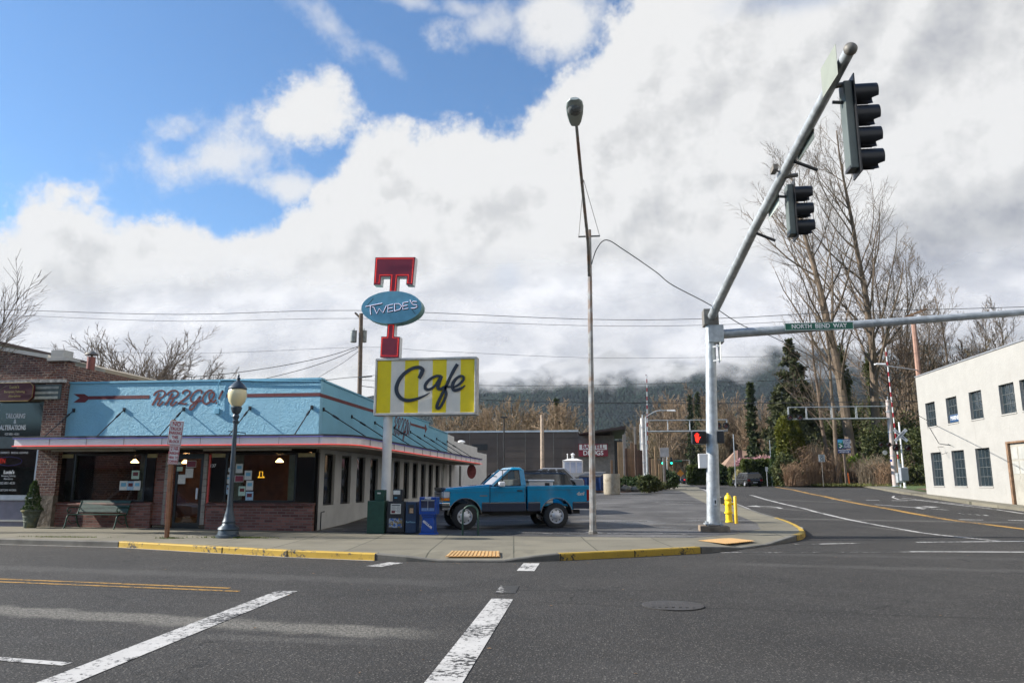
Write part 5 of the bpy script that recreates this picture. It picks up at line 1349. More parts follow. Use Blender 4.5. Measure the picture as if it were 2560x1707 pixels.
lm = lum().build('luminaire', mat('luminaire_paint', (.42, .47, .45), .45, .2, .1), sl2, smooth=True); lm.location = cc; lm.rotation_euler = (R(-20), 0, R(1))
l2 = MB().lathe([(.0, 0), (.15, 0), (.12, -.05), (.06, -.075), (0, -.08)], 20, (0, -.07, -.045)).build('lens', mat('prism_lens', (.16, .17, .17), .25, 0, .4, 18, .6, 30, .01), lm, smooth=True)
l2.rotation_euler = (0, 0, 0)
# drop cable from the light pole to the far side
pts = [(1479, 660, 22.9), (1492, 622, 22.9), (1516, 600, 22.8), (1560, 625, 23.2), (1640, 680, 24), (1680, 712, 24.6), (1775, 762, 26), (1860, 815, 28), (1965, 858, 31), (2200, 985, 38), (2388, 1090, 44.0)]
cw = [tuple(T3(*p)) for p in pts]
tag(MB().tube(catmull(cw, 5), .016, 5).build('drop_cable', M['wire']), 'twisted black service cable sagging from the street light across the sky', 'cable')

# ================================================================== traffic signal mast
mx, my = 3.19, 24.2
sg = thing('signal_mast', 'thick galvanised corner pole with two mast arms, signals and street name sign', 'traffic signal', (mx, my, .25))
o_ = sg.location
MB().box(-.42, .42, -.42, .42, -.1, .14).build('footing', mat('old_concrete', (.22, .17, .12), .9, 0, .4, 3, .4, 10, .02), sg, bevel=.02)
MB().box(-.27, .27, -.27, .27, .17, .21).lathe([(.03, .14), (.03, .27)], 8, (.2, .2, 0)).lathe([(.03, .14), (.03, .27)], 8, (-.2, -.2, 0)).lathe([(.03, .14), (.03, .27)], 8, (.2, -.2, 0)).lathe([(.03, .14), (.03, .27)], 8, (-.2, .2, 0)).build('base_plate', M['steel'], sg)
ptop = T3(1775, 783, my) - o_
MB().tube([(0, 0, .2), (ptop.x, 0, ptop.z)], [.205, .15], 20).build('pole', M['steel'], sg, smooth=True)
# arm over the near street
a0 = T3(1780, 790, my - .2) - o_; tip = atz(2125, 125, 7.95) - o_
d_ = (tip - a0)
MB().tube([a0, a0 + d_ * .5 + Vector((0, 0, .12)), tip], [.135, .11, .085], 16).build('mast_arm', M['steel'], sg, smooth=True)
dn = d_.normalized()
MB().lathe([(.09, -.02), (.10, 0), (.095, .05), (.06, .09), (.01, .105)], 16).build('arm_cap', M['steel_dark'], sg, smooth=True)
cap = LAST(); cap.location = tip; cap.rotation_euler = dn.to_track_quat('Z', 'Y').to_euler()
MB().box(-.23, .23, -.24, .24, -.42, .1).build('arm_clamp', M['steel_dark'], sg, bevel=.015)
LAST().location = Vector((ptop.x, 0, ptop.z - .0))
# arm along the far side
b0 = T3(1796, 836, my) - o_; b1 = T3(2560, 781, my) - o_; b2 = b0 + (b1 - b0) * 1.15
MB().tube([b0, b2], [.15, .095], 16).build('mast_arm', M['steel'], sg, smooth=True)
MB().box(-.22, .26, -.22, .22, -.28, .28).build('arm_clamp', M['steel'], sg, bevel=.015); LAST().location = b0 + Vector((-.12, 0, 0))
# street name sign
p0 = T3(1961, 806, my - .2); p1 = T3(2135, 825, my - .2)
ang = math.atan2(T3(2135, 802, my - .2).z - T3(1961, 806, my - .2).z, p1.x - p0.x)
w_, h_ = p1.x - p0.x, .245
sn = MB().box(-w_ / 2, w_ / 2, -.006, .006, -h_ / 2, h_ / 2).build('street_name_sign', mat('sign_green', (.005, .13, .075), .4, 0, .08), sg)
sn.location = (p0 + p1) / 2 - o_ + Vector((0, 0, .0)); sn.rotation_euler = (0, -ang, 0)
bd = MB()
for q in ((-1, -1, 1, -1), (1, -1, 1, 1), (1, 1, -1, 1), (-1, 1, -1, -1)): bd.beam((q[0] * (w_ / 2 - .012), -.0075, q[1] * (h_ / 2 - .012)), (q[2] * (w_ / 2 - .012), -.0075, q[3] * (h_ / 2 - .012)), .012, .003, up=(0, 1, 0))
bd.build('border', M['whiteclean'], sn)
text('NORTH  BEND  WAY', .185, M['whiteclean'], sn, (0, -.009, 0), sx=.93, off=.003)
for xx in (-.7, .7): MB().tube([(xx, .02, 0), (xx, .22, -.0)], .02, 6).build('bracket', M['steel_dark'], sn)
# signal heads: seen from the side, facing right (+X)
hm = mat('signal_housing', (.11, .13, .12), .4, .1, .1, 3); bk_ = M['blackplastic']
def head(n, pxc, pyt, pyb, Y, name='signal_head', yaw=0.0):
    tp, bt = T3(pxc, pyt, Y), T3(pxc, pyb, Y); H = tp.z - bt.z; s_ = H / n
    h = MB().box(-.15, -.02, -s_ * .36, s_ * .36, -H / 2, H / 2)
    ho = h.build(name, hm, sg, bevel=.015); ho.location = (tp + bt) / 2 - o_; ho.rotation_euler = (0, 0, yaw)
    MB().box(-.018, .0, -s_ * .54, s_ * .54, -H / 2 - s_ * .22, H / 2 + s_ * .22).build('backplate', bk_, ho)
    MB().box(-.155, -.152, -s_ * .35, s_ * .35, -H / 2 - .004, -H / 2 + .05).build('door_seam', bk_, ho)
    for k in range(n):
        z = H / 2 - s_ * (k + .5); r = s_ * .44; L_ = s_ * .98
        v = MB(); N_ = 22; a0_, a1_ = R(-65), R(245)
        ins = []
        for i in range(N_ + 1):
            t_ = a0_ + (a1_ - a0_) * i / N_; cut = .72 if (i < 2 or i > N_ - 2) else 1.0
            for rr_, xx in ((r, .0), (r, L_ * cut), (r * .95, L_ * cut), (r * .95, .0)):
                v.v.append((xx, rr_ * math.cos(t_), z + rr_ * math.sin(t_)))
        for i in range(N_):
            for q in range(3): v.f.append((i * 4 + q, i * 4 + q + 1, (i + 1) * 4 + q + 1, (i + 1) * 4 + q))
        v.build('visor', bk_, ho, smooth=True)
        MB().lathe([(.01, .02), (r * .5, .016), (r * .93, .002)], 18, (0, 0, z), 'x').build('lens', mat('signal_lens', (.03, .025, .02), .25), ho, smooth=True)
    MB().tube([(-.03, 0, H * .28), (-.3, 0, H * .30)], .03, 6).build('hanger', bk_, ho)
    return ho
YA, YB = 11.7, 15.6
head(4, 2136, 210, 428, YA)
head(3, 1986, 465, 590, YB)
# flat signs on the arm, edge on
for (q0, q1, Y_, nm) in (((2085, 150, 2120, 300), 0, 11.6, 0), ((1958, 400, 1994, 480), 0, 15.7, 0)):
    pass
def armsign(px_, py_, t, w_, h_, dx=.06, col=None):
    c = a0 + d_ * t + Vector((dx, 0, .05))
    o = MB().box(-.004, .004, -w_ / 2, w_ / 2, -h_ / 2, h_ / 2).build('arm_sign', col or mat('pale_sign_back', (.27, .29, .24), .5, .1, .05), sg, bevel=.003)
    o.location = c; o.rotation_euler = (R(0), 0, R(2)); return o
armsign(0, 0, .955, .72, .5, -.12)
armsign(0, 0, .80, 1.0, .42, .06, hm)
armsign(0, 0, .60, .9, .38, .1, mat('sign_green_back', (.42, .47, .44), .5, .1, .05))
for t in (.93, .70): MB().tube([a0 + d_ * t, a0 + d_ * t + Vector((.26, 0, .03))], .045, 8).build('cable_port', M['steel_dark'], sg)
for t in (.755, .50): MB().tube([a0 + d_ * t + Vector((0, 0, -.05)), a0 + d_ * t + Vector((.42, 0, -.25))], .035, 6).build('signal_bracket', M['blackplastic'], sg)
cam_ = MB().box(-.05, .05, -.14, .14, -.06, .06).build('detector', M['steel_dark'], sg, bevel=.01); cam_.location = a0 + d_ * .70 + Vector((-.18, 0, .17))
MB().tube([(0, 0, 0), (.16, 0, -.1)], .02, 6).build('detector_arm', M['steel_dark'], cam_)
# pedestrian signal, controller box, push button
q = T3(1747, 1094, my - .15) - o_
pc = MB().box(-.22, .22, -.12, .12, -.2, .2).build('pedestrian_signal', bk_, sg, bevel=.04); pc.location = q; pc.rotation_euler = (0, 0, R(8))
MB().box(-.195, .195, -.135, -.122, -.175, .175).build('screen', mat('signal_screen', (.01, .01, .012), .3), pc)
hand = MB()
def hb(x0, z0, x1, z1, w): hand.beam((x0, -.14, z0), (x1, -.14, z1), w, .004, up=(0, 1, 0))
hx = -.09
hand.prism([(hx - .055, -.03), (hx - .045, -.10), (hx - .02, -.15), (hx + .035, -.15), (hx + .05, -.08), (hx + .05, .01), (hx - .05, .02)], -.142, -.138, 'y')
hb(hx - .045, 0, hx - .060, .09, .024); hb(hx - .016, .01, hx - .022, .13, .024); hb(hx + .013, .01, hx + .015, .14, .024); hb(hx + .040, 0, hx + .050, .115, .022); hb(hx + .04, -.07, hx + .105, .02, .024)
hand.build('red_hand', emis('hand_red', (1.0, .02, .01), 1.6, (.5, .02, .01)), pc)
p2 = MB().box(-.1, .1, -.2, .2, -.19, .19).build('pedestrian_signal', bk_, sg, bevel=.03); p2.location = Vector((.33, .05, q.z + .02))
q = T3(1757, 1152, my) - o_
cbx = MB().box(-.13, .13, -.10, .12, -.22, .22).build('controller_box', M['whiteclean'], sg, bevel=.015); cbx.location = q
pb = MB().box(-.045, .045, -.03, .03, -.10, .10).build('push_button', M['whiteclean'], sg, bevel=.008); pb.location = T3(1788, 1254, my - .23) - o_
MB().box(-.02, .02, -.045, -.031, -.05, .05).build('button', bk_, pb)
p3 = MB().box(-.06, .06, -.02, .02, -.10, .10).build('push_button', M['steel_dark'], sg, bevel=.008); p3.location = T3(1806, 1251, my + .1) - o_ + Vector((.0, 0, 0))
for py_ in (870, 905): MB().beam(T3(1770, py_, my - .1) - o_, T3(1798, py_ - 6, my - .2) - o_, .03, .05).build('sign_band', M['whiteclean'], sg)
MB().box(-.004, .004, -.3, .3, -.3, .3).build('arm_sign', mat('pale_plate', (.5, .52, .5), .5), sg); LAST().location = T3(1799, 881, my - .1) - o_
# conductors along the poles
# ================================================================== hydrant and bollard
hy = gr(1823, 1305, .15)
h = thing('fire_hydrant', 'tall yellow fire hydrant right of the signal pole foot', 'fire hydrant', (hy.x, hy.y, g(hy.y) + .15))
S = 1.0
MB().lathe([(.13, 0), (.13, .04), (.11, .06), (.11, .30)], 18).lathe([(.15, .30), (.15, .345)], 18).lathe([(.112, .345), (.112, .74), (.14, .75), (.14, .79), (.12, .80), (.10, .88), (.05, .92), (.035, .93), (.035, .98), (.01, .985)], 18).build('barrel', M['hyd'], h, smooth=True)
MB().lathe([(.07, 0), (.07, .06), (.055, .08), (.02, .09)], 12, (0, 0, 0), 'y').build('pumper_nozzle', M['hyd'], h, smooth=True); LAST().location = (0, -.10, .62); LAST().scale = (1, -1, 1)
for s_ in (-1, 1):
    MB().lathe([(.045, 0), (.045, .06), (.03, .08)], 10, (0, 0, 0), 'x').build('side_nozzle', M['hyd'], h, smooth=True); LAST().location = (s_ * .1, 0, .62); LAST().scale = (s_, 1, 1)
by = gr(1841, 1308, .15)
b = thing('bollard', 'slim plain yellow steel guard post right beside the hydrant', 'bollard', (by.x, by.y, g(by.y) + .15))
MB().lathe([(.055, 0), (.055, .88), (.04, .90), (.01, .905)], 14).build('post', M['yellow'], b, smooth=True)
b2 = copy_tree(b); b2.location = (hy.x - .32, hy.y + 1.1, g(hy.y + 1.1) + .15); b2['label'] = 'yellow guard post half hidden behind the hydrant barrel'

# ================================================================== utility pole and overhead wires
UY = 46.0
ub = T3(902, 1000, UY); ut = T3(903, 784, UY)
up = thing('utility_pole', 'dark wooden utility pole with two transformers behind the cafe roof', 'utility pole', (ub.x, UY, 1.0))
o_ = up.location
MB().tube([(0, 0, 0), (ut.x - ub.x, 0, ut.z - 1.0)], [.17, .13], 10).build('pole', M['polewood'], up, smooth=True)
for dx, col in ((-.46, 0), (.16, 1)):
    tf = T3(884 if not col else 909, 842, UY + (0 if not col else .4)) - o_
    MB().lathe([(.19, -.35), (.20, -.33), (.20, .35), (.21, .36), (.21, .39), (.17, .42)], 16).lathe([(.03, .42), (.045, .5), (.03, .58)], 8).build('transformer', mat('transformer_grey', (.30, .32, .31), .5, .2, .3, 6), up, smooth=True); LAST().location = tf
MB().beam(T3(888, 782, UY) - o_, T3(899, 793, UY) - o_, .12, .12).build('insulator_arm', M['polewood'], up)
MB().beam(T3(896, 944, UY - .2) - o_, T3(930, 940, UY - .2) - o_, .08, .08).build('side_bracket', M['steel_dark'], up)
def wire(label, pts, r=.012, Y=UY):
    P = [tuple(T3(p[0], p[1], p[2] if len(p) > 2 else Y)) for p in pts]
    return tag(MB().tube(catmull(P, 5), r, 5).build('overhead_wire', M['wire']), label, 'power line', 'overhead wires')
wire('uppermost overhead wire crossing the whole sky from edge to edge', [(-200, 768), (35, 775), (450, 786), (888, 776), (1460, 798), (1790, 796), (2100, 780), (2400, 772), (2800, 760)], .018)
wire('second overhead wire just under the topmost one', [(-200, 781), (35, 788), (450, 803), (895, 796), (1460, 814), (1790, 812), (2100, 798), (2400, 795), (2800, 790)], .013)
wire('thin middle wire passing behind the red box of the pylon sign', [(-200, 860), (60, 868), (450, 884), (905, 868), (1080, 877), (1460, 894), (1790, 893), (2200, 885), (2800, 872)], .010)
wire('wire crossing behind the top of the hillside mist right of the cafe sign', [(905, 950), (1200, 963), (1460, 963), (1790, 955), (2200, 945), (2700, 930)], .014)
wire('thick low wire running past the treetops above the grey store', [(905, 965), (1200, 998), (1460, 1006), (1790, 1008), (2200, 1004), (2700, 996)], .022)
wire('lowest thin wire rising slightly to the right over the far trees', [(1460, 1010), (1790, 1000), (2000, 992), (2240, 985), (2700, 960)], .012)
wire('twisted cable drooping from the transformers towards the left over the roof', [(898, 865), (820, 890), (700, 915), (560, 935), (430, 945), (300, 948)], .022)
wire('cable drooping steeply from the transformers to the cafe parapet', [(898, 868), (840, 895), (760, 922), (670, 945), (640, 951)], .020)
wire('short slack wire from the transformers to the cafe roof edge', [(900, 875), (860, 905), (810, 935), (795, 945)], .014)
wire('pale cable from utility pole to the cafe wall conduit', [(940, 938, 44), (860, 945, 35), (801, 951, 24.5), (700, 953, 23.7), (600, 951, 23.6)], .014)
# ================================================================== vehicles
def wheel(parent, x, y, r, w, rim_m, side, holes=8, name='wheel'):
    """side=-1 faces -Y"""
    t = MB().lathe([(r * .60, -w * .5), (r * .86, -w * .5), (r * .97, -w * .42), (r, -w * .3), (r, w * .3), (r * .97, w * .42), (r * .86, w * .5), (r * .60, w * .5), (r * .56, w * .3), (r * .56, -w * .3), (r * .60, -w * .5)], 36, (0, 0, 0), 'y', caps=False).build(name, M['rubber'], parent, smooth=True)
    t.location = (x, y, r)
    tr_ = MB()
    for k in range(30):
        a = 2 * PI * k / 30
        for yy in (-w * .3, 0.02, w * .3 - .04):
            c, s_ = math.cos(a), math.sin(a); p = Vector((r * c, 0, r * s_)); u = Vector((-s_, 0, c)) * .022
            q0, q1 = p * .995, p * 1.018
            tr_.hexa([q0 - u + Vector((0, yy, 0)), q0 + u + Vector((0, yy, 0)), q0 + u + Vector((0, yy + .06, 0)), q0 - u + Vector((0, yy + .06, 0))],
                     [q1 - u + Vector((0, yy, 0)), q1 + u + Vector((0, yy, 0)), q1 + u + Vector((0, yy + .06, 0)), q1 - u + Vector((0, yy + .06, 0))])
    if holes: tr_.build('tread', M['rubber'], t, fix=False)
    f = side * w * .5
    rm = MB().lathe([(r * .60, f * .98), (r * .57, f * 1.02), (r * .53, f * .80), (r * .50, f * .55), (r * .34, f * .62), (r * .22, f * .80), (r * .20, f * 1.02), (r * .12, f * 1.10), (.005, f * 1.10)], 36, (0, 0, 0), 'y', caps=False).build('rim', rim_m, t, smooth=True)
    if holes:
        hh = MB()
        for k in range(holes):
            a = 2 * PI * k / holes
            c = (r * .425 * math.cos(a), f * .60, r * .425 * math.sin(a)); hh.lathe([(r * .055, -.006), (r * .055, .006)], 10, c, 'y')
        hh.build('vent_holes', M['black'], rm)
    return t
def arch(cx_, cz_, r, n=12, a0=180, a1=0): return [(cx_ + r * math.cos(R(a0 + (a1 - a0) * i / n)), cz_ + r * math.sin(R(a0 + (a1 - a0) * i / n))) for i in range(n + 1)]
tk_paint = mat('turquoise_paint', (.0, .255, .46), .25, .1, .08, 2, coat=.8, dirt=(.02, .17, .27), dirts=3)
rimm = mat('wheel_silver', (.62, .62, .63), .32, .35, .08, 8)
tk_low = mat('navy_lower_paint', (.014, .022, .045), .35, .1, .1, 3, coat=.4)
tglass = glass('car_glass', (.75, .8, .8), .62, .02, (.015, .018, .02))
orange = mat('amber_lens', (.75, .22, .01), .2, 0, .1)
redl = mat('red_lens', (.25, .01, .01), .2)
truck_rz = R(19.7)
fw = Vector((-4.44, 23.97, .23)); rw = Vector((-1.65, 24.97, .26))
tk = thing('pickup_truck', 'turquoise blue pickup with chrome wheels and a silver toolbox parked beside the cafe', 'pickup truck', ((fw.x + rw.x) / 2, (fw.y + rw.y) / 2, .225), truck_rz)
# local frame: x to the rear, near wheels at x = -+1.485, near side y ~ -.02 ; body y from 0.02 to 1.97 (far side)
WB = 1.485; R_ = .40; YN, YF = -.10, 1.86
fr_, rr_ = -WB, WB
zb = .52
lower = [(-2.16, .62), (-2.16, 1.12), (-2.13, 1.235), (-.86, 1.33), (-.60, 1.345), (.44, 1.345), (.44, .52)] 
side_f = [(-2.17, .58), (-2.17, 1.20), (-2.12, 1.235), (-.62, 1.335), (.43, 1.345), (.43, .56)] + [(-.92, .56)] + arch(fr_, .46, .50, 14, 12, 168)[0:] 
def body_side(name, prof, y0, y1, m): return MB().prism(prof, y0, y1, 'y').build(name, m, tk, bevel=.035, seg=3)
front_prof = [(-2.17, .66), (-2.17, 1.15), (-2.12, 1.22), (-.70, 1.325), (-.70, .56), (-.98, .56)] + arch(fr_, .44, .515, 14, 14, 166) + [(-2.02, .66)]
body_side('front_body', front_prof, YN, YF, tk_paint)
cab_low = [(-.695, .56), (-.695, 1.325), (.475, 1.345), (.475, .56)]
body_side('cab_body', cab_low, YN, YF, tk_paint)
bed_prof = [(.53, .56), (.53, 1.345), (2.60, 1.355), (2.62, .72), (2.15, .66)] + arch(rr_, .44, .515, 14, 14, 166) + [(.96, .56)]
bo = MB(); 
bo.prism(bed_prof, YN, YN + .12, 'y'); bo.prism(bed_prof, YF - .12, YF, 'y')
bo.box(.53, .60, YN + .121, YF - .121, .6, 1.34); bo.box(2.54, 2.60, YN + .121, YF - .121, .7, 1.345); bo.box(.601, 2.539, YN + .121, YF - .121, .70, .78)
bo.build('bed', tk_paint, tk, bevel=.02)
# hood with raised centre
hd2 = MB().hexa([(-2.14, YN + .10, 1.19), (-.62, YN + .06, 1.31), (-.62, YF - .06, 1.31), (-2.14, YF - .10, 1.19)], [(-2.10, YN + .2, 1.275), (-.60, YN + .16, 1.40), (-.60, YF - .16, 1.40), (-2.10, YF - .2, 1.275)])
hd2.build('hood', tk_paint, tk, bevel=.05, seg=3)
MB().hexa([(-2.22, YN + .12, 1.18), (-2.08, YN + .06, 1.22), (-2.08, YF - .06, 1.22), (-2.22, YF - .12, 1.18)], [(-2.24, YN + .14, 1.29), (-2.10, YN + .09, 1.275), (-2.10, YF - .09, 1.275), (-2.24, YF - .14, 1.29)]).build('bug_deflector', M['blackplastic'], tk, bevel=.01)
# cab greenhouse : pillars + roof + glass
bz, tz = 1.345, 1.86; yi, yo = YN + .04, YF - .04; ti, to = YN + .17, YF - .17
pA0, pA1 = -.62, -.02; pB0, pB1 = .44, .38
for y0, y1 in ((yi, ti), (yo, to)):
    gh = MB()
    sg_ = 1 if y0 == yi else -1
    gh.beam((pA0, y0 + .02 * sg_, bz), (pA1, y1 + .02 * sg_, tz), .075, .05, up=(0, 1, 0)); gh.beam((pB0 - .03, y0 + .03 * sg_, bz), (pB1 - .02, y1 + .03 * sg_, tz), .17, .05, up=(0, 1, 0))
    gh.build('pillars', tk_paint, tk, bevel=.01)
rf = MB().hexa([(pA1 - .03, ti - .03, tz - .02), (pB1 + .07, ti - .03, tz - .02), (pB1 + .07, to + .03, tz - .02), (pA1 - .03, to + .03, tz - .02)], [(pA1 + .10, ti + .08, tz + .075), (pB1 - .02, ti + .08, tz + .07), (pB1 - .02, to - .08, tz + .07), (pA1 + .10, to - .08, tz + .075)])
rf.build('roof', tk_paint, tk, bevel=.045, seg=3)
ws = MB().add([(pA0 - .02, yi + .03, bz - .01), (pA0 - .02, yo - .03, bz - .01), (pA1 - .02, to - .03, tz), (pA1 - .02, ti + .03, tz)], [(0, 1, 2, 3)]); ws.build('windscreen', tglass, tk, fix=False)
MB().tube([(pA0 - .03, yi + .03, bz), (pA1 - .03, ti + .03, tz), (pA1 - .03, to - .03, tz), (pA0 - .03, yo - .03, bz)], .012, 6).build('windscreen_trim', M['chrome'], tk)
for y0, y1, s_ in ((yi, ti, 1), (yo, to, -1)):
    sgm = MB().add([(pA0 + .07, y0 + .015 * s_, bz), (pB0 - .12, y0 + .015 * s_, bz), (pB1 - .10, y1 + .015 * s_, tz - .02), (pA1 + .03, y1 + .015 * s_, tz - .02)], [(0, 1, 2, 3)])
    w = sgm.build('side_window', tglass, tk, fix=False)
    MB().tube([(pA0 + .34, y0 - .002 * s_, bz), (pA0 + .34 + .02, y1 + .0 * s_ - .01 * s_, tz - .03)], .014, 6).build('vent_window_bar', M['blackplastic'], w)
    MB().tube([(pA0 + .07, y0 - .003 * s_, bz), (pB0 - .12, y0 - .003 * s_, bz), (pB1 - .10, y1 - .003 * s_, tz - .03), (pA1 + .03, y1 - .003 * s_, tz - .03), (pA0 + .07, y0 - .003 * s_, bz)], .014, 6).build('window_seal', M['blackplastic'], w)
MB().add([(.44, yi + .14, bz + .03), (.44, yo - .14, bz + .03), (.385, to - .12, tz - .03), (.385, ti + .12, tz - .03)], [(0, 1, 2, 3)]).build('rear_window', tglass, tk, fix=False)
MB().box(.41, .47, yi + .04, yo - .04, bz - .02, bz + .06).build('rear_cab_panel', tk_paint, tk)
# interior
grey = mat('seat_grey', (.22, .22, .21), .9, 0, .1)
st_ = MB(); st_.box(.08, .28, YN + .2, YF - .2, .9, 1.55); st_.box(-.3, .08, YN + .2, YF - .2, .85, .98); st_.build('seat', grey, tk, bevel=.05)
MB().tube([(-.30 + .07 * math.sin(k / 16 * 2 * PI) * .6, YN + .42 + .18 * math.cos(k / 16 * 2 * PI), 1.42 + .17 * math.sin(k / 16 * 2 * PI)) for k in range(17)], .013, 6).build('steering_wheel', M['whiteclean'], tk)
MB().box(-.69, -.45, YN + .08, YF - .08, 1.2, 1.36).build('dashboard', mat('dash', (.05, .05, .05), .8), tk)
# lower two-tone band + trim
for nm, x0, x1 in (('front', -.955, -.70), ('cab', -.69, .47), ('bed1', .535, .945), ('bed2', 2.02, 2.61)):
    MB().box(x0, x1, YN - .012, YN + .02, .555 if nm != 'bed2' else .62, .80).build('lower_band', tk_low, tk, bevel=.006)
    MB().box(x0 + .01, x1 - .01, YN - .018, YN - .0125, .806, .835).build('chrome_strip', M['chrome'], tk)
for cx_ in (fr_, rr_):
    pts = arch(cx_, .44, .525, 20, 8, 172); MB().tube([(x, YN - .012, z) for x, z in pts], .014, 6).build('arch_trim', M['chrome'], tk)
    ins = arch(cx_, .44, .50, 16, 0, 180); m = MB()
    for i in range(16): (xa, za), (xb, zb_) = ins[i], ins[i + 1]; m.add([(xa, YN + .01, za), (xb, YN + .01, zb_), (xb, YN + .5, zb_), (xa, YN + .5, za)], [(0, 1, 2, 3)])
    m.build('wheel_well', M['black'], tk, fix=False)
sg2 = MB()
for x in (-.70, .435): sg2.box(x - .006, x + .006, YN - .004, YN + .01, .60, 1.30)
sg2.box(-2.10, .43, YN - .003, YN + .01, 1.135, 1.142); sg2.box(.54, 2.58, YN - .003, YN + .01, 1.215, 1.224)
sg2.build('panel_gap', M['black'], tk) 
MB().box(.18, .36, YN - .03, YN - .002, 1.17, 1.215).build('door_handle', M['blackplastic'], tk, bevel=.01)
mi = MB().box(-.46, -.26, YN - .30, YN - .12, 1.32, 1.475).build('door_mirror', M['whiteclean'], tk, bevel=.04, seg=3)
MB().box(-.38, -.30, YN - .12, YN + .03, 1.33, 1.38).build('mirror_arm', M['blackplastic'], mi)
# front face
MB().box(-2.20, -2.172, YN + .36, YF - .36, .90, 1.17).build('grille', M['blackplastic'], tk)
g2 = MB()
for k in range(3): g2.box(-2.215, -2.201, YN + .38, YF - .38, .95 + k * .075, .965 + k * .075)
for k in range(5): g2.box(-2.216, -2.2005, YN + .42 + k * .26, YN + .435 + k * .26, .91, 1.16)
g2.build('grille_bar', M['chrome'], tk)
for y0, y1 in ((YN + .02, YN + .35), (YF - .35, YF - .02)):
    hl = MB().box(-2.215, -2.172, y0, y1, .985, 1.16).build('headlight', mat('headlamp_glass', (.55, .57, .58), .12, .3, .2, 20), tk, bevel=.01)
    MB().box(-2.21, -2.172, y0, y1, .89, .975).build('turn_signal', orange, tk, bevel=.008)
MB().box(-2.165, -1.98, YN - .012, YN + .01, .99, 1.155).build('side_marker', mat('clear_lens', (.62, .63, .64), .15), tk, bevel=.008)
MB().box(-2.165, -1.98, YN - .012, YN + .01, .89, .975).build('side_turn_signal', orange, tk, bevel=.008)
MB().tube([(-2.17, YN - .014, .88), (-1.97, YN - .014, .88), (-1.97, YN - .014, 1.165), (-2.17, YN - .014, 1.175)], .01, 6).build('lamp_trim', M['chrome'], tk)
bpf = [(-2.34, YN + .10), (-2.36, YN + .5), (-2.36, YF - .5), (-2.34, YF - .10), (-2.20, YF + .01), (-1.96, YF + .01), (-1.96, YN - .01), (-2.20, YN - .01)]
MB().prism(bpf, .60, .83, 'z').build('front_bumper', M['chrome'], tk, bevel=.02)
MB().prism([(x + (-.004 if x < -2.0 else .0), y + (-.004 if y < 0 else .004)) for x, y in bpf], .68, .74, 'z').build('bumper_strip', M['blackplastic'], tk)
MB().box(2.61, 2.76, YN + .02, YF - .02, .60, .80).build('rear_bumper', M['chrome'], tk, bevel=.02)
MB().box(2.50, 2.625, YN - .008, YN + .10, .86, 1.22).build('tail_light', redl, tk, bevel=.01)
for x in (fr_, rr_):
    wheel(tk, x, YN + .14, R_, .26, rimm, -1); wheel(tk, x, YF - .14, R_, .26, rimm, 1)
ch_ = MB(); ch_.box(-1.8, 2.4, .35, .45, .45, .58); ch_.box(-1.8, 2.4, 1.30, 1.40, .45, .58); ch_.tube([(-WB, .1, .4), (-WB, 1.6, .4)], .06, 8); ch_.tube([(WB, .1, .4), (WB, 1.6, .4)], .07, 8); ch_.box(-.6, .9, .5, 1.2, .42, .6)
ch_.build('chassis', M['black'], tk)
text('4x4', .15, M['alum'], tk, (2.28, YN - .006, 1.09), sx=1.1, off=.006, shear=.3)
MB().box(-1.02, -.78, YN - .008, YN - .002, 1.02, 1.055).build('fender_badge', M['steel_dark'], tk)
MB().box(1.93, 2.10, YN - .003, YN - .0005, .93, 1.07).build('fuel_door', tk_paint, tk, bevel=.001)
# toolbox in the bed, a thing of its own
tb = thing('truck_toolbox', 'silver metal toolbox lying across the pickup bed behind its cab', 'toolbox', (0, 0, 0), 0)
mt = Matrix.Translation(tk.location) @ Matrix.Rotation(truck_rz, 4, 'Z')
tb.location = mt @ Vector((1.0, .9, .78)); tb.rotation_euler = (0, 0, truck_rz)
MB().box(-.38, .42, -.82, .82, .001, .70).build('box', M['alum'], tb, bevel=.02)
MB().box(-.42, .46, -.86, .86, .702, .76).build('lid', mat('lid_pale', (.70, .71, .72), .3, .6, .05), tb, bevel=.02)
MB().box(.15, .3, -.845, -.822, .56, .66).build('latch', M['black'], tb)

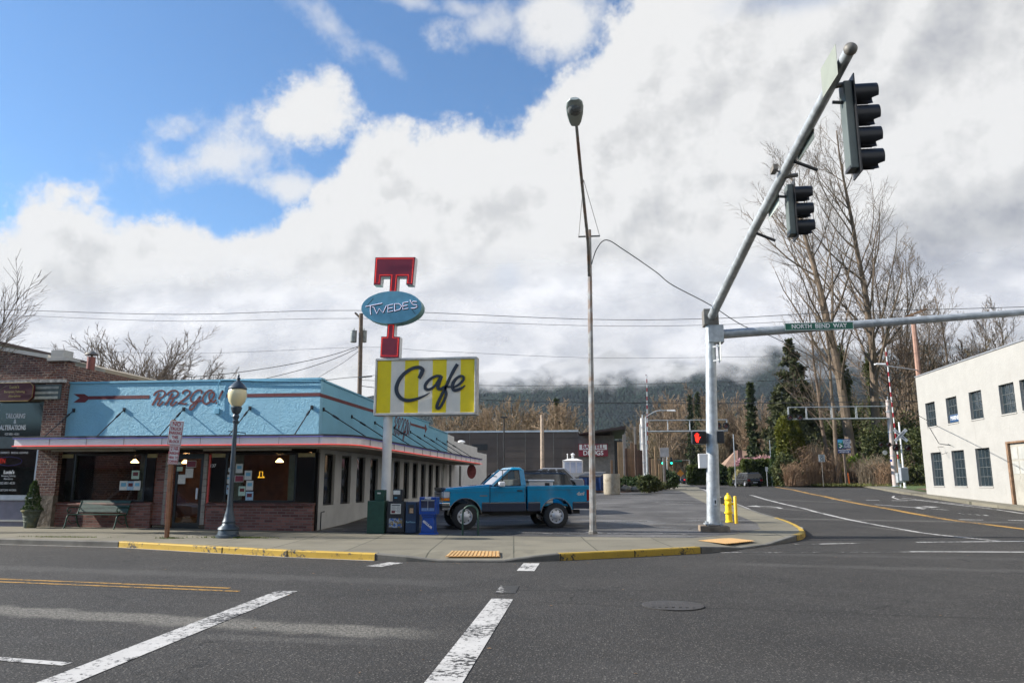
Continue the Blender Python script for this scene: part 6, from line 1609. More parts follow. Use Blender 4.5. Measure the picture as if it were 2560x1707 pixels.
# ---- generic smaller cars -------------------------------------------------
def car(name, label, cat, loc, rz, L, H, Wd, col, kind='suv', group=None, lamps=False, rough=.25):
    t = thing(name, label, cat, loc, rz, group)
    pm = mat(name + '_paint', col, rough, .1, .05, 2, coat=.7)
    h1 = H * .56; gc = .24
    f, r = -L / 2, L / 2
    wr = .34
    prof = [(f, .38), (f, .62 * h1 + .2), (f + .12, h1 * .92), (f + L * .26, h1), (r - .10, h1 + .02), (r, h1 * .8), (r, .38), (r - .62, .30)] + arch(r - .85, wr, .40, 8, 8, 172) + [(f + 1.3, .26)] + arch(f + .85, wr, .40, 8, 8, 172) + [(f + .3, .32)]
    MB().prism(prof, -Wd / 2, Wd / 2, 'y').build('body', pm, t, bevel=.06, seg=3)
    if kind == 'suv': a0, a1, b1, b0 = f + L * .25, f + L * .37, r - .30, r - .08
    else: a0, a1, b1, b0 = f + L * .27, f + L * .43, r - L * .26, r - L * .12
    zi = h1 - .01; zt = H - .05
    w0, w1 = Wd / 2 - .04, Wd / 2 - .2
    gm_ = MB().hexa([(a0, -w0, zi), (b0, -w0, zi), (b0, w0, zi), (a0, w0, zi)], [(a1, -w1, zt), (b1, -w1, zt), (b1, w1, zt), (a1, w1, zt)])
    gm_.build('greenhouse', mat(name + '_tinted_glass', (.012, .014, .016), .08, 0, .05, coat=.5), t, bevel=.02)
    MB().hexa([(a1 - .05, -w1 - .02, zt - .03), (b1 + .05, -w1 - .02, zt - .03), (b1 + .05, w1 + .02, zt - .03), (a1 - .05, w1 + .02, zt - .03)], [(a1 + .08, -w1 + .08, H), (b1 - .08, -w1 + .08, H), (b1 - .08, w1 - .08, H), (a1 + .08, w1 - .08, H)]).build('roof', pm, t, bevel=.03)
    for s_ in (-1, 1):
        y0, y1 = s_ * (w0 + .004), s_ * (w1 + .004)
        for u in (.30, .62):
            xb = a0 + (b0 - a0) * u; xt = a1 + (b1 - a1) * u
            MB().beam((xb, y0, zi), (xt, y1, zt), .09, .02, up=(0, 1, 0)).build('pillar', pm, t)
        for px_ in ((a0, a1), (b0, b1)): MB().beam((px_[0], y0, zi), (px_[1], y1, zt), .09, .03, up=(0, 1, 0)).build('pillar', pm, t)
        wheel(t, f + .85, s_ * (Wd / 2 - .12), wr, .21, M['alum'], s_, 0); wheel(t, r - .85, s_ * (Wd / 2 - .12), wr, .21, M['alum'], s_, 0)
        MB().box(r - .02, r + .012, s_ * Wd / 2 - (.32 if s_ > 0 else -.06) * 1, s_ * Wd / 2 - (.06 if s_ > 0 else -.32), h1 * .72, h1 * .95).build('tail_light', emis('lit_tail', (1, .03, .02), .8, (.4, .01, .01)) if lamps else redl, t)
        if kind == 'suv': MB().tube([(a1 + .1, s_ * (w1 - .12), H - .02), (a1 + .2, s_ * (w1 - .12), H + .05), (b1 - .2, s_ * (w1 - .12), H + .05), (b1 - .1, s_ * (w1 - .12), H - .02)], .018, 6).build('roof_rail', M['blackplastic'], t)
    MB().box(r + .001, r + .014, -.26, .26, h1 * .5, h1 * .62).build('number_plate', M['paper'], t)
    if lamps: MB().box(b1 + .04, b1 + .09, -.14, .14, H - .09, H - .05).build('brake_light', emis('high_brake', (1, .03, .02), 1.5, (.4, .01, .01)), t)
    return t
s_ = at(1365, 1181, 30.5)
car('suv', 'black estate car with roof rails mostly hidden behind the pickup bed', 'car', (s_.x - 1.35, 30.0, .50), truck_rz + R(2), 4.75, s_.z - .5, 1.85, (.012, .016, .022))
q = at(1366, 1200, 45); car('parked_car', 'small silver car seen just past the tail of the pickup, before the dumpsters', 'car', (q.x, 45, 1.1), R(10), 4.2, 1.42, 1.7, (.30, .31, .33), 'sedan')
def farcar(name, label, px_, py_, Y, rz, L, H, Wd, col, lamps=True, kind='suv', dz=0):
    q = at(px_, py_, Y); return car(name, label, 'car', (q.x, Y, g(Y) + .01 + dz), rz, L, H, Wd, col, kind, None, lamps)
farcar('distant_car', 'small dark blue car with lit brake lights driving away up the road', 1700, 1208, 165, R(-90), 4.4, 1.72, 1.85, (.02, .03, .09))
farcar('distant_car', 'oncoming white and black car beyond the crossing, left of the blue one', 1679, 1208, 175, R(92), 4.8, 1.85, 1.95, (.5, .5, .48), False)
farcar('distant_car', 'black hatchback with tail lights by the clipped hedge across the crossing', 1869, 1213, 88, R(-78), 4.4, 1.5, 1.8, (.014, .015, .02), False)
for i, (a, b) in enumerate(()): pass

car('parked_car', 'silver saloon standing at the kerb just outside the left edge, mirrored in the cafe window', 'car', (-20.6, 17.9, .01), R(172), 4.7, 1.42, 1.78, (.45, .46, .47), 'sedan')
# ================================================================== background: store, crossing gear, signs
def gz(Y, off=0.0): return g(Y) + off
# ---- long grey store
st = thing('store_building', 'long low grey brown store with a mono pitch roof end and maroon sign', 'store', (-6, 70, 1.1))
m_st = mat('taupe_panels', (.105, .085, .075), .8, 0, .1, .6, .2, 6, .02); m_st2 = mat('grey_block', (.13, .125, .12), .85, 0, .2, 3)
a = at(1100, 1082, 70); c = at(1446, 1080, 70); e_ = at(1535, 1085, 70)
zt_ = a.z
MB().prism([(a.x - 6, gz(70) - .2), (c.x, gz(70) - .2), (c.x, zt_), (a.x - 6, zt_)], 70, 95, 'y').build('wall', m_st, st, W=True)
MB().box(a.x - 6.1, c.x, 69.9, 95, zt_ + .003, zt_ + .16).build('parapet_cap', M['alum'], st, W=True)
MB().box(c.x + .003, e_.x, 69.9, 82, gz(70) - .2, zt_ - .35).build('corner_block', m_st2, st, W=True)
r0, r1 = at(1480, 1090, 68.5), at(1564, 1076, 68.5)
MB().prism([(r0.x - 1.2, zt_ - .3), (r1.x, zt_ + .35), (r1.x, zt_ + .05), (r0.x - 1.2, zt_ - .34)], 67.5, 82, 'y').build('pitched_roof', mat('dark_roof', (.035, .022, .02), .5, .2), st, W=True)
for k in range(10):
    x = a.x - 5 + k * 2.6; MB().box(x, x + .05, 69.97, 69.998, gz(70), zt_ - .05).build('panel_joint', M['steel_dark'], st, W=True)
for k in range(5):
    z = gz(70) + .9 * (k + 1); MB().box(a.x - 6, c.x, 69.975, 69.99, z, z + .02).build('panel_joint', mat('joint_dark', (.06, .05, .045), .8), st, W=True) if z < zt_ else None
w0, w1 = at(1180, 1110, 70), at(1219, 1125, 70); MB().box(w0.x, w1.x, 69.95, 69.999, w1.z, w0.z).build('window_strip', M['black'], st, W=True)
w0, w1 = at(1519, 1100, 70), at(1560, 1235, 70); MB().box(w0.x, w1.x, 70.5, 70.6, gz(70), w0.z).build('shadowed_entrance', M['black'], st, W=True)
s0, s1 = at(1446, 1109, 69.4), at(1520, 1140, 69.4)
sb = MB().box(s0.x, s1.x, 69.4, 69.75, s1.z, s0.z).build('sign_box', M['sign_red'], st, W=True)
hz = (s0.z + s1.z) / 2
MB().box(s0.x + .08, s1.x - .08, 69.385, 69.399, hz + .02, s0.z - .08).build('sign_panel', M['whiteclean'], sb, W=True)
text('BARTELL', .52, M['sign_red'], sb, ((s0.x + s1.x) / 2, 69.38, (hz + s0.z) / 2 - .02), sx=1.0, off=.012, W=True)
text('DRUGS', .56, M['whiteclean'], sb, ((s0.x + s1.x) / 2, 69.39, (hz + s1.z) / 2 - .0), sx=1.0, off=.012, W=True)
# ---- posts standing in the lot
def post(name, label, cat, px_, pyt, Y, r, m, group=None):
    q = at(px_, pyt, Y); t = thing(name, label, cat, (q.x, Y, gz(Y)), 0, group)
    MB().tube([(0, 0, 0), (0, 0, q.z - gz(Y))], [r * 1.1, r * .9], 8).build('pole', m, t, smooth=True); return t, q
t, q = post('wooden_pole', 'bare pale wooden pole rising behind the pickup bed', 'pole', 1355, 1037, 52, .13, M['woodpale'])
t, q = post('lot_lamp', 'thin black lamp post in front of the grey store wall', 'lamp post', 1260, 1045, 55, .05, M['black'])
MB().box(-.25, .25, -.12, .12, 0, .1).build('lamp_head', M['black'], t); LAST().location = (0, 0, q.z - gz(55) + .01)
t, q = post('steel_pole', 'thin metal pole among timber posts left of the railway mast', 'pole', 1600, 1060, 60, .05, M['steel'])
# ---- shed, dumpsters, concrete ring
q = gr(1430, 1236, .154)
s0, s1 = at(1407, 1155, 56), at(1456, 1155, 56)
t = thing('kiosk', 'small white panelled hut with domed vent on its roof before the store', 'hut', ((s0.x + s1.x) / 2, 56, gz(56)))
w_ = (s1.x - s0.x) / 2; zt2 = at(1430, 1151, 56).z - gz(56)
MB().box(-w_, w_, 0, 1.3, 0, zt2).build('walls', M['whiteclean'], t, bevel=.02)
for k in range(3): MB().box(-w_ + .15 + k * w_ * .62, -w_ + .12 + (k + .8) * w_ * .62, -.02, -.002, .2, zt2 - .12).build('panel', mat('pale_blue_panel', (.5, .56, .66), .5, 0, .1), t)
MB().hexa([(-w_ - .05, -.05, zt2), (w_ + .05, -.05, zt2), (w_ + .05, 1.35, zt2), (-w_ - .05, 1.35, zt2)], [(-w_ * .4, .4, zt2 + .16), (w_ * .4, .4, zt2 + .16), (w_ * .4, .9, zt2 + .16), (-w_ * .4, .9, zt2 + .16)]).build('roof', M['white'], t)
MB().lathe([(.09, .16), (.09, .42), (.17, .44), (.13, .50), (.03, .56)], 12, (0, .6, zt2)).build('vent', M['whiteclean'], t, smooth=True)
MB().lathe([(.03, .1), (.03, .45), (.06, .47), (.02, .52)], 8, (-w_ * .55, .5, zt2)).build('vent', M['whiteclean'], t)
def dumpster(label, px0, px1, Y, hpx, col, rz):
    q0, q1 = at(px0, 1230, Y), at(px1, 1230, Y); w = (q1.x - q0.x) / 2; H = at(px0, hpx, Y).z - gz(Y)
    t = thing('dumpster', label, 'dumpster', ((q0.x + q1.x) / 2, Y, gz(Y) + .154), rz)
    m = mat('dumpster_' + label.split()[0], col, .5, .1, .2, 3, dirt=(.08, .05, .03), dirts=3)
    H -= .154
    MB().hexa([(-w, -.7, .08), (w, -.7, .08), (w, .7, .08), (-w, .7, .08)], [(-w * 1.06, -.75, H * .72), (w * 1.06, -.75, H * .72), (w * 1.06, .75, H * .95), (-w * 1.06, .75, H * .95)]).build('bin', m, t, bevel=.03)
    MB().hexa([(-w * 1.08, -.78, H * .725), (w * 1.08, -.78, H * .725), (w * 1.08, .78, H * .955), (-w * 1.08, .78, H * .955)], [(-w * 1.08, -.78, H * .77), (w * 1.08, -.78, H * .77), (w * 1.08, .78, H), (-w * 1.08, .78, H)]).build('lid', mat('lid_grey', (.07, .07, .07), .6), t)
    for k in range(5): MB().box(-w + .1 + k * w * .45, -w + .16 + k * w * .45, -.78, -.74, .15, H * .7).build('rib', m, t)
dumpster('grey green rubbish container between the white hut and the blue one', 1418, 1462, 49, 1181, (.10, .12, .10), R(-15))
dumpster('blue rubbish container with sloping dark lid beside the concrete ring', 1456, 1508, 47, 1178, (.010, .045, .16), R(-12))
q = gr(1530, 1235, .154)
t = thing('concrete_ring', 'weathered upright concrete pipe section with mossy rim by the lot edge', 'concrete pipe', (q.x, q.y, gz(q.y) + .154))
wr_ = .46; Hc = at(1530, 1184, q.y).z - gz(q.y) - .154
MB().lathe([(wr_ * .95, 0), (wr_, .1), (wr_, Hc), (wr_ * .78, Hc), (wr_ * .78, Hc - .35), (.01, Hc - .36)], 26).build('pipe', mat('aged_concrete', (.36, .32, .25), .9, 0, .2, 2, .3, 15, .01, dirt=(.14, .11, .07), dirts=2.5, dlo=.5, dhi=.7), t, smooth=True)
# ---- boulders and shrubs in the planting bed
from mathutils import noise as mn
def boulder(label, px_, py_, r, sc=(1, .8, .62), seed=1):
    q = gr(px_, py_, .19); me = bmesh.new(); bmesh.ops.create_icosphere(me, subdivisions=3, radius=r)
    for v in me.verts:
        k = 1 + .28 * mn.noise(v.co * (1.6 / r) + Vector((seed, seed * 2, 0))) + .1 * mn.noise(v.co * (4 / r) + Vector((seed, 0, 0)))
        v.co = Vector((v.co.x * sc[0], v.co.y * sc[1], v.co.z * sc[2])) * k
    m = bpy.data.meshes.new('boulder'); me.to_mesh(m); me.free(); m.materials.append(M['rock'])
    o = bpy.data.objects.new('boulder', m); scene.collection.objects.link(o); o.location = (q.x, q.y, gz(q.y) + .19 + r * sc[2] * .55)
    tag(o, label, 'boulder'); return o
M['rock'] = mat('boulder_rock', (.20, .17, .13), .9, 0, .35, 3, .6, 10, .03, dirt=(.08, .09, .03), dirts=2)
boulder('rounded mossy boulder next to the concrete pipe', 1565, 1228, .36, seed=2); boulder('larger pale angular boulder right of the mossy one', 1595, 1228, .42, (1.25, .8, .5), 5)
M['shrub'] = leafmat('shrub_leaf', (.012, .03, .012), (.06, .095, .025)); M['yew'] = leafmat('hedge_leaf', (.03, .05, .012), (.11, .13, .03), .8)
M['limegreen'] = leafmat('fresh_leaf', (.09, .16, .01), (.20, .28, .03), 1.0); M['twig'] = mat('dry_twig', (.20, .13, .085), .9, 0, .25, 1.5); M['twigred'] = mat('red_brown_twig', (.12, .085, .06), .9, 0, .3, .6)
M['ivy'] = leafmat('ivy_leaf', (.022, .038, .012), (.12, .13, .045), 1.5); M['conifer'] = leafmat('conifer_needles', (.018, .033, .014), (.075, .09, .035), .6)
M['cedargold'] = leafmat('golden_cedar', (.045, .06, .008), (.16, .16, .02), .8); M['blossom'] = leafmat('pink_blossom', (.30, .14, .16), (.50, .30, .32), 2.0, .1)
M['bark'] = mat('grey_bark', (.14, .11, .085), .9, 0, .3, 2, .6, 12, .03); M['barkpale'] = mat('pale_bark', (.26, .20, .14), .9, 0, .3, 1.2, .5, 12, .03)
def ell(rx, ry, rz, z0=0.0, lump=.25, f=3.0, hollow=.55):
    def fn(rnd):
        v = Vector((rnd.gauss(0, 1), rnd.gauss(0, 1), rnd.gauss(0, 1))).normalized()
        k = (hollow + (1 - hollow) * rnd.random() ** .5) * (1 + lump * mn.noise(v * f + Vector((rx, ry, rz))))
        return (v.x * rx * k, v.y * ry * k, max(0, z0 + rz + v.z * rz * k))
    return fn
def shrub(name, label, px_, py_, rx, rz, n, size, m, cat='shrub', off=.19, Y=None, ry=None, group=None, seed=1, stem=True):
    q = gr(px_, py_, off) if Y is None else at(px_, py_, Y)
    Yq = q.y; t = thing(name, label, cat, (q.x, Yq, gz(Yq) + off), 0, group)
    foliage_mb(n, ell(rx, ry or rx * .8, rz), size, seed).build('foliage', m, t, fix=False)
    if stem:
        s_ = MB(); rnd = random.Random(seed)
        for k in range(7):
            a_ = rnd.uniform(0, 6.28); s_.tube([(0, 0, 0), (rx * .3 * math.cos(a_), rx * .3 * math.sin(a_), rz * .7), (rx * .6 * math.cos(a_), rx * .6 * math.sin(a_), rz * 1.3)], [.03, .02, .01], 5)
        s_.build('stems', M['bark'], t)
    return t
shrub('shrub', 'dark low shrub behind the mossy boulder', 1570, 1225, .9, .42, 1400, .13, M['shrub'], seed=11)
shrub('shrub', 'dark spreading shrub in front of the timber posts', 1605, 1227, .8, .45, 1300, .13, M['shrub'], seed=12)
shrub('shrub', 'glossy pale leaved shrub with sunlit top at the end of the bed', 1622, 1230, .65, .48, 1500, .14, M['ivy'], seed=13)
shrub('shrub', 'round dark shrub at the far right tip of the planting bed', 1668, 1221, .9, .6, 1500, .15, M['shrub'], seed=14)
shrub('shrub', 'small ground hugging plant before the last timber post', 1650, 1225, .5, .25, 600, .1, M['ivy'], seed=15, stem=False)
# ---- upright timber posts (a sculpture of planks)
ti_m = [mat('timber_brown', (.21, .13, .075), .85, 0, .2, 3, .4, 20, .01), mat('timber_dark', (.085, .05, .035), .85, 0, .2, 3, .4, 20, .01), mat('timber_tan', (.30, .20, .11), .85, 0, .2, 3, .4, 20, .01), mat('timber_grey', (.26, .235, .21), .85, 0, .2, 3, .4, 20, .01)]
TP = [(1550, 1105, 13, 2, 'stumpy tan plank at the far left of the timber row'), (1554, 1143, 6, 2, 'narrow tan plank beside the store corner'), (1560, 1086, 7, 3, 'tall grey plank touching the roof tip of the store'), (1565, 1120, 6, 1, 'thin dark plank behind the tall grey one'),
      (1571, 1121, 9, 0, 'broad brown plank left of the widest plank'), (1581, 1107, 12, 0, 'widest brown plank left of the railway mast'), (1589, 1110, 6, 1, 'dark plank in the shade of the widest plank'), (1596, 1124, 7, 1, 'dark plank standing just left of the railway mast'),
      (1602, 1125, 7, 1, 'second dark plank tight against the railway mast'), (1587, 1066, 5, 3, 'very tall slim grey plank sticking out above the row'), (1625, 1143, 6, 1, 'dark plank just right of the railway mast'), (1631, 1147, 7, 2, 'tan plank right of the mast with sunlit edge'),
      (1638, 1115, 5, 2, 'slim pinkish plank rising above its neighbours right of the mast'), (1639, 1148, 8, 1, 'shaded plank at the right of the sunlit one'), (1650, 1160, 9, 2, 'broad tan plank near the right end'), (1659, 1144, 5, 3, 'grey plank behind the square sign back'), (1661, 1171, 6, 1, 'short dark plank at the right end'),
      (1529, 1150, 5, 0, 'brown plank standing left of the main row in front of the entrance')]
for i, (px_, pyt, w, mi_, lab) in enumerate(TP):
    Y = 50.5 + (i * 37 % 11) * .35; q = at(px_, pyt, Y); s_ = Y / 1929
    t = MB().box(-w * s_ / 2, w * s_ / 2, -.08, .10, 0, q.z - gz(Y) - .19).build('timber_post', ti_m[mi_], bevel=.01)
    t.location = (q.x, Y, gz(Y) + .19); tag(t, lab, 'timber post', 'upright timber planks')
# ---- railway cantilever signals
def rr_lamp(par, x, y, z, s_=-1, r=.15):
    o = MB().lathe([(.01, 0), (r * 1.9, 0), (r * 1.9, .02), (.01, .02)], 20, (0, 0, 0), 'y').build('flasher_disc', M['black'], par); o.location = (x, y, z)
    MB().lathe([(r, -.015), (r, -.001)], 16, (0, 0, 0), 'y').build('red_lens', mat('dull_red_lens', (.10, .01, .012), .2), o)
    v = MB(); n = 12
    for i in range(n + 1):
        t_ = R(-10 + 200 * i / n)
        for yy in (0, -.28): v.v.append((r * 1.15 * math.cos(t_), yy, r * 1.15 * math.sin(t_)))
    for i in range(n): v.f.append((i * 2, i * 2 + 1, i * 2 + 3, i * 2 + 2))
    v.build('hood', M['black'], o, fix=False); MB().lathe([(.13, .02), (.12, .12), (.05, .16)], 12, (0, 0, 0), 'y').build('lamp_case', M['black'], o, smooth=True)
    return o
def cantilever(label, pxb, Y, pyt, py_hi, py_lo, px_end, posts, lamps, sgn, mpole):
    b_, t_ = at(pxb, 1205, Y), at(pxb - (5 if sgn > 0 else 22), pyt, Y)
    t = thing('railway_signal', label, 'railway signal', (b_.x, Y, gz(Y) + .15)); o_ = Vector(t.location)
    top = Vector((t_.x, Y, t_.z)) - o_
    top.x = 0.0 if sgn > 0 else top.x * .0
    MB().tube([(0, 0, 0), top], [.24, .19], 16).build('mast', mpole, t, smooth=True)
    MB().lathe([(.30, 0), (.30, .04), (.25, .05), (.25, .12)], 16).build('mast_foot', M['steel'], t)
    for f_ in (.35, .62, .86): MB().lathe([(.25, 0), (.25, .08)], 16, (0, 0, top.z * f_)).build('band', M['steel'], t)
    MB().lathe([(.05, 0), (.05, .25), (.02, .32)], 8, (0, 0, top.z)).build('finial', M['steel'], t)
    zl, zh = at(px_end, py_lo, Y).z - o_.z, at(px_end, py_hi, Y).z - o_.z
    xe = at(px_end, py_lo, Y).x - o_.x
    fr2 = MB()
    for yy in (-.18, .18):
        fr2.tube([(0, yy, zl), (xe, yy, zl + .0)], .055, 8); fr2.tube([(0, yy, zh), (xe, yy, zh)], .028, 6)
    for p in posts + [px_end]:
        x = at(p, py_lo, Y).x - o_.x
        for yy in (-.18, .18): fr2.tube([(x, yy, zl), (x, yy, zh)], .026, 6)
    fr2.build('cantilever_frame', M['steel'], t)
    n_ = 30; wk = MB()
    wk.box(min(0, xe), max(0, xe), -.16, .16, zl + .06, zl + .085); wk.build('walkway', M['steel_dark'], t)
    for p, py_ in lamps:
        q = at(p, py_, Y - .3); rr_lamp(t, q.x - o_.x, -.32, q.z - o_.z)
    return t
m_ms = mat('mast_white_grey', (.50, .48, .46), .55, 0, .15, 1.5, .2, 20, .01, dirt=(.25, .20, .17), dirts=2)
c1 = cantilever('railway crossing mast with gantry reaching right, left of the signal pole', 1611, 66, 1045, 1049, 1077, 1818, [1670, 1725], [(1796, 1064), (1815, 1064)], 1, m_ms)
c2 = cantilever('tall pinkish railway mast with gantry reaching left over the road', 2238, 72, 1000, 1018, 1048, 1972, [2017, 2080, 2142], [(1975, 1043), (2000, 1043)], -1, mat('mast_pinkish', (.46, .38, .35), .55, 0, .15, 1.5, .2, 20, .01))
MB().lathe([(.01, 0), (.19, 0), (.20, .06), (.12, .14), (.02, .16)], 16, (0, 0, 0), 'y').build('bell', M['alum'], c2, smooth=True); q = at(2213, 1131, 71.6); LAST().location = (q.x - c2.location.x, -.4, q.z - c2.location.z)
for p in (2202, 2222): q = at(p, 1111, 71.5); rr_lamp(c2, q.x - c2.location.x, -.5, q.z - c2.location.z, r=.12)
MB().box(-.14, .0, -.27, -.24, -.1, .1).build('blue_plate', mat('blue_plate', (.02, .12, .6), .5), c2); q = at(2226, 1151, 72); LAST().location = (q.x - c2.location.x + .05, 0, q.z - c2.location.z)
# gate arms standing upright, striped
def gate(label, pxb, pyb, pxt, pyt, Y, lean=0.0):
    b_, t_ = at(pxb, pyb, Y), at(pxt, pyt, Y)
    t = thing('crossing_gate', label, 'crossing gate', (b_.x, Y, gz(Y) + .15)); o_ = Vector(t.location)
    A_, B_ = Vector(b_) - o_, Vector(t_) - o_
    MB().beam(A_, B_, .07, .10).build('gate_arm', M['whiteclean'], t)
    n = 11
    m_gr = mat('gate_red', (.35, .02, .03), .5)
    for k in range(n):
        u0, u1 = (k + .1) / n, (k + .55) / n; MB().beam(A_.lerp(B_, u0), A_.lerp(B_, u1), .076, .106).build('red_stripe', m_gr, t)
    MB().beam(B_, B_ + Vector((-.12, 0, .02)), .08, .05).build('tip_lamp', M['darkred'], t)
    MB().box(-.28, .28, -.25, .25, .35, 1.15).build('mechanism', M['steel'], t, bevel=.04); MB().lathe([(.10, 0), (.07, .05), (.07, .5)], 12).build('stand', M['steel'], t)
    MB().beam((0, 0, .9), A_ + Vector((0, 0, .1)), .12, .16).build('arm_bracket', M['steel'], t)
    MB().beam(A_ + Vector((.12, 0, -.3)), A_ + Vector((.1, .0, -1.6)), .16, .22).build('counterweight', M['steel'], t)
    return t
gate('upright red and white barrier arm beside the left railway mast', 1619, 1180, 1617, 938, 65.0)
gate('leaning red and white barrier arm beside the pinkish mast', 2246, 1150, 2214, 868, 68)
# crossbuck
q = gr(2262, 1212, .17); Y = 60; q = at(2262, 1212, Y)
t = thing('crossbuck', 'white railroad crossing X sign over twin red lamps near the white wall', 'sign', (q.x, Y, gz(Y) + .15)); o_ = Vector(t.location)
tp_ = at(2250, 1055, Y) - o_; MB().tube([(0, 0, 0), (0, 0, tp_.z)], .06, 10).build('post', M['whiteclean'], t, smooth=True)
cx_ = at(2253, 1088, Y) - o_
for a_, s_ in ((45, 'CROSSING'), (-45, 'RAILROAD')):
    bl_ = MB().box(-.62, .62, -.01, .01, -.11, .11).build('blade', M['whiteclean'], t); bl_.location = (0, -.08 - (.025 if a_ > 0 else 0), cx_.z); bl_.rotation_euler = (0, R(-a_), 0)
    text(s_, .17, M['black'], bl_, (0, -.012, 0), sx=.95, off=.003)
lz = (at(2262, 1120, Y) - o_).z
MB().box(-.75, .75, -.05, 0, lz + .22, lz + .27).build('cross_arm', M['black'], t)
for x in (-.42, .42): rr_lamp(t, x, -.1, lz, r=.13)
MB().box(-.28, .28, -.2, .2, .5, 1.5).build('mechanism', mat('mech_grey', (.28, .30, .33), .5), t, bevel=.05); MB().lathe([(.14, 0), (.14, .04), (.08, .06), (.08, .5)], 12).build('stand', M['whiteclean'], t)
# ---- signs on posts
def signpost(name, label, px_, pyb, Y, w_px, y0, y1, m, pm, lines=(), r=.03, square_post=False):
    q = at(px_, pyb, Y); t = thing(name, label, 'sign', (q.x, Y, gz(Y) + .12)); o_ = Vector(t.location)
    a_, b_ = at(px_ - w_px / 2, y0, Y), at(px_ + w_px / 2, y1, Y); w = (b_.x - a_.x) / 2; h = (a_.z - b_.z) / 2; zc = (a_.z + b_.z) / 2 - o_.z
    if square_post: MB().box(-r, r, 0, 2 * r, 0, zc + h * .5).build('post', pm, t)
    else: MB().tube([(0, .03, 0), (0, .03, zc + h * .5)], r, 8).build('post', pm, t)
    o = MB().box(-w, w, -.012, 0, -h, h).build('sign_plate', m, t, bevel=.004); o.location = (0, -.01, zc)
    for s_, fz, fh, sx, mm in lines: text(s_, 2 * h * fh, mm, o, (0, -.016, fz * 2 * h), sx=sx, off=.004)
    return t, o, w, h, zc
wh = M['whiteclean']; bkk = M['black']
signpost('speed_limit_sign', 'white rectangular speed limit 30 sign in the brown roadside scrub', 2059, 1212, 77, 17, 1136, 1154, mat('pale_sign', (.55, .55, .53), .5), M['steel_dark'], (('SPEED', .36, .2, 1.0, bkk), ('LIMIT', .16, .2, 1.0, bkk), ('30', -.22, .62, 1.1, bkk)))
t, o, w, h, zc = signpost('highway_sign', 'blue adopt a highway sign with small landscape picture on a stout post', 2117, 1208, 83, 34, 1097, 1121, mat('sign_navy', (.008, .03, .16), .45), M['polewood'], r=.10, square_post=True)
MB().box(-w * .9, -.05, -.02, -.013, -h * .85, h * .85).build('picture_sky', mat('pic_sky', (.10, .42, .60), .6), o)
pc_ = MB(); pc_.prism([(-w * .9, -h * .85), (-.05, -h * .85), (-.05, h * .05), (-w * .3, h * .2), (-w * .9, h * .3)], -.026, -.021, 'y'); pc_.prism([(-w * .36, -h * .2), (-.06, -h * .2), (-w * .18, h * .78)], -.032, -.027, 'y'); pc_.build('picture_land', mat('pic_green', (.01, .14, .06), .6), o)
MB().ribbon([(-w * .7, -h * .8), (-w * .3, -h * .45), (-w * .75, -h * .05), (-w * .4, h * .1)], [.16, .12, .08, .04], lambda x, y, d: (x, -.033 - d, y), .003).build('picture_river', wh, o)
for k, s_ in enumerate(('ADOPT A', 'HIGHWAY', 'LITTER', 'CONTROL')): text(s_, .26, wh, o, (w * .48, -.016, h * (.66 - .44 * k)), sx=.72, off=.004)
o2 = MB().box(-w, w, -.012, 0, -.2, .2).build('sign_plate', mat('sign_navy2', (.008, .03, .16), .45), t, bevel=.004); o2.location = (0, -.01, zc - h - .27)
text('SNOQUALMIE VALLEY', .17, wh, o2, (0, -.016, .09), sx=.72, off=.003); text('ROTARY CLUB', .17, wh, o2, (0, -.016, -.09), sx=.8, off=.003)
signpost('sign_back', 'square weathered back of a sign on a grey pole before far lights', 1664, 1212, 56, 23, 1119, 1142, mat('aluminium_back', (.40, .38, .37), .5, .3, .25, 2), M['steel_dark'])
signpost('road_sign', 'small grey sign back on a thin post by the clipped hedge', 1919, 1214, 82, 7, 1167, 1178, M['steel'], M['steel'])
q = at(2124, 1206, 82); t = MB().box(-.05, .05, -.02, .02, 0, 1.3).build('marker_post', mat('orange_marker', (.75, .16, .03), .5)); t.location = (q.x, 82, gz(82) + .15); t.rotation_euler = (0, R(-4), 0); tag(t, 'thin orange marker stake at the foot of the blue sign', 'marker')
q = at(1719, 1195, 150); t = thing('warning_sign', 'tiny orange diamond sign above the far white road cars', 'sign', (at(1701, 1183, 150).x, 150, gz(150))); MB().box(-.5, .5, -.02, .02, -.5, .5).build('sign_plate', mat('orange_sign', (.6, .22, .02), .5), t); LAST().rotation_euler = (0, R(45), 0); LAST().location = (0, 0, at(1701, 1183, 150).z - gz(150)); MB().tube([(0, .03, 0), (0, .03, at(1701, 1190, 150).z - gz(150))], .04, 6).build('post', M['steel'], t)
# far green traffic signals on a mast
Yf = 135; q = at(1724, 1150, Yf)
t = thing('far_signal_mast', 'distant dark signal mast with two green lights over the road', 'traffic signal', (q.x, Yf, gz(Yf))); o_ = Vector(t.location)
MB().tube([(0, 0, 0), (0, 0, q.z - o_.z)], .14, 8).build('pole', M['steel_dark'], t)
e2 = at(1632, 1148, Yf) - o_; MB().tube([(0, 0, q.z - o_.z), ((at(1690, 1152, Yf) - o_).x, 0, (at(1690, 1151, Yf) - o_).z), e2], [.10, .09, .07], 8).build('arm', M['steel_dark'], t)
for p in (1656, 1678):
    a_ = at(p, 1150, Yf) - o_; hbx = MB().box(-.2, .2, -.2, .1, -.75, .5).build('signal_head', M['black'], t); hbx.location = (a_.x, -.1, a_.z)
    MB().lathe([(.01, -.26), (.17, -.26), (.17, -.2)], 14, (0, 0, 0), 'y').build('green_lens', emis('green_light', (.02, 1.0, .55), 2.2, (0, .3, .2)), hbx); LAST().location = (0, 0, -.5)
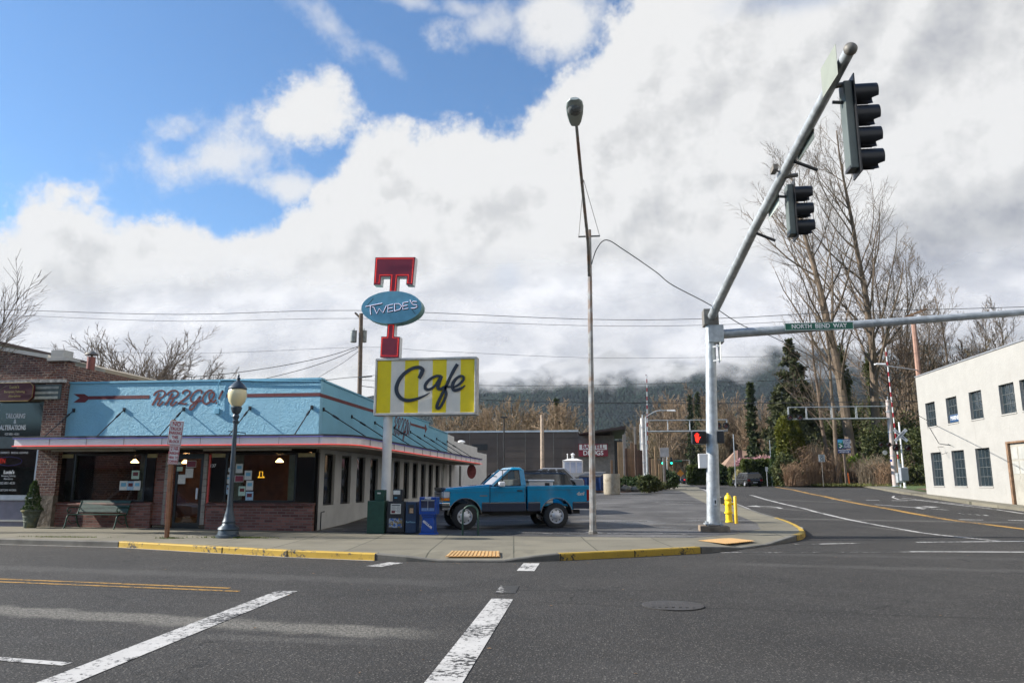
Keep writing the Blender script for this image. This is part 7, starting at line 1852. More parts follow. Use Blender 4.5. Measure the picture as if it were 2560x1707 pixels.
MB().box(-.65, .65, -.03, 0, -.14, .14).build('name_plate', mat('far_green', (.0, .16, .09), .5), t); a_ = at(1695, 1152, Yf) - o_; LAST().location = (a_.x, -.15, a_.z)
MB().box(-.35, .35, -.3, .3, -1.2, .2).build('signal_case', M['alum'], t); a_ = at(1721, 1168, Yf) - o_; LAST().location = (a_.x, -.2, a_.z)
# cobra-head street lamps in the distance
def cobra(label, pxb, pyj, pxt, pyt, Y, r=.08, m=None):
    q = at(pxb, pyj, Y); e = at(pxt, pyt, Y); t = thing('street_light', label, 'street light', (q.x, Y, gz(Y))); o_ = Vector(t.location); m = m or M['steel']
    MB().tube([(0, 0, 0), (0, 0, q.z - o_.z)], [r, r * .7], 8).build('pole', m, t)
    A_ = Vector((0, 0, q.z - o_.z)); B_ = Vector(e) - o_; mid_ = A_.lerp(B_, .5) + Vector((0, 0, abs(B_.x - A_.x) * .12))
    MB().tube(catmull([tuple(A_), tuple(mid_), tuple(B_)], 5), r * .45, 6).build('arm', m, t, smooth=True)
    sg_ = 1 if B_.x > 0 else -1
    MB().hexa([(0, -.12, -.05), (sg_ * .7, -.14, -.08), (sg_ * .7, .14, -.08), (0, .12, -.05)], [(0, -.10, .04), (sg_ * .6, -.1, .06), (sg_ * .6, .1, .06), (0, .10, .04)]).build('lamp_head', wh, t, bevel=.02); LAST().location = B_
    return t
cobra('curved arm street light standing behind the left railway mast', 1614, 1042, 1668, 1026, 62, .09)
wp = M['woodpale']
t, q = post('wooden_pole', 'reddish wooden pole rising behind the corner of the white building', 'pole', 2282, 790, 47.5, .16, mat('reddish_pole', (.34, .20, .15), .85, 0, .2, 3))
e = at(2186, 910, 45) ; o_ = Vector(t.location); j_ = at(2291, 925, 47.4) - o_
MB().tube([(0, 0, j_.z), Vector(e) - o_], .035, 6).build('lamp_arm', M['steel'], t); MB().hexa([(0, -.12, -.05), (.6, -.12, -.05), (.6, .12, -.05), (0, .12, -.05)], [(.1, -.1, .05), (.6, -.06, .03), (.6, .06, .03), (.1, .1, .05)]).build('lamp_head', wh, t, bevel=.02); LAST().location = Vector(e) - o_
MB().beam((-.5, 0, q.z - o_.z - .1), (.7, -.3, q.z - o_.z + .35), .12, .12).build('cross_arm', M['wood'], t)
t, q = post('steel_pole', 'slender white pole in front of the blossom tree and house', 'pole', 1833, 1085, 85, .05, M['alum'])
t, q = post('steel_pole', 'short grey pole beyond the house roof ridge', 'pole', 1924, 1100, 95, .05, M['alum'])
t, q = post('utility_pole_far', 'tiny grey pole in the gap above the far road', 'pole', 1666, 1120, 120, .07, M['steel'])

# ---- white two-storey building on the right
WX = 17.4
wb = thing('white_building', 'two storey off white rendered building with steel framed windows', 'building', (WX, 45, .9))
m_wb = stucco_mat('off_white_render', (.36, .35, .325), 6.0, .3, .012, (.13, .11, .08)); m_wb.name = 'off_white_render'
wins = [(42.68, 43.9, 4.64, 5.93), (40.12, 41.34, 4.64, 5.93), (37.56, 38.8, 4.63, 5.93), (34.67, 35.95, 4.63, 5.92), (32.9, 34.21, 4.63, 5.92), (30.2, 31.5, 4.63, 5.92), (27.4, 28.7, 4.63, 5.92),
        (42.5, 43.83, 1.51, 3.26), (39.93, 41.31, 1.51, 3.26), (37.39, 38.77, 1.51, 3.26)]
def wallwith(wins, y0, y1, z0, z1, x0, x1, m, par):
    ys_ = sorted(set([y0, y1] + [w[0] for w in wins] + [w[1] for w in wins])); zs_ = sorted(set([z0, z1] + [w[2] for w in wins] + [w[3] for w in wins]))
    mb = MB(); idx = {}
    def solid(yc, zc): return not any(w[0] < yc < w[1] and w[2] < zc < w[3] for w in wins)
    for i in range(len(ys_) - 1):
        # merge vertical runs so there are few coplanar seams
        run = None
        for j in range(len(zs_) - 1):
            s_ = solid((ys_[i] + ys_[i + 1]) / 2, (zs_[j] + zs_[j + 1]) / 2)
            if s_ and run is None: run = zs_[j]
            if (not s_ or j == len(zs_) - 2) and run is not None:
                ze = zs_[j + 1] if s_ else zs_[j]
                a, b = ys_[i], ys_[i + 1]
                mb.add([(x0, a, run), (x0, b, run), (x0, b, ze), (x0, a, ze)], [(0, 3, 2, 1)])
                run = None
    for w in wins:   # reveals
        a, b, c, d_ = w
        mb.add([(x0, a, c), (x1, a, c), (x1, a, d_), (x0, a, d_)], [(0, 1, 2, 3)]); mb.add([(x0, b, c), (x1, b, c), (x1, b, d_), (x0, b, d_)], [(3, 2, 1, 0)])
        mb.add([(x0, a, c), (x1, a, c), (x1, b, c), (x0, b, c)], [(3, 2, 1, 0)]); mb.add([(x0, a, d_), (x1, a, d_), (x1, b, d_), (x0, b, d_)], [(0, 1, 2, 3)])
    return mb
dw = (30.2, 35.9, -1, 3.42)
W_ = wallwith(wins + [(30.2, 35.93, -.5, 3.42)], 20, 44.85, -.6, 7.5, WX, WX + .22, m_wb, wb)
W_.add([(WX, 44.85, -.6), (40, 44.85, -.6), (40, 44.85, 7.5), (WX, 44.85, 7.5)], [(0, 1, 2, 3)]).add([(WX, 20, -.6), (40, 20, -.6), (40, 20, 7.5), (WX, 20, 7.5)], [(3, 2, 1, 0)])
W_.build('wall', m_wb, wb, fix=False, W=True)
MB().box(WX + .3, 40, 20.2, 44.7, 7.1, 7.3).build('roof', M['roof'], wb, W=True)
MB().box(WX - .04, WX + .25, 19.96, 44.9, 7.503, 7.56).build('coping', M['alum'], wb, W=True)
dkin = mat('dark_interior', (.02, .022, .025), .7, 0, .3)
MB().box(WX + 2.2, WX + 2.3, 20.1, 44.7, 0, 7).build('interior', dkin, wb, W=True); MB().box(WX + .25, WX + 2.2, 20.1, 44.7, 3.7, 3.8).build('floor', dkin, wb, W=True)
m_fr = mat('steel_window_frame', (.11, .12, .12), .5, .2, .1)
wglass = glass('old_pane', (.6, .68, .7), .35, .03, (.03, .045, .055))
for i, (a, b, c, d_) in enumerate(wins):
    f = MB(); nx_, nz_ = (4, 3) if c > 4 else (4, 4)
    for k in range(nx_ + 1): y = a + .015 + (b - a - .03) * k / nx_; f.box(WX + .12, WX + .15, y - .012, y + .012, c, d_)
    for k in range(nz_ + 1): z = c + .015 + (d_ - c - .03) * k / nz_; f.box(WX + .118, WX + .148, a, b, z - .012, z + .012)
    w = f.build('window', m_fr, wb, W=True); MB().box(WX + .132, WX + .136, a, b, c, d_).build('pane', wglass, w, W=True)
    MB().box(WX - .03, WX + .2, a - .03, b + .03, c - .06, c - .003).build('sill', m_wb, w, W=True)
    if i == 1:
        MB().box(WX + .09, WX + .115, a + .05, b - .05, c + .05, c + .42).build('notice', mat('marine_blue', (.02, .06, .14), .5), w, W=True)
        text('MARINE', .3, wh, w, (WX + .085, (a + b) / 2, c + .24), rot=(R(90), 0, R(-90)), W=True, sx=.85)
    if i == 2: MB().box(WX + .3, WX + .5, a + .2, a + .7, c + .02, c + .35).build('orange_carton', mat('carton', (.40, .09, .03), .7), w, W=True)
    if i in (7, 9): MB().box(WX + .3, WX + .5, a + .1, a + .6, c, c + .7).build('yellow_boxes', mat('pale_yellow', (.5, .5, .25), .7), w, W=True)
dr_ = MB().box(WX + .1, WX + .16, 30.2, 35.75, -.4, 3.35).build('garage_door', mat('peeling_door', (.34, .325, .28), .6, 0, .1, 2, dirt=(.22, .2, .17), dirts=6), wb, W=True)
for r__ in range(2):
    for k in range(9): MB().box(WX + .09, WX + .099, 30.4 + k * .6, 30.9 + k * .6, 2.05 + r__ * .62, 2.58 + r__ * .62).build('door_pane', mat('milky_pane', (.40, .40, .37), .3), dr_, W=True)
MB().box(WX - .01, WX + .15, 35.76, 35.92, -.4, 3.35).build('door_frame', M['wood'], wb, W=True); MB().box(WX - .012, WX + .15, 30.1, 35.92, 3.355, 3.43).build('door_frame', M['wood'], wb, W=True)
MB().tube([(WX - .03, 43.9, 4.9), (WX - .03, 42.6, 3.7), (WX - .05, 41.2, 3.55), (WX - .3, 40.9, 3.6)], .012, 5).build('cable', M['wire'], wb, W=True)
MB().tube([(WX - .05, 42.0, 3.5), (WX - .35, 42.0, 3.5), (WX - .35, 41.6, 3.1), (WX - .05, 41.6, 3.2)], .015, 5).build('bracket', M['steel_dark'], wb, W=True)
# house with steep roof and pink blossom, far
Yh = 120; h0, h1 = at(1790, 1180, Yh), at(1955, 1180, Yh)
t = thing('house', 'tan shingled house roof with brick chimney showing above the hedges', 'house', ((h0.x + h1.x) / 2, Yh, gz(Yh))); o_ = Vector(t.location)
def ho(px_, py_, dy=0): q = at(px_, py_, Yh + dy) - o_; return (q.x, q.z)
rp = mat('shingle_roof', (.26, .17, .12), .9, 0, .2, 1.2); hw_ = mat('house_wall', (.42, .38, .32), .8)
a1_, a2_ = ho(1800, 1225), ho(1945, 1225); e1, e2_ = ho(1815, 1175), ho(1945, 1175); r1_, r2_ = ho(1860, 1133), ho(1925, 1137)
MB().box(a1_[0] + .6, a2_[0] - .4, 0, 8, 0, e1[1]).build('wall', hw_, t)
MB().hexa([(e1[0] - 1, -.6, e1[1] - .3), (e2_[0] + .5, -.6, e1[1] - .3), (e2_[0] + .5, 8.6, e1[1] - .3), (e1[0] - 1, 8.6, e1[1] - .3)], [(r1_[0] - .6, 3.9, r1_[1] + .6), (r2_[0], 3.9, r2_[1] + .6), (r2_[0], 4.1, r2_[1] + .6), (r1_[0] - .6, 4.1, r1_[1] + .6)]).build('roof', rp, t)
g0, g1, gp = ho(1855, 1178), ho(1893, 1178), ho(1874, 1140); MB().prism([g0, g1, gp], -1.4, 3, 'y').build('gable', hw_, t)
MB().beam((g0[0] - .1, -1.45, g0[1]), (gp[0], -1.45, gp[1] + .15), .3, .15, up=(0, 1, 0)).beam((g1[0] + .1, -1.45, g1[1]), (gp[0], -1.45, gp[1] + .15), .3, .15, up=(0, 1, 0)).build('gable_trim', rp, t)
c0_, c1_ = ho(1845, 1165), ho(1854, 1125); MB().box(c0_[0], c1_[0], -.4, .5, 0, c1_[1]).build('chimney', M['brick'], t)
# ================================================================== trees and plants
def rnd_perp(rnd, d):
    v = Vector((rnd.gauss(0, 1), rnd.gauss(0, 1), rnd.gauss(0, 1))); v = v - d * v.dot(d); return v.normalized()
def grow(mb, rnd, p, d, L, r, lev, maxlev, cfg, rmin):
    seg = max(2, int(cfg['seg'][lev])); pts = [p.copy()]; rs = [r]; q = p.copy(); dd = d.copy()
    for i in range(seg):
        dd = (dd + rnd_perp(rnd, dd) * cfg['wob'][lev] + Vector((0, 0, 1)) * cfg['up'][lev]).normalized()
        q = q + dd * (L / seg); pts.append(q.copy()); rs.append(max(rmin * .6, r * (1 - (i + 1) / seg * cfg['tap'][lev])))
    mb.tube(pts, rs, 7 if r > .08 else (4 if r > .03 else 3), caps=False)
    if lev >= maxlev: return
    n = cfg['n'][lev]
    for k in range(n):
        t = cfg['t0'][lev] + (1 - cfg['t0'][lev]) * (k + rnd.random()) / n
        f = t * seg; i = min(int(f), seg - 1); pp = pts[i].lerp(pts[i + 1], f - i)
        ax = (pts[i + 1] - pts[i]).normalized()
        a = R(cfg['ang'][lev] * rnd.uniform(.7, 1.25)); nd = (ax * math.cos(a) + rnd_perp(rnd, ax) * math.sin(a)).normalized()
        if nd.z < cfg.get('minz', -.2): nd.z = cfg.get('minz', -.2); nd.normalize()
        shape = cfg['shape'](t) if lev == 0 else (1 - .45 * t)
        grow(mb, rnd, pp, nd, L * cfg['len'][lev] * shape * rnd.uniform(.7, 1.2), max(rmin, rs[i] * cfg['rad'][lev] * rnd.uniform(.7, 1)), lev + 1, maxlev, cfg, rmin)
TALL = dict(seg=[14, 6, 4, 2], wob=[.05, .12, .16, .2], up=[.02, .13, .10, .08], tap=[.88, .8, .8, .6], n=[34, 9, 6, 0], t0=[.24, .15, .2, 0], ang=[40, 36, 42, 0], len=[.235, .45, .42, 0], rad=[.42, .5, .55, 0], shape=lambda t: .55 + 1.0 * math.sin(min(1, t * 1.15) * PI) ** .6 * (1.1 - .55 * t))
FAN = dict(seg=[5, 6, 5, 3], wob=[.08, .12, .15, .2], up=[.02, .16, .12, .08], tap=[.5, .75, .75, .6], n=[18, 12, 7, 0], t0=[.18, .15, .15, 0], ang=[42, 36, 36, 0], len=[1.15, .5, .42, 0], rad=[.55, .5, .5, 0], shape=lambda t: .8 + .5 * t)
FANR = dict(seg=[4, 6, 5, 3], wob=[.08, .12, .15, .2], up=[.02, .10, .08, .05], tap=[.4, .75, .75, .6], n=[30, 15, 8, 0], t0=[.3, .15, .15, 0], ang=[50, 34, 36, 0], len=[.98, .42, .42, 0], rad=[.5, .5, .5, 0], shape=lambda t: .8 + .35 * t)
WILLOW = dict(minz=.25, seg=[5, 8, 7, 4], wob=[.08, .07, .08, .1], up=[.02, .10, .02, -.02], tap=[.5, .8, .8, .6], n=[13, 14, 7, 0], t0=[.7, .1, .1, 0], ang=[34, 24, 24, 0], len=[.72, .55, .5, 0], rad=[.5, .4, .5, 0], shape=lambda t: .9 + .4 * t)
def bare_tree(name, label, cat, loc, H, r, cfg, seed, m, maxlev=3, lean=(0, 0), rmin=.010, trunkfrac=1.0, group=None):
    rnd = random.Random(seed); t = thing(name, label, cat, loc, 0, group)
    tk_, cr_ = MB(), MB()
    d = Vector((lean[0], lean[1], 1)).normalized()
    # trunk kept apart from the crown
    c0 = dict(cfg); mbs = [tk_, cr_]
    seg = cfg['seg'][0]; L = H * trunkfrac; pts = [Vector((0, 0, -.1))]; rs = [r * 1.25]; q = Vector((0, 0, 0)); dd = d
    for i in range(seg):
        dd = (dd + rnd_perp(rnd, dd) * cfg['wob'][0] + Vector((0, 0, 1)) * cfg['up'][0]).normalized(); q = q + dd * L / seg; pts.append(q.copy()); rs.append(max(rmin, r * (1 - (i + 1) / seg * cfg['tap'][0])))
    tk_.tube(pts, rs, 9, caps=False); n = cfg['n'][0]
    for k in range(n):
        tt = cfg['t0'][0] + (1 - cfg['t0'][0]) * (k + rnd.random()) / n; f = tt * seg; i = min(int(f), seg - 1)
        pp = pts[i].lerp(pts[i + 1], f - i); ax = (pts[i + 1] - pts[i]).normalized(); a = R(cfg['ang'][0] * rnd.uniform(.7, 1.25))
        nd = (ax * math.cos(a) + rnd_perp(rnd, ax) * math.sin(a)).normalized()
        grow(cr_, rnd, pp, nd, L * cfg['len'][0] * cfg['shape'](tt) * rnd.uniform(.75, 1.15), max(rmin, rs[i] * cfg['rad'][0] * rnd.uniform(.6, 1)), 1, maxlev, cfg, rmin)
    tk_.build('trunk', m, t, fix=False, smooth=False); cr_.build('crown', m, t, fix=False); return t
def conifer(name, label, loc, H, Rr, n, seed, m, size=.35, t0=.12, group=None, sparse=0.0, cat='tree'):
    rnd = random.Random(seed); t = thing(name, label, cat, loc, 0, group)
    MB().tube([(0, 0, 0), (0, 0, H * .97)], [max(.05, H * .016), .02], 7).build('trunk', M['bark'], t)
    whorls = int(H * 2.2); br = []
    for w in range(whorls):
        z = t0 + (1 - t0) * (w + rnd.random() * .6) / whorls
        for k in range(6):
            if rnd.random() < sparse: continue
            a = rnd.uniform(0, 2 * PI); L = Rr * (1 - z) ** .75 * rnd.uniform(.55, 1.15) + .08; br.append((z * H, a, L))
    def fn(rd):
        z, a, L = br[rd.randrange(len(br))]; u = rd.random() ** .6
        return (math.cos(a) * L * u + rd.gauss(0, .06) * L, math.sin(a) * L * u + rd.gauss(0, .06) * L, z - L * u * .22 + L * u * u * .18 + rd.gauss(0, .05) * L)
    foliage_mb(n, fn, size, seed, .15).build('crown', m, t, fix=False); return t
def place(px_, Y, off=.17): q = at(px_, 1205, Y); return (q.x, Y, g(Y) + off)
# ---- the two tall cottonwoods and their neighbours
m_tall = mat('cottonwood_bark', (.135, .10, .07), .9, 0, .35, .5, .5, 8, .03, dirt=(.07, .06, .03), dirts=.6)
TY = 90
bare_tree('cottonwood', 'tallest bare cottonwood leaning left behind the street name sign, ivy at its foot', 'tree', place(2140, TY), 40, .62, TALL, 21, m_tall, lean=(-.055, 0), rmin=.019)
bare_tree('cottonwood', 'second tall bare cottonwood with a straight trunk just right of the tallest', 'tree', place(2205, TY + 2), 43.5, .58, TALL, 34, m_tall, lean=(.06, 0), rmin=.019)
T2 = dict(TALL); T2['n'] = [16, 6, 4, 0]
for i, (px_, Y, H, ln, lab) in enumerate(((2085, 64, 15.5, -.10, 'slim bare trunk slanting left between pine and tall cottonwood'), (2100, 62, 17, -.07, 'slim dark bare tree just left of the tallest cottonwood'), (2240, 70, 21, .0, 'bushy bare tree right of the two tall cottonwoods'),
        (2275, 74, 21, .10, 'wide bare tree with leaning limb beyond the pinkish mast'), (2330, 80, 17, .02, 'bare rounded tree standing over the white building corner'), (2395, 78, 19, .04, 'broad bare tree above the white building roof'),
        (2470, 80, 16, .0, 'bare tree right of the broad one above the roof'), (2540, 76, 16, .0, 'bare tree above the roof near the right edge'))):
    bare_tree('bare_tree', lab, 'tree', place(px_, Y * 1.36), H * 1.36, .26, TALL if i > 1 else T2, 50 + i, m_tall if i % 2 else M['twigred'], lean=(ln, 0), rmin=.021)
bare_tree('bare_tree', 'big near bare tree reaching in from the right edge of the picture', 'tree', (33.5, 46, 0.8), 17.5, .38, TALL, 77, m_tall, rmin=.018, lean=(-.04, 0))
# ---- left trees
bare_tree('bare_tree', 'fan shaped bare tree rising behind the blue cafe parapet', 'tree', (at(330, 960, 40).x, 40, .9), 4.7, .20, FANR, 5, M['bark'], trunkfrac=1.0, rmin=.017)
bare_tree('bare_tree', 'bare tree filling the middle between two others behind the parapet', 'tree', (at(392, 960, 42).x, 42, .9), 4.6, .2, FANR, 12, M['bark'], rmin=.016)
bare_tree('bare_tree', 'smaller bare tree right of the fan shaped one behind the parapet', 'tree', (at(440, 960, 44).x, 44, .9), 4.2, .15, FANR, 9, M['bark'], rmin=.016)
bare_tree('street_tree', 'bare street tree with long upswept twigs cut by the left edge', 'tree', (at(-190, 1300, 21.5).x, 21.5, .2), 4.3, .16, WILLOW, 4, M['bark'], rmin=.008)
# ---- far treeline (copies of five models)
M['fartwig'] = mat('far_twigs', (.27, .19, .12), .95, 0, .25, .15); M['fartwig2'] = mat('far_twigs_brown', (.155, .12, .072), .95, 0, .25, .15); M['farred'] = mat('far_twigs_red', (.18, .13, .09), .95, 0, .25, .15)
DENSE = dict(FAN); DENSE['n'] = [15, 11, 8, 0]; DENSE['len'] = [1.0, .5, .45, 0]
TALL2 = dict(TALL); TALL2['n'] = [26, 9, 5, 0]; TALL2['seg'] = [8, 4, 3, 1]; TALL2['len'] = [.36, .45, .45, 0]
models = []
for i in range(6):
    cf = DENSE if i in (0, 1, 5) else TALL2; mm = [M['fartwig'], M['fartwig2'], M['fartwig'], M['farred'], M['fartwig'], M['fartwig2']][i]
    t = bare_tree('bare_tree', 'x', 'tree', (0, 0, 0), 4.4 if cf is DENSE else 10.0, .22 if cf is DENSE else .17, cf, 200 + i, mm, rmin=.030)
    models.append(t)
used_ = set(); rnd = random.Random(8)
def far(i, px_, Y, ytop, label, group):
    t = models[i]
    if i in used_: t = copy_tree(t)
    else: used_.add(i)
    H = at(px_, ytop, Y).z - g(Y); s_ = H / 10.6
    t.location = place(px_, Y, 0); t.scale = (s_ * rnd.uniform(.95, 1.25), s_ * rnd.uniform(.95, 1.25), s_); t.rotation_euler = (0, 0, rnd.uniform(0, 6.28))
    t['label'] = label; t['group'] = group; return t
for k in range(17):
    px_ = 1085 + k * 23 + rnd.uniform(-6, 6); Y = rnd.uniform(115, 150)
    far([2, 4, 0, 2, 5, 4][k % 6], px_, Y, 1035 - (28 if k in (3, 4, 8, 9, 13, 14) else 0) + rnd.uniform(-12, 14) + (14 if k < 3 else 0), 'pale bare tree in the distant row above the grey store roof', 'bare trees above the store roof')
for k in range(16):
    px_ = 1600 + k * 14 + rnd.uniform(-5, 5); Y = rnd.uniform(150, 215)
    far([3, 1, 5, 0, 3, 2][k % 6], px_, Y, 1060 - min(1, k / 7) * 62 + rnd.uniform(-15, 10), 'brown bare tree in the wood behind the far green traffic lights', 'bare wood over the far road')
for k in range(12):
    px_ = 1590 + k * 17 + rnd.uniform(-6, 6); Y = rnd.uniform(190, 230)
    far([1, 5, 0, 2][k % 4], px_, Y, 1125 - k * 3 + rnd.uniform(-12, 10), 'low brown bare tree at the foot of the wood over the far road', 'low trees at the edge of the far wood')
for k in range(13):
    px_ = 1795 + k * 14 + rnd.uniform(-5, 5); Y = rnd.uniform(125, 150)
    far([1, 5, 0, 1, 3][k % 5], px_, Y, 1030 - 20 * math.sin(k / 12 * PI) + rnd.uniform(-12, 12), 'dense brown bare tree in the thicket above the shingled house roof', 'bare thicket above the house')
for k in range(15):
    px_ = 1960 + k * 23 + rnd.uniform(-6, 6); Y = rnd.uniform(106, 122)
    far([1, 3, 5, 0, 1][k % 5], px_, Y, 1000 + rnd.uniform(-50, 60), 'brown bare tree among the scrub behind the tall cottonwoods', 'bare scrub trees behind the cottonwoods')
for k in range(7):
    px_ = 2300 + k * 44 + rnd.uniform(-6, 6); Y = rnd.uniform(95, 110)
    far([3, 5, 1][k % 3], px_, Y, 880 + rnd.uniform(-40, 30), 'distant bare tree over the white building roof line', 'bare trees beyond the white building')
# ---- conifers
M['pineolive'] = leafmat('pine_olive', (.028, .040, .018), (.10, .105, .045), .7)
conifer('pine', 'open crowned pine with dark tufts left of the tall bare trunks', place(1998, 92), at(1990, 850, 92).z - g(92), 4.3, 5200, 5, M['pineolive'], .48, .30, sparse=.55)
conifer('pine', 'bushy lower evergreen hugging the left foot of the open pine', place(1955, 100), at(1950, 985, 100).z - g(100), 3.6, 5200, 6, M['pineolive'], .5, .35, sparse=.2)
conifer('pine', 'wide dark evergreen behind the open crowned pine', place(2025, 102), at(2025, 955, 102).z - g(102), 4.4, 5200, 26, M['pineolive'], .5, .40, sparse=.45)
for i, (p, Y, yt, R_c, lab) in enumerate(((1733, 170, 990, 1.35, 'dark narrow spruce left of its twin above the walk signal'), (1753, 168, 984, 1.4, 'dark narrow spruce closest to the signal pole on its left'), (1888, 110, 962, 1.1, 'small dark spruce poking above the brown thicket'),
        (1394, 140, 1000, 1.5, 'lone dark spruce among pale bare trees above the store'), (1800, 190, 1000, 1.6, 'small dark spruce right of the signal pole in the far wood'))):
    conifer('spruce', lab, place(p, Y), at(p, yt, Y).z - g(Y), R_c, 2600, 60 + i, M['conifer'], .5, .08)
# golden cedar and dark ivy round it
FK = 1.42     # the scrub line stands well beyond the railway
def ragged(rx, rz, z0, seed):
    # clumps hanging at random heights round a stem, gaps between them
    rn = random.Random(seed * 7); cl = []
    for k in range(46):
        u = rn.random(); a = rn.uniform(0, 6.28); r = rx * rn.uniform(.1, 1.0) * (1.1 - .55 * u); cl.append((r * math.cos(a), r * math.sin(a) * .8, z0 + 2 * rz * u, rx * rn.uniform(.12, .42), rn.uniform(.25, .9)))
    def fn(rd):
        x, y, z, s_, v_ = cl[rd.randrange(len(cl))]
        return (x + rd.gauss(0, s_ * .6), y + rd.gauss(0, s_ * .6), max(.02, z + rd.gauss(0, v_)))
    return fn
def blobplant(name, label, cat, px_, Y, rx, z0, z1, n, size, m, seed, lump=.35):
    l = place(px_, Y * FK if Y < 80 else Y); f_ = FK if Y < 80 else 1.0; rx *= f_; z0 *= f_; z1 *= f_; size *= (1 + f_) / 2; t = thing(name, label, cat, l); rz = (z1 - z0) / 2
    foliage_mb(n, ragged(rx, rz, z0, seed) if 'ivy' in name else ell(rx, rx * .8, rz, z0, lump, 2.2, .6), size, seed, -.3 if 'ivy' in name else .5).build('foliage', m, t, fix=False)
    rn = random.Random(seed); s_ = MB()
    for k in range(5): a_ = rn.uniform(0, 6.28); s_.tube([(0, 0, 0), (rx * .2 * math.cos(a_), rx * .2 * math.sin(a_), z1 * .5), (rx * .4 * math.cos(a_), rx * .4 * math.sin(a_), z1 * .8)], [.07, .05, .02], 5)
    s_.build('trunk', M['bark'], t); return t
def zpx(px_, y, Y): return at(px_, y, Y).z - g(Y)
blobplant('cedar', 'bright golden green upright cedar beside the brown scrub', 'tree', 1972, 60, .72, .6, zpx(1975, 1048, 60), 5200, .24, M['cedargold'], 7)
blobplant('cedar', 'smaller golden green cedar lobe right of the bright one', 'tree', 1998, 61, .6, 1.0, zpx(1998, 1065, 61), 3000, .24, M['cedargold'], 8)
blobplant('holly_bush', 'dark glossy evergreen bush under the golden cedar', 'shrub', 1968, 58.5, .95, 0, zpx(1958, 1150, 58.5), 4200, .22, M['ivy'], 9)
blobplant('laurel_bush', 'dark evergreen bush behind the hedge left of the golden cedar', 'shrub', 1952, 66, .75, 0, zpx(1935, 1120, 66), 3500, .22, M['shrub'], 10)
blobplant('ivy_column', 'ivy wrapped around the lower trunk of the tallest cottonwood', 'ivy', 2133, 65.4, .62, .2, zpx(2125, 890, 65), 6000, .2, M['ivy'], 15, .5)
blobplant('ivy_column', 'ivy wrapped around the straight cottonwood trunk', 'ivy', 2199, 67.3, .62, .2, zpx(2187, 905, 67), 6000, .2, M['ivy'], 16, .5)
for i, (p, Y, rx, yt, lab) in enumerate(((2085, 67, 1.6, 1080, 'dark ivy mound between golden cedar and tallest trunk'), (2160, 70, 2.2, 1030, 'dark ivy thicket filling the gap between both tall trunks'), (2215, 62, 1.8, 1090, 'dark ivy thicket left of the pinkish mast'), (2265, 66, 2.0, 1075, 'dark ivy thicket behind the crossing sign'), (2300, 58, 1.6, 1110, 'dark ivy thicket against the white building corner'), (2040, 72, 2.0, 1060, 'dark ivy thicket behind the brown scrub'))):
    blobplant('ivy_thicket', lab, 'ivy', p, Y, rx, 0, zpx(p, yt, Y), 5200, .22, M['ivy'], 30 + i, .45)
# brown twiggy scrub : curved canes
def scrub(label, px_, Y, rx, H, n, m, seed, group=None):
    Y *= FK; rx *= FK; H *= FK; rn = random.Random(seed); t = thing('scrub', label, 'scrub', place(px_, Y), 0, group); s_ = MB()
    for k in range(n):
        a_ = rn.uniform(0, 6.28); u = rn.random() ** .5 * rx * .6; x, y = u * math.cos(a_), u * math.sin(a_); b_ = rn.uniform(0, 6.28); L = H * rn.uniform(.5, 1.1); o_2 = rx * rn.uniform(.1, .55)
        p0_ = Vector((x, y, 0)); p1_ = Vector((x + o_2 * .3 * math.cos(b_), y + o_2 * .3 * math.sin(b_), L * .55)); p2_ = Vector((x + o_2 * math.cos(b_), y + o_2 * math.sin(b_), L * rn.uniform(.8, 1)))
        s_.tube([p0_, p1_, p2_], [.022, .016, .010], 3, caps=False)
        for j in range(4):
            q_ = p0_.lerp(p1_, rn.random()) if j < 2 else p1_.lerp(p2_, rn.random()); e_ = q_ + Vector((rn.gauss(0, .3), rn.gauss(0, .3), rn.uniform(.1, .6))) * L * .3
            s_.tube([q_, e_], [.012, .008], 3, caps=False)
    s_.build('canes', m, t, fix=False); return t
m_sc = mat('scrub_cane', (.27, .175, .105), .9, 0, .3, .8); m_sc2 = mat('scrub_cane_grey', (.20, .16, .11), .9, 0, .3, .8)
for i, (p, Y, rx, yt, lab) in enumerate(((2010, 60, 1.9, 1120, 'tangled tan bramble beside the golden cedar'), (2042, 62, 2.0, 1115, 'tangled brown bramble behind the speed limit sign'), (2072, 60, 1.6, 1140, 'low brown bramble right of the speed limit sign'), (2100, 64, 1.8, 1135, 'brown bramble just left of the blue sign'),
        (2150, 60, 1.8, 1160, 'low mixed bramble right of the blue sign'), (2185, 58, 1.8, 1150, 'straggly bramble before the ivy trunks'), (2225, 57, 1.6, 1165, 'grey bramble at the foot of the pinkish mast'), (2280, 60, 1.8, 1130, 'grey bramble behind the crossing gate'), (1985, 56, 1.0, 1170, 'small bramble at the cedar foot'))):
    scrub(lab, p, Y, rx, zpx(p, yt, Y), 260, m_sc if i % 2 == 0 else m_sc2, 80 + i)
for i, (p, Y, rx, yt, lab) in enumerate(((2138, 63, 1.2, 1150, 'bright fresh green bush right of the blue sign post'), (2155, 61, .9, 1165, 'lower bright green bush next to the orange marker'), (2108, 65, .7, 1170, 'small bright green bush left of the sign post'))):
    blobplant('green_bush', lab, 'shrub', p, Y, rx, 0, zpx(p, yt, Y), 2200, .2, M['limegreen'], 100 + i)
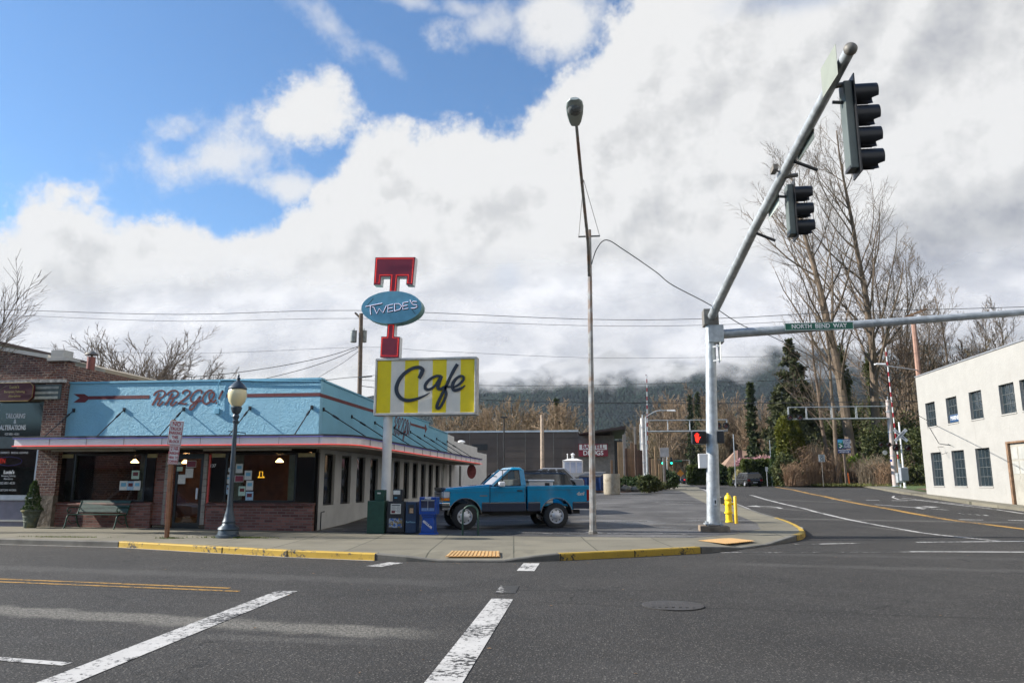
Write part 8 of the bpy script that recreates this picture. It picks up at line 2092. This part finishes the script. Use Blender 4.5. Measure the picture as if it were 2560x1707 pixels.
# ---- hedges
def hedge(label, px0, px1, Y, ytop, depth, m, seed, n):
    a_, b_ = at(px0, 1200, Y), at(px1, 1200, Y); t = thing('hedge', label, 'hedge', ((a_.x + b_.x) / 2, Y, g(Y) + .05)); w = (b_.x - a_.x) / 2; H = at(px0, ytop, Y).z - g(Y)
    def fn(rd):
        f_ = rd.random(); x = rd.uniform(-w, w); hh = H * (1 + .04 * mn.noise(Vector((x * .8, seed, 0))))
        if f_ < .6: return (x, -depth / 2 + rd.gauss(0, .07), rd.uniform(0, hh))
        if f_ < .85: return (x, rd.uniform(-depth / 2, depth / 2), hh + rd.gauss(0, .06))
        return (rd.choice((-w, w)) + rd.gauss(0, .07), rd.uniform(-depth / 2, depth / 2), rd.uniform(0, hh))
    foliage_mb(n, fn, .3, seed, 1.2).build('foliage', m, t, fix=False)
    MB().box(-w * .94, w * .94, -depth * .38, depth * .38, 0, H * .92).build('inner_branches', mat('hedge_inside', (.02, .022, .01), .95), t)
    return t
hedge('tall clipped green hedge behind the black hatchback', 1858, 1937, 96, 1156, 1.6, M['yew'], 3, 9000)
hedge('clipped green hedge on the left of the black hatchback', 1826, 1850, 97, 1175, 1.4, M['yew'], 4, 2500)
hedge('clipped hedge just right of the far road, left of the signal pole', 1722, 1762, 118, 1168, 1.6, M['yew'], 5, 5000)
hedge('rounded hedge continuing right of the signal pole', 1778, 1822, 116, 1178, 1.6, M['yew'], 6, 4500)
blobplant('lime_bush', 'bright yellow green bush next to the far road', 'shrub', 1738, 132, 1.2, 0, zpx(1708, 1173, 130), 2200, .3, M['limegreen'], 120)
blobplant('laurel_bush', 'dark rounded evergreen left of the shingled house', 'shrub', 1800, 112, 1.2, 0, zpx(1806, 1165, 112), 2600, .3, M['shrub'], 121)
blobplant('blossom_tree', 'pale pink blossoming tree in front of the shingled house roof', 'tree', 1915, 104, 2.6, 1.8, zpx(1915, 1146, 104), 5200, .2, M['blossom'], 122, .5)
blobplant('blossom_tree', 'small pink blossoming tree beside the house chimney', 'tree', 1862, 106, 1.3, 1.2, zpx(1862, 1150, 106), 2400, .2, M['blossom'], 123, .5)
blobplant('blossom_shrub', 'cream flowering shrub at the rear of the black hatchback', 'shrub', 1850, 96, .8, 0, zpx(1850, 1178, 96), 1200, .2, leafmat('cream_blossom', (.35, .30, .12), (.5, .45, .25), 2, .1), 124)
# ---- ground cover: rough verge at the foot of the scrub
gc = MB(); rn = random.Random(31)
for k in range(9000):
    if rn.random() < .75: px_, Y = rn.uniform(1945, 2320), rn.uniform(79, 92)
    else: px_, Y = rn.uniform(1780, 1960), rn.uniform(84, 92)
    q = at(px_, 1205, Y)
    if q.x < 21: continue
    s_ = rn.uniform(.08, .35); a_ = rn.uniform(0, 6.28); z = g(Y) + .15; dx, dy = math.cos(a_) * s_ * .18, math.sin(a_) * s_ * .18
    o = len(gc.v); gc.v += [(q.x - dx, Y - dy, z), (q.x + dx, Y + dy, z), (q.x + rn.gauss(0, .1), Y + rn.gauss(0, .1), z + s_)]; gc.f.append((o, o + 1, o + 2))
o = gc.build('verge_weeds', leafmat('weed_leaf', (.05, .07, .015), (.17, .16, .05), .9), fix=False); struct(o, 'stuff')
# moss and grass tufts at the lamp foot and in footway joints
gt = MB()
for (cx_, cy_, sx_, sy_, n) in ((-10.3, 20.75, .9, .18, 900), (-12.1, 20.35, .3, .12, 200), (-15.3, 20.4, 1.2, .1, 200)):
    for k in range(n):
        x, y = cx_ + rn.gauss(0, sx_ * .5), cy_ + rn.gauss(0, sy_ * .5); s_ = rn.uniform(.015, .05); o = len(gt.v); z = g(y) + .152
        gt.v += [(x - .012, y, z), (x + .012, y, z), (x + rn.gauss(0, .02), y + rn.gauss(0, .02), z + s_)]; gt.f.append((o, o + 1, o + 2))
o = gt.build('moss_tufts', leafmat('moss', (.05, .08, .01), (.14, .19, .03), 6), fix=False); struct(o, 'stuff')
# fallen leaves and crumbs on road and footway
lf = MB()
for k in range(420):
    x = rn.uniform(-16, 16); y = rn.uniform(3, 24); zz_ = 0
    kx = [(p[0], p[1]) for p in K if -17 < p[0] < 6]; yk = min(kx, key=lambda p: abs(p[0] - x))[1] if x < 6 else 99
    if y > yk - .1: continue
    z = g(y) + .008
    if rn.random() < .6: y = yk - rn.uniform(.1, .5); z = g(y) + .008
    s_ = rn.uniform(.012, .035); a_ = rn.uniform(0, 6.28); o = len(lf.v)
    lf.v += [(x + s_ * math.cos(a_), y + s_ * math.sin(a_), z), (x - s_ * math.sin(a_) * .6, y + s_ * math.cos(a_) * .6, z + .006), (x - s_ * math.cos(a_), y - s_ * math.sin(a_), z), (x + s_ * math.sin(a_) * .6, y - s_ * math.cos(a_) * .6, z + .004)]; lf.f.append((o, o + 1, o + 2, o + 3))
o = lf.build('leaf_crumbs', mat('dead_leaf', (.22, .12, .05), .8, 0, .4, 1), fix=False); struct(o, 'stuff')
q = gr(57, 1358); lt = MB().hexa([(-.1, -.06, 0), (.09, -.05, 0), (.1, .06, 0), (-.08, .07, 0)], [(-.04, -.02, .07), (.03, -.03, .05), (.05, .03, .06), (-.03, .02, .08)]).build('litter', nprint('crumpled_wrapper', (.6, .6, .58), (.6, .5, .15), (.2, .3, .45), 18)); lt.location = (q.x, q.y, .004); tag(lt, 'crumpled paper wrapper lying in the gutter by the left kerb', 'litter')

# ================================================================== the other side of the street (seen in the windows only)
for i, (x0, x1, col, h) in enumerate(((-110, -14, (.16, .10, .08), 6.5), (-13, 6, (.20, .18, .15), 5.0), (9, 34, (.12, .09, .08), 7.0))):
    t = thing('opposite_shop', ['long brown brick shop across the road behind the viewer', 'low tan shop across the road behind the viewer', 'tall dark brick shop across the road behind the viewer'][i], 'building', (x0, -12, 0))
    MB().box(0, x1 - x0, -8, 0, 0, h).build('wall', mat('opposite_wall_' + 'abc'[i], col, .85, 0, .2, 1), t)
    for k in range(int((x1 - x0) / 4)): MB().box(.6 + k * 4, 3.6 + k * 4, .003, .05, .7, 2.7).build('window', M['black'], t)
    MB().box(-.2, x1 - x0 + .2, .01, 1.8, 3.0, 3.2).build('awning', M['darkred'], t)
# ================================================================== the air: one closed box of thin even haze
hz_m = bpy.data.materials.new('haze_air'); hz_m.use_nodes = True; _nt = hz_m.node_tree; _nt.nodes.clear(); _N = NT(_nt)
_o = _N.n('ShaderNodeOutputMaterial'); _v = _N.n('ShaderNodeVolumePrincipled'); _N.l(_v.outputs[0], _o.inputs['Volume'])
_v.inputs['Color'].default_value = (.72, .84, 1.0, 1); _v.inputs['Density'].default_value = .00006; _v.inputs['Anisotropy'].default_value = .1
struct(MB().box(-3100, 3100, -1600, 2700, -25, 470).build('haze', hz_m), 'stuff')
scene.cycles.volume_bounces = 0
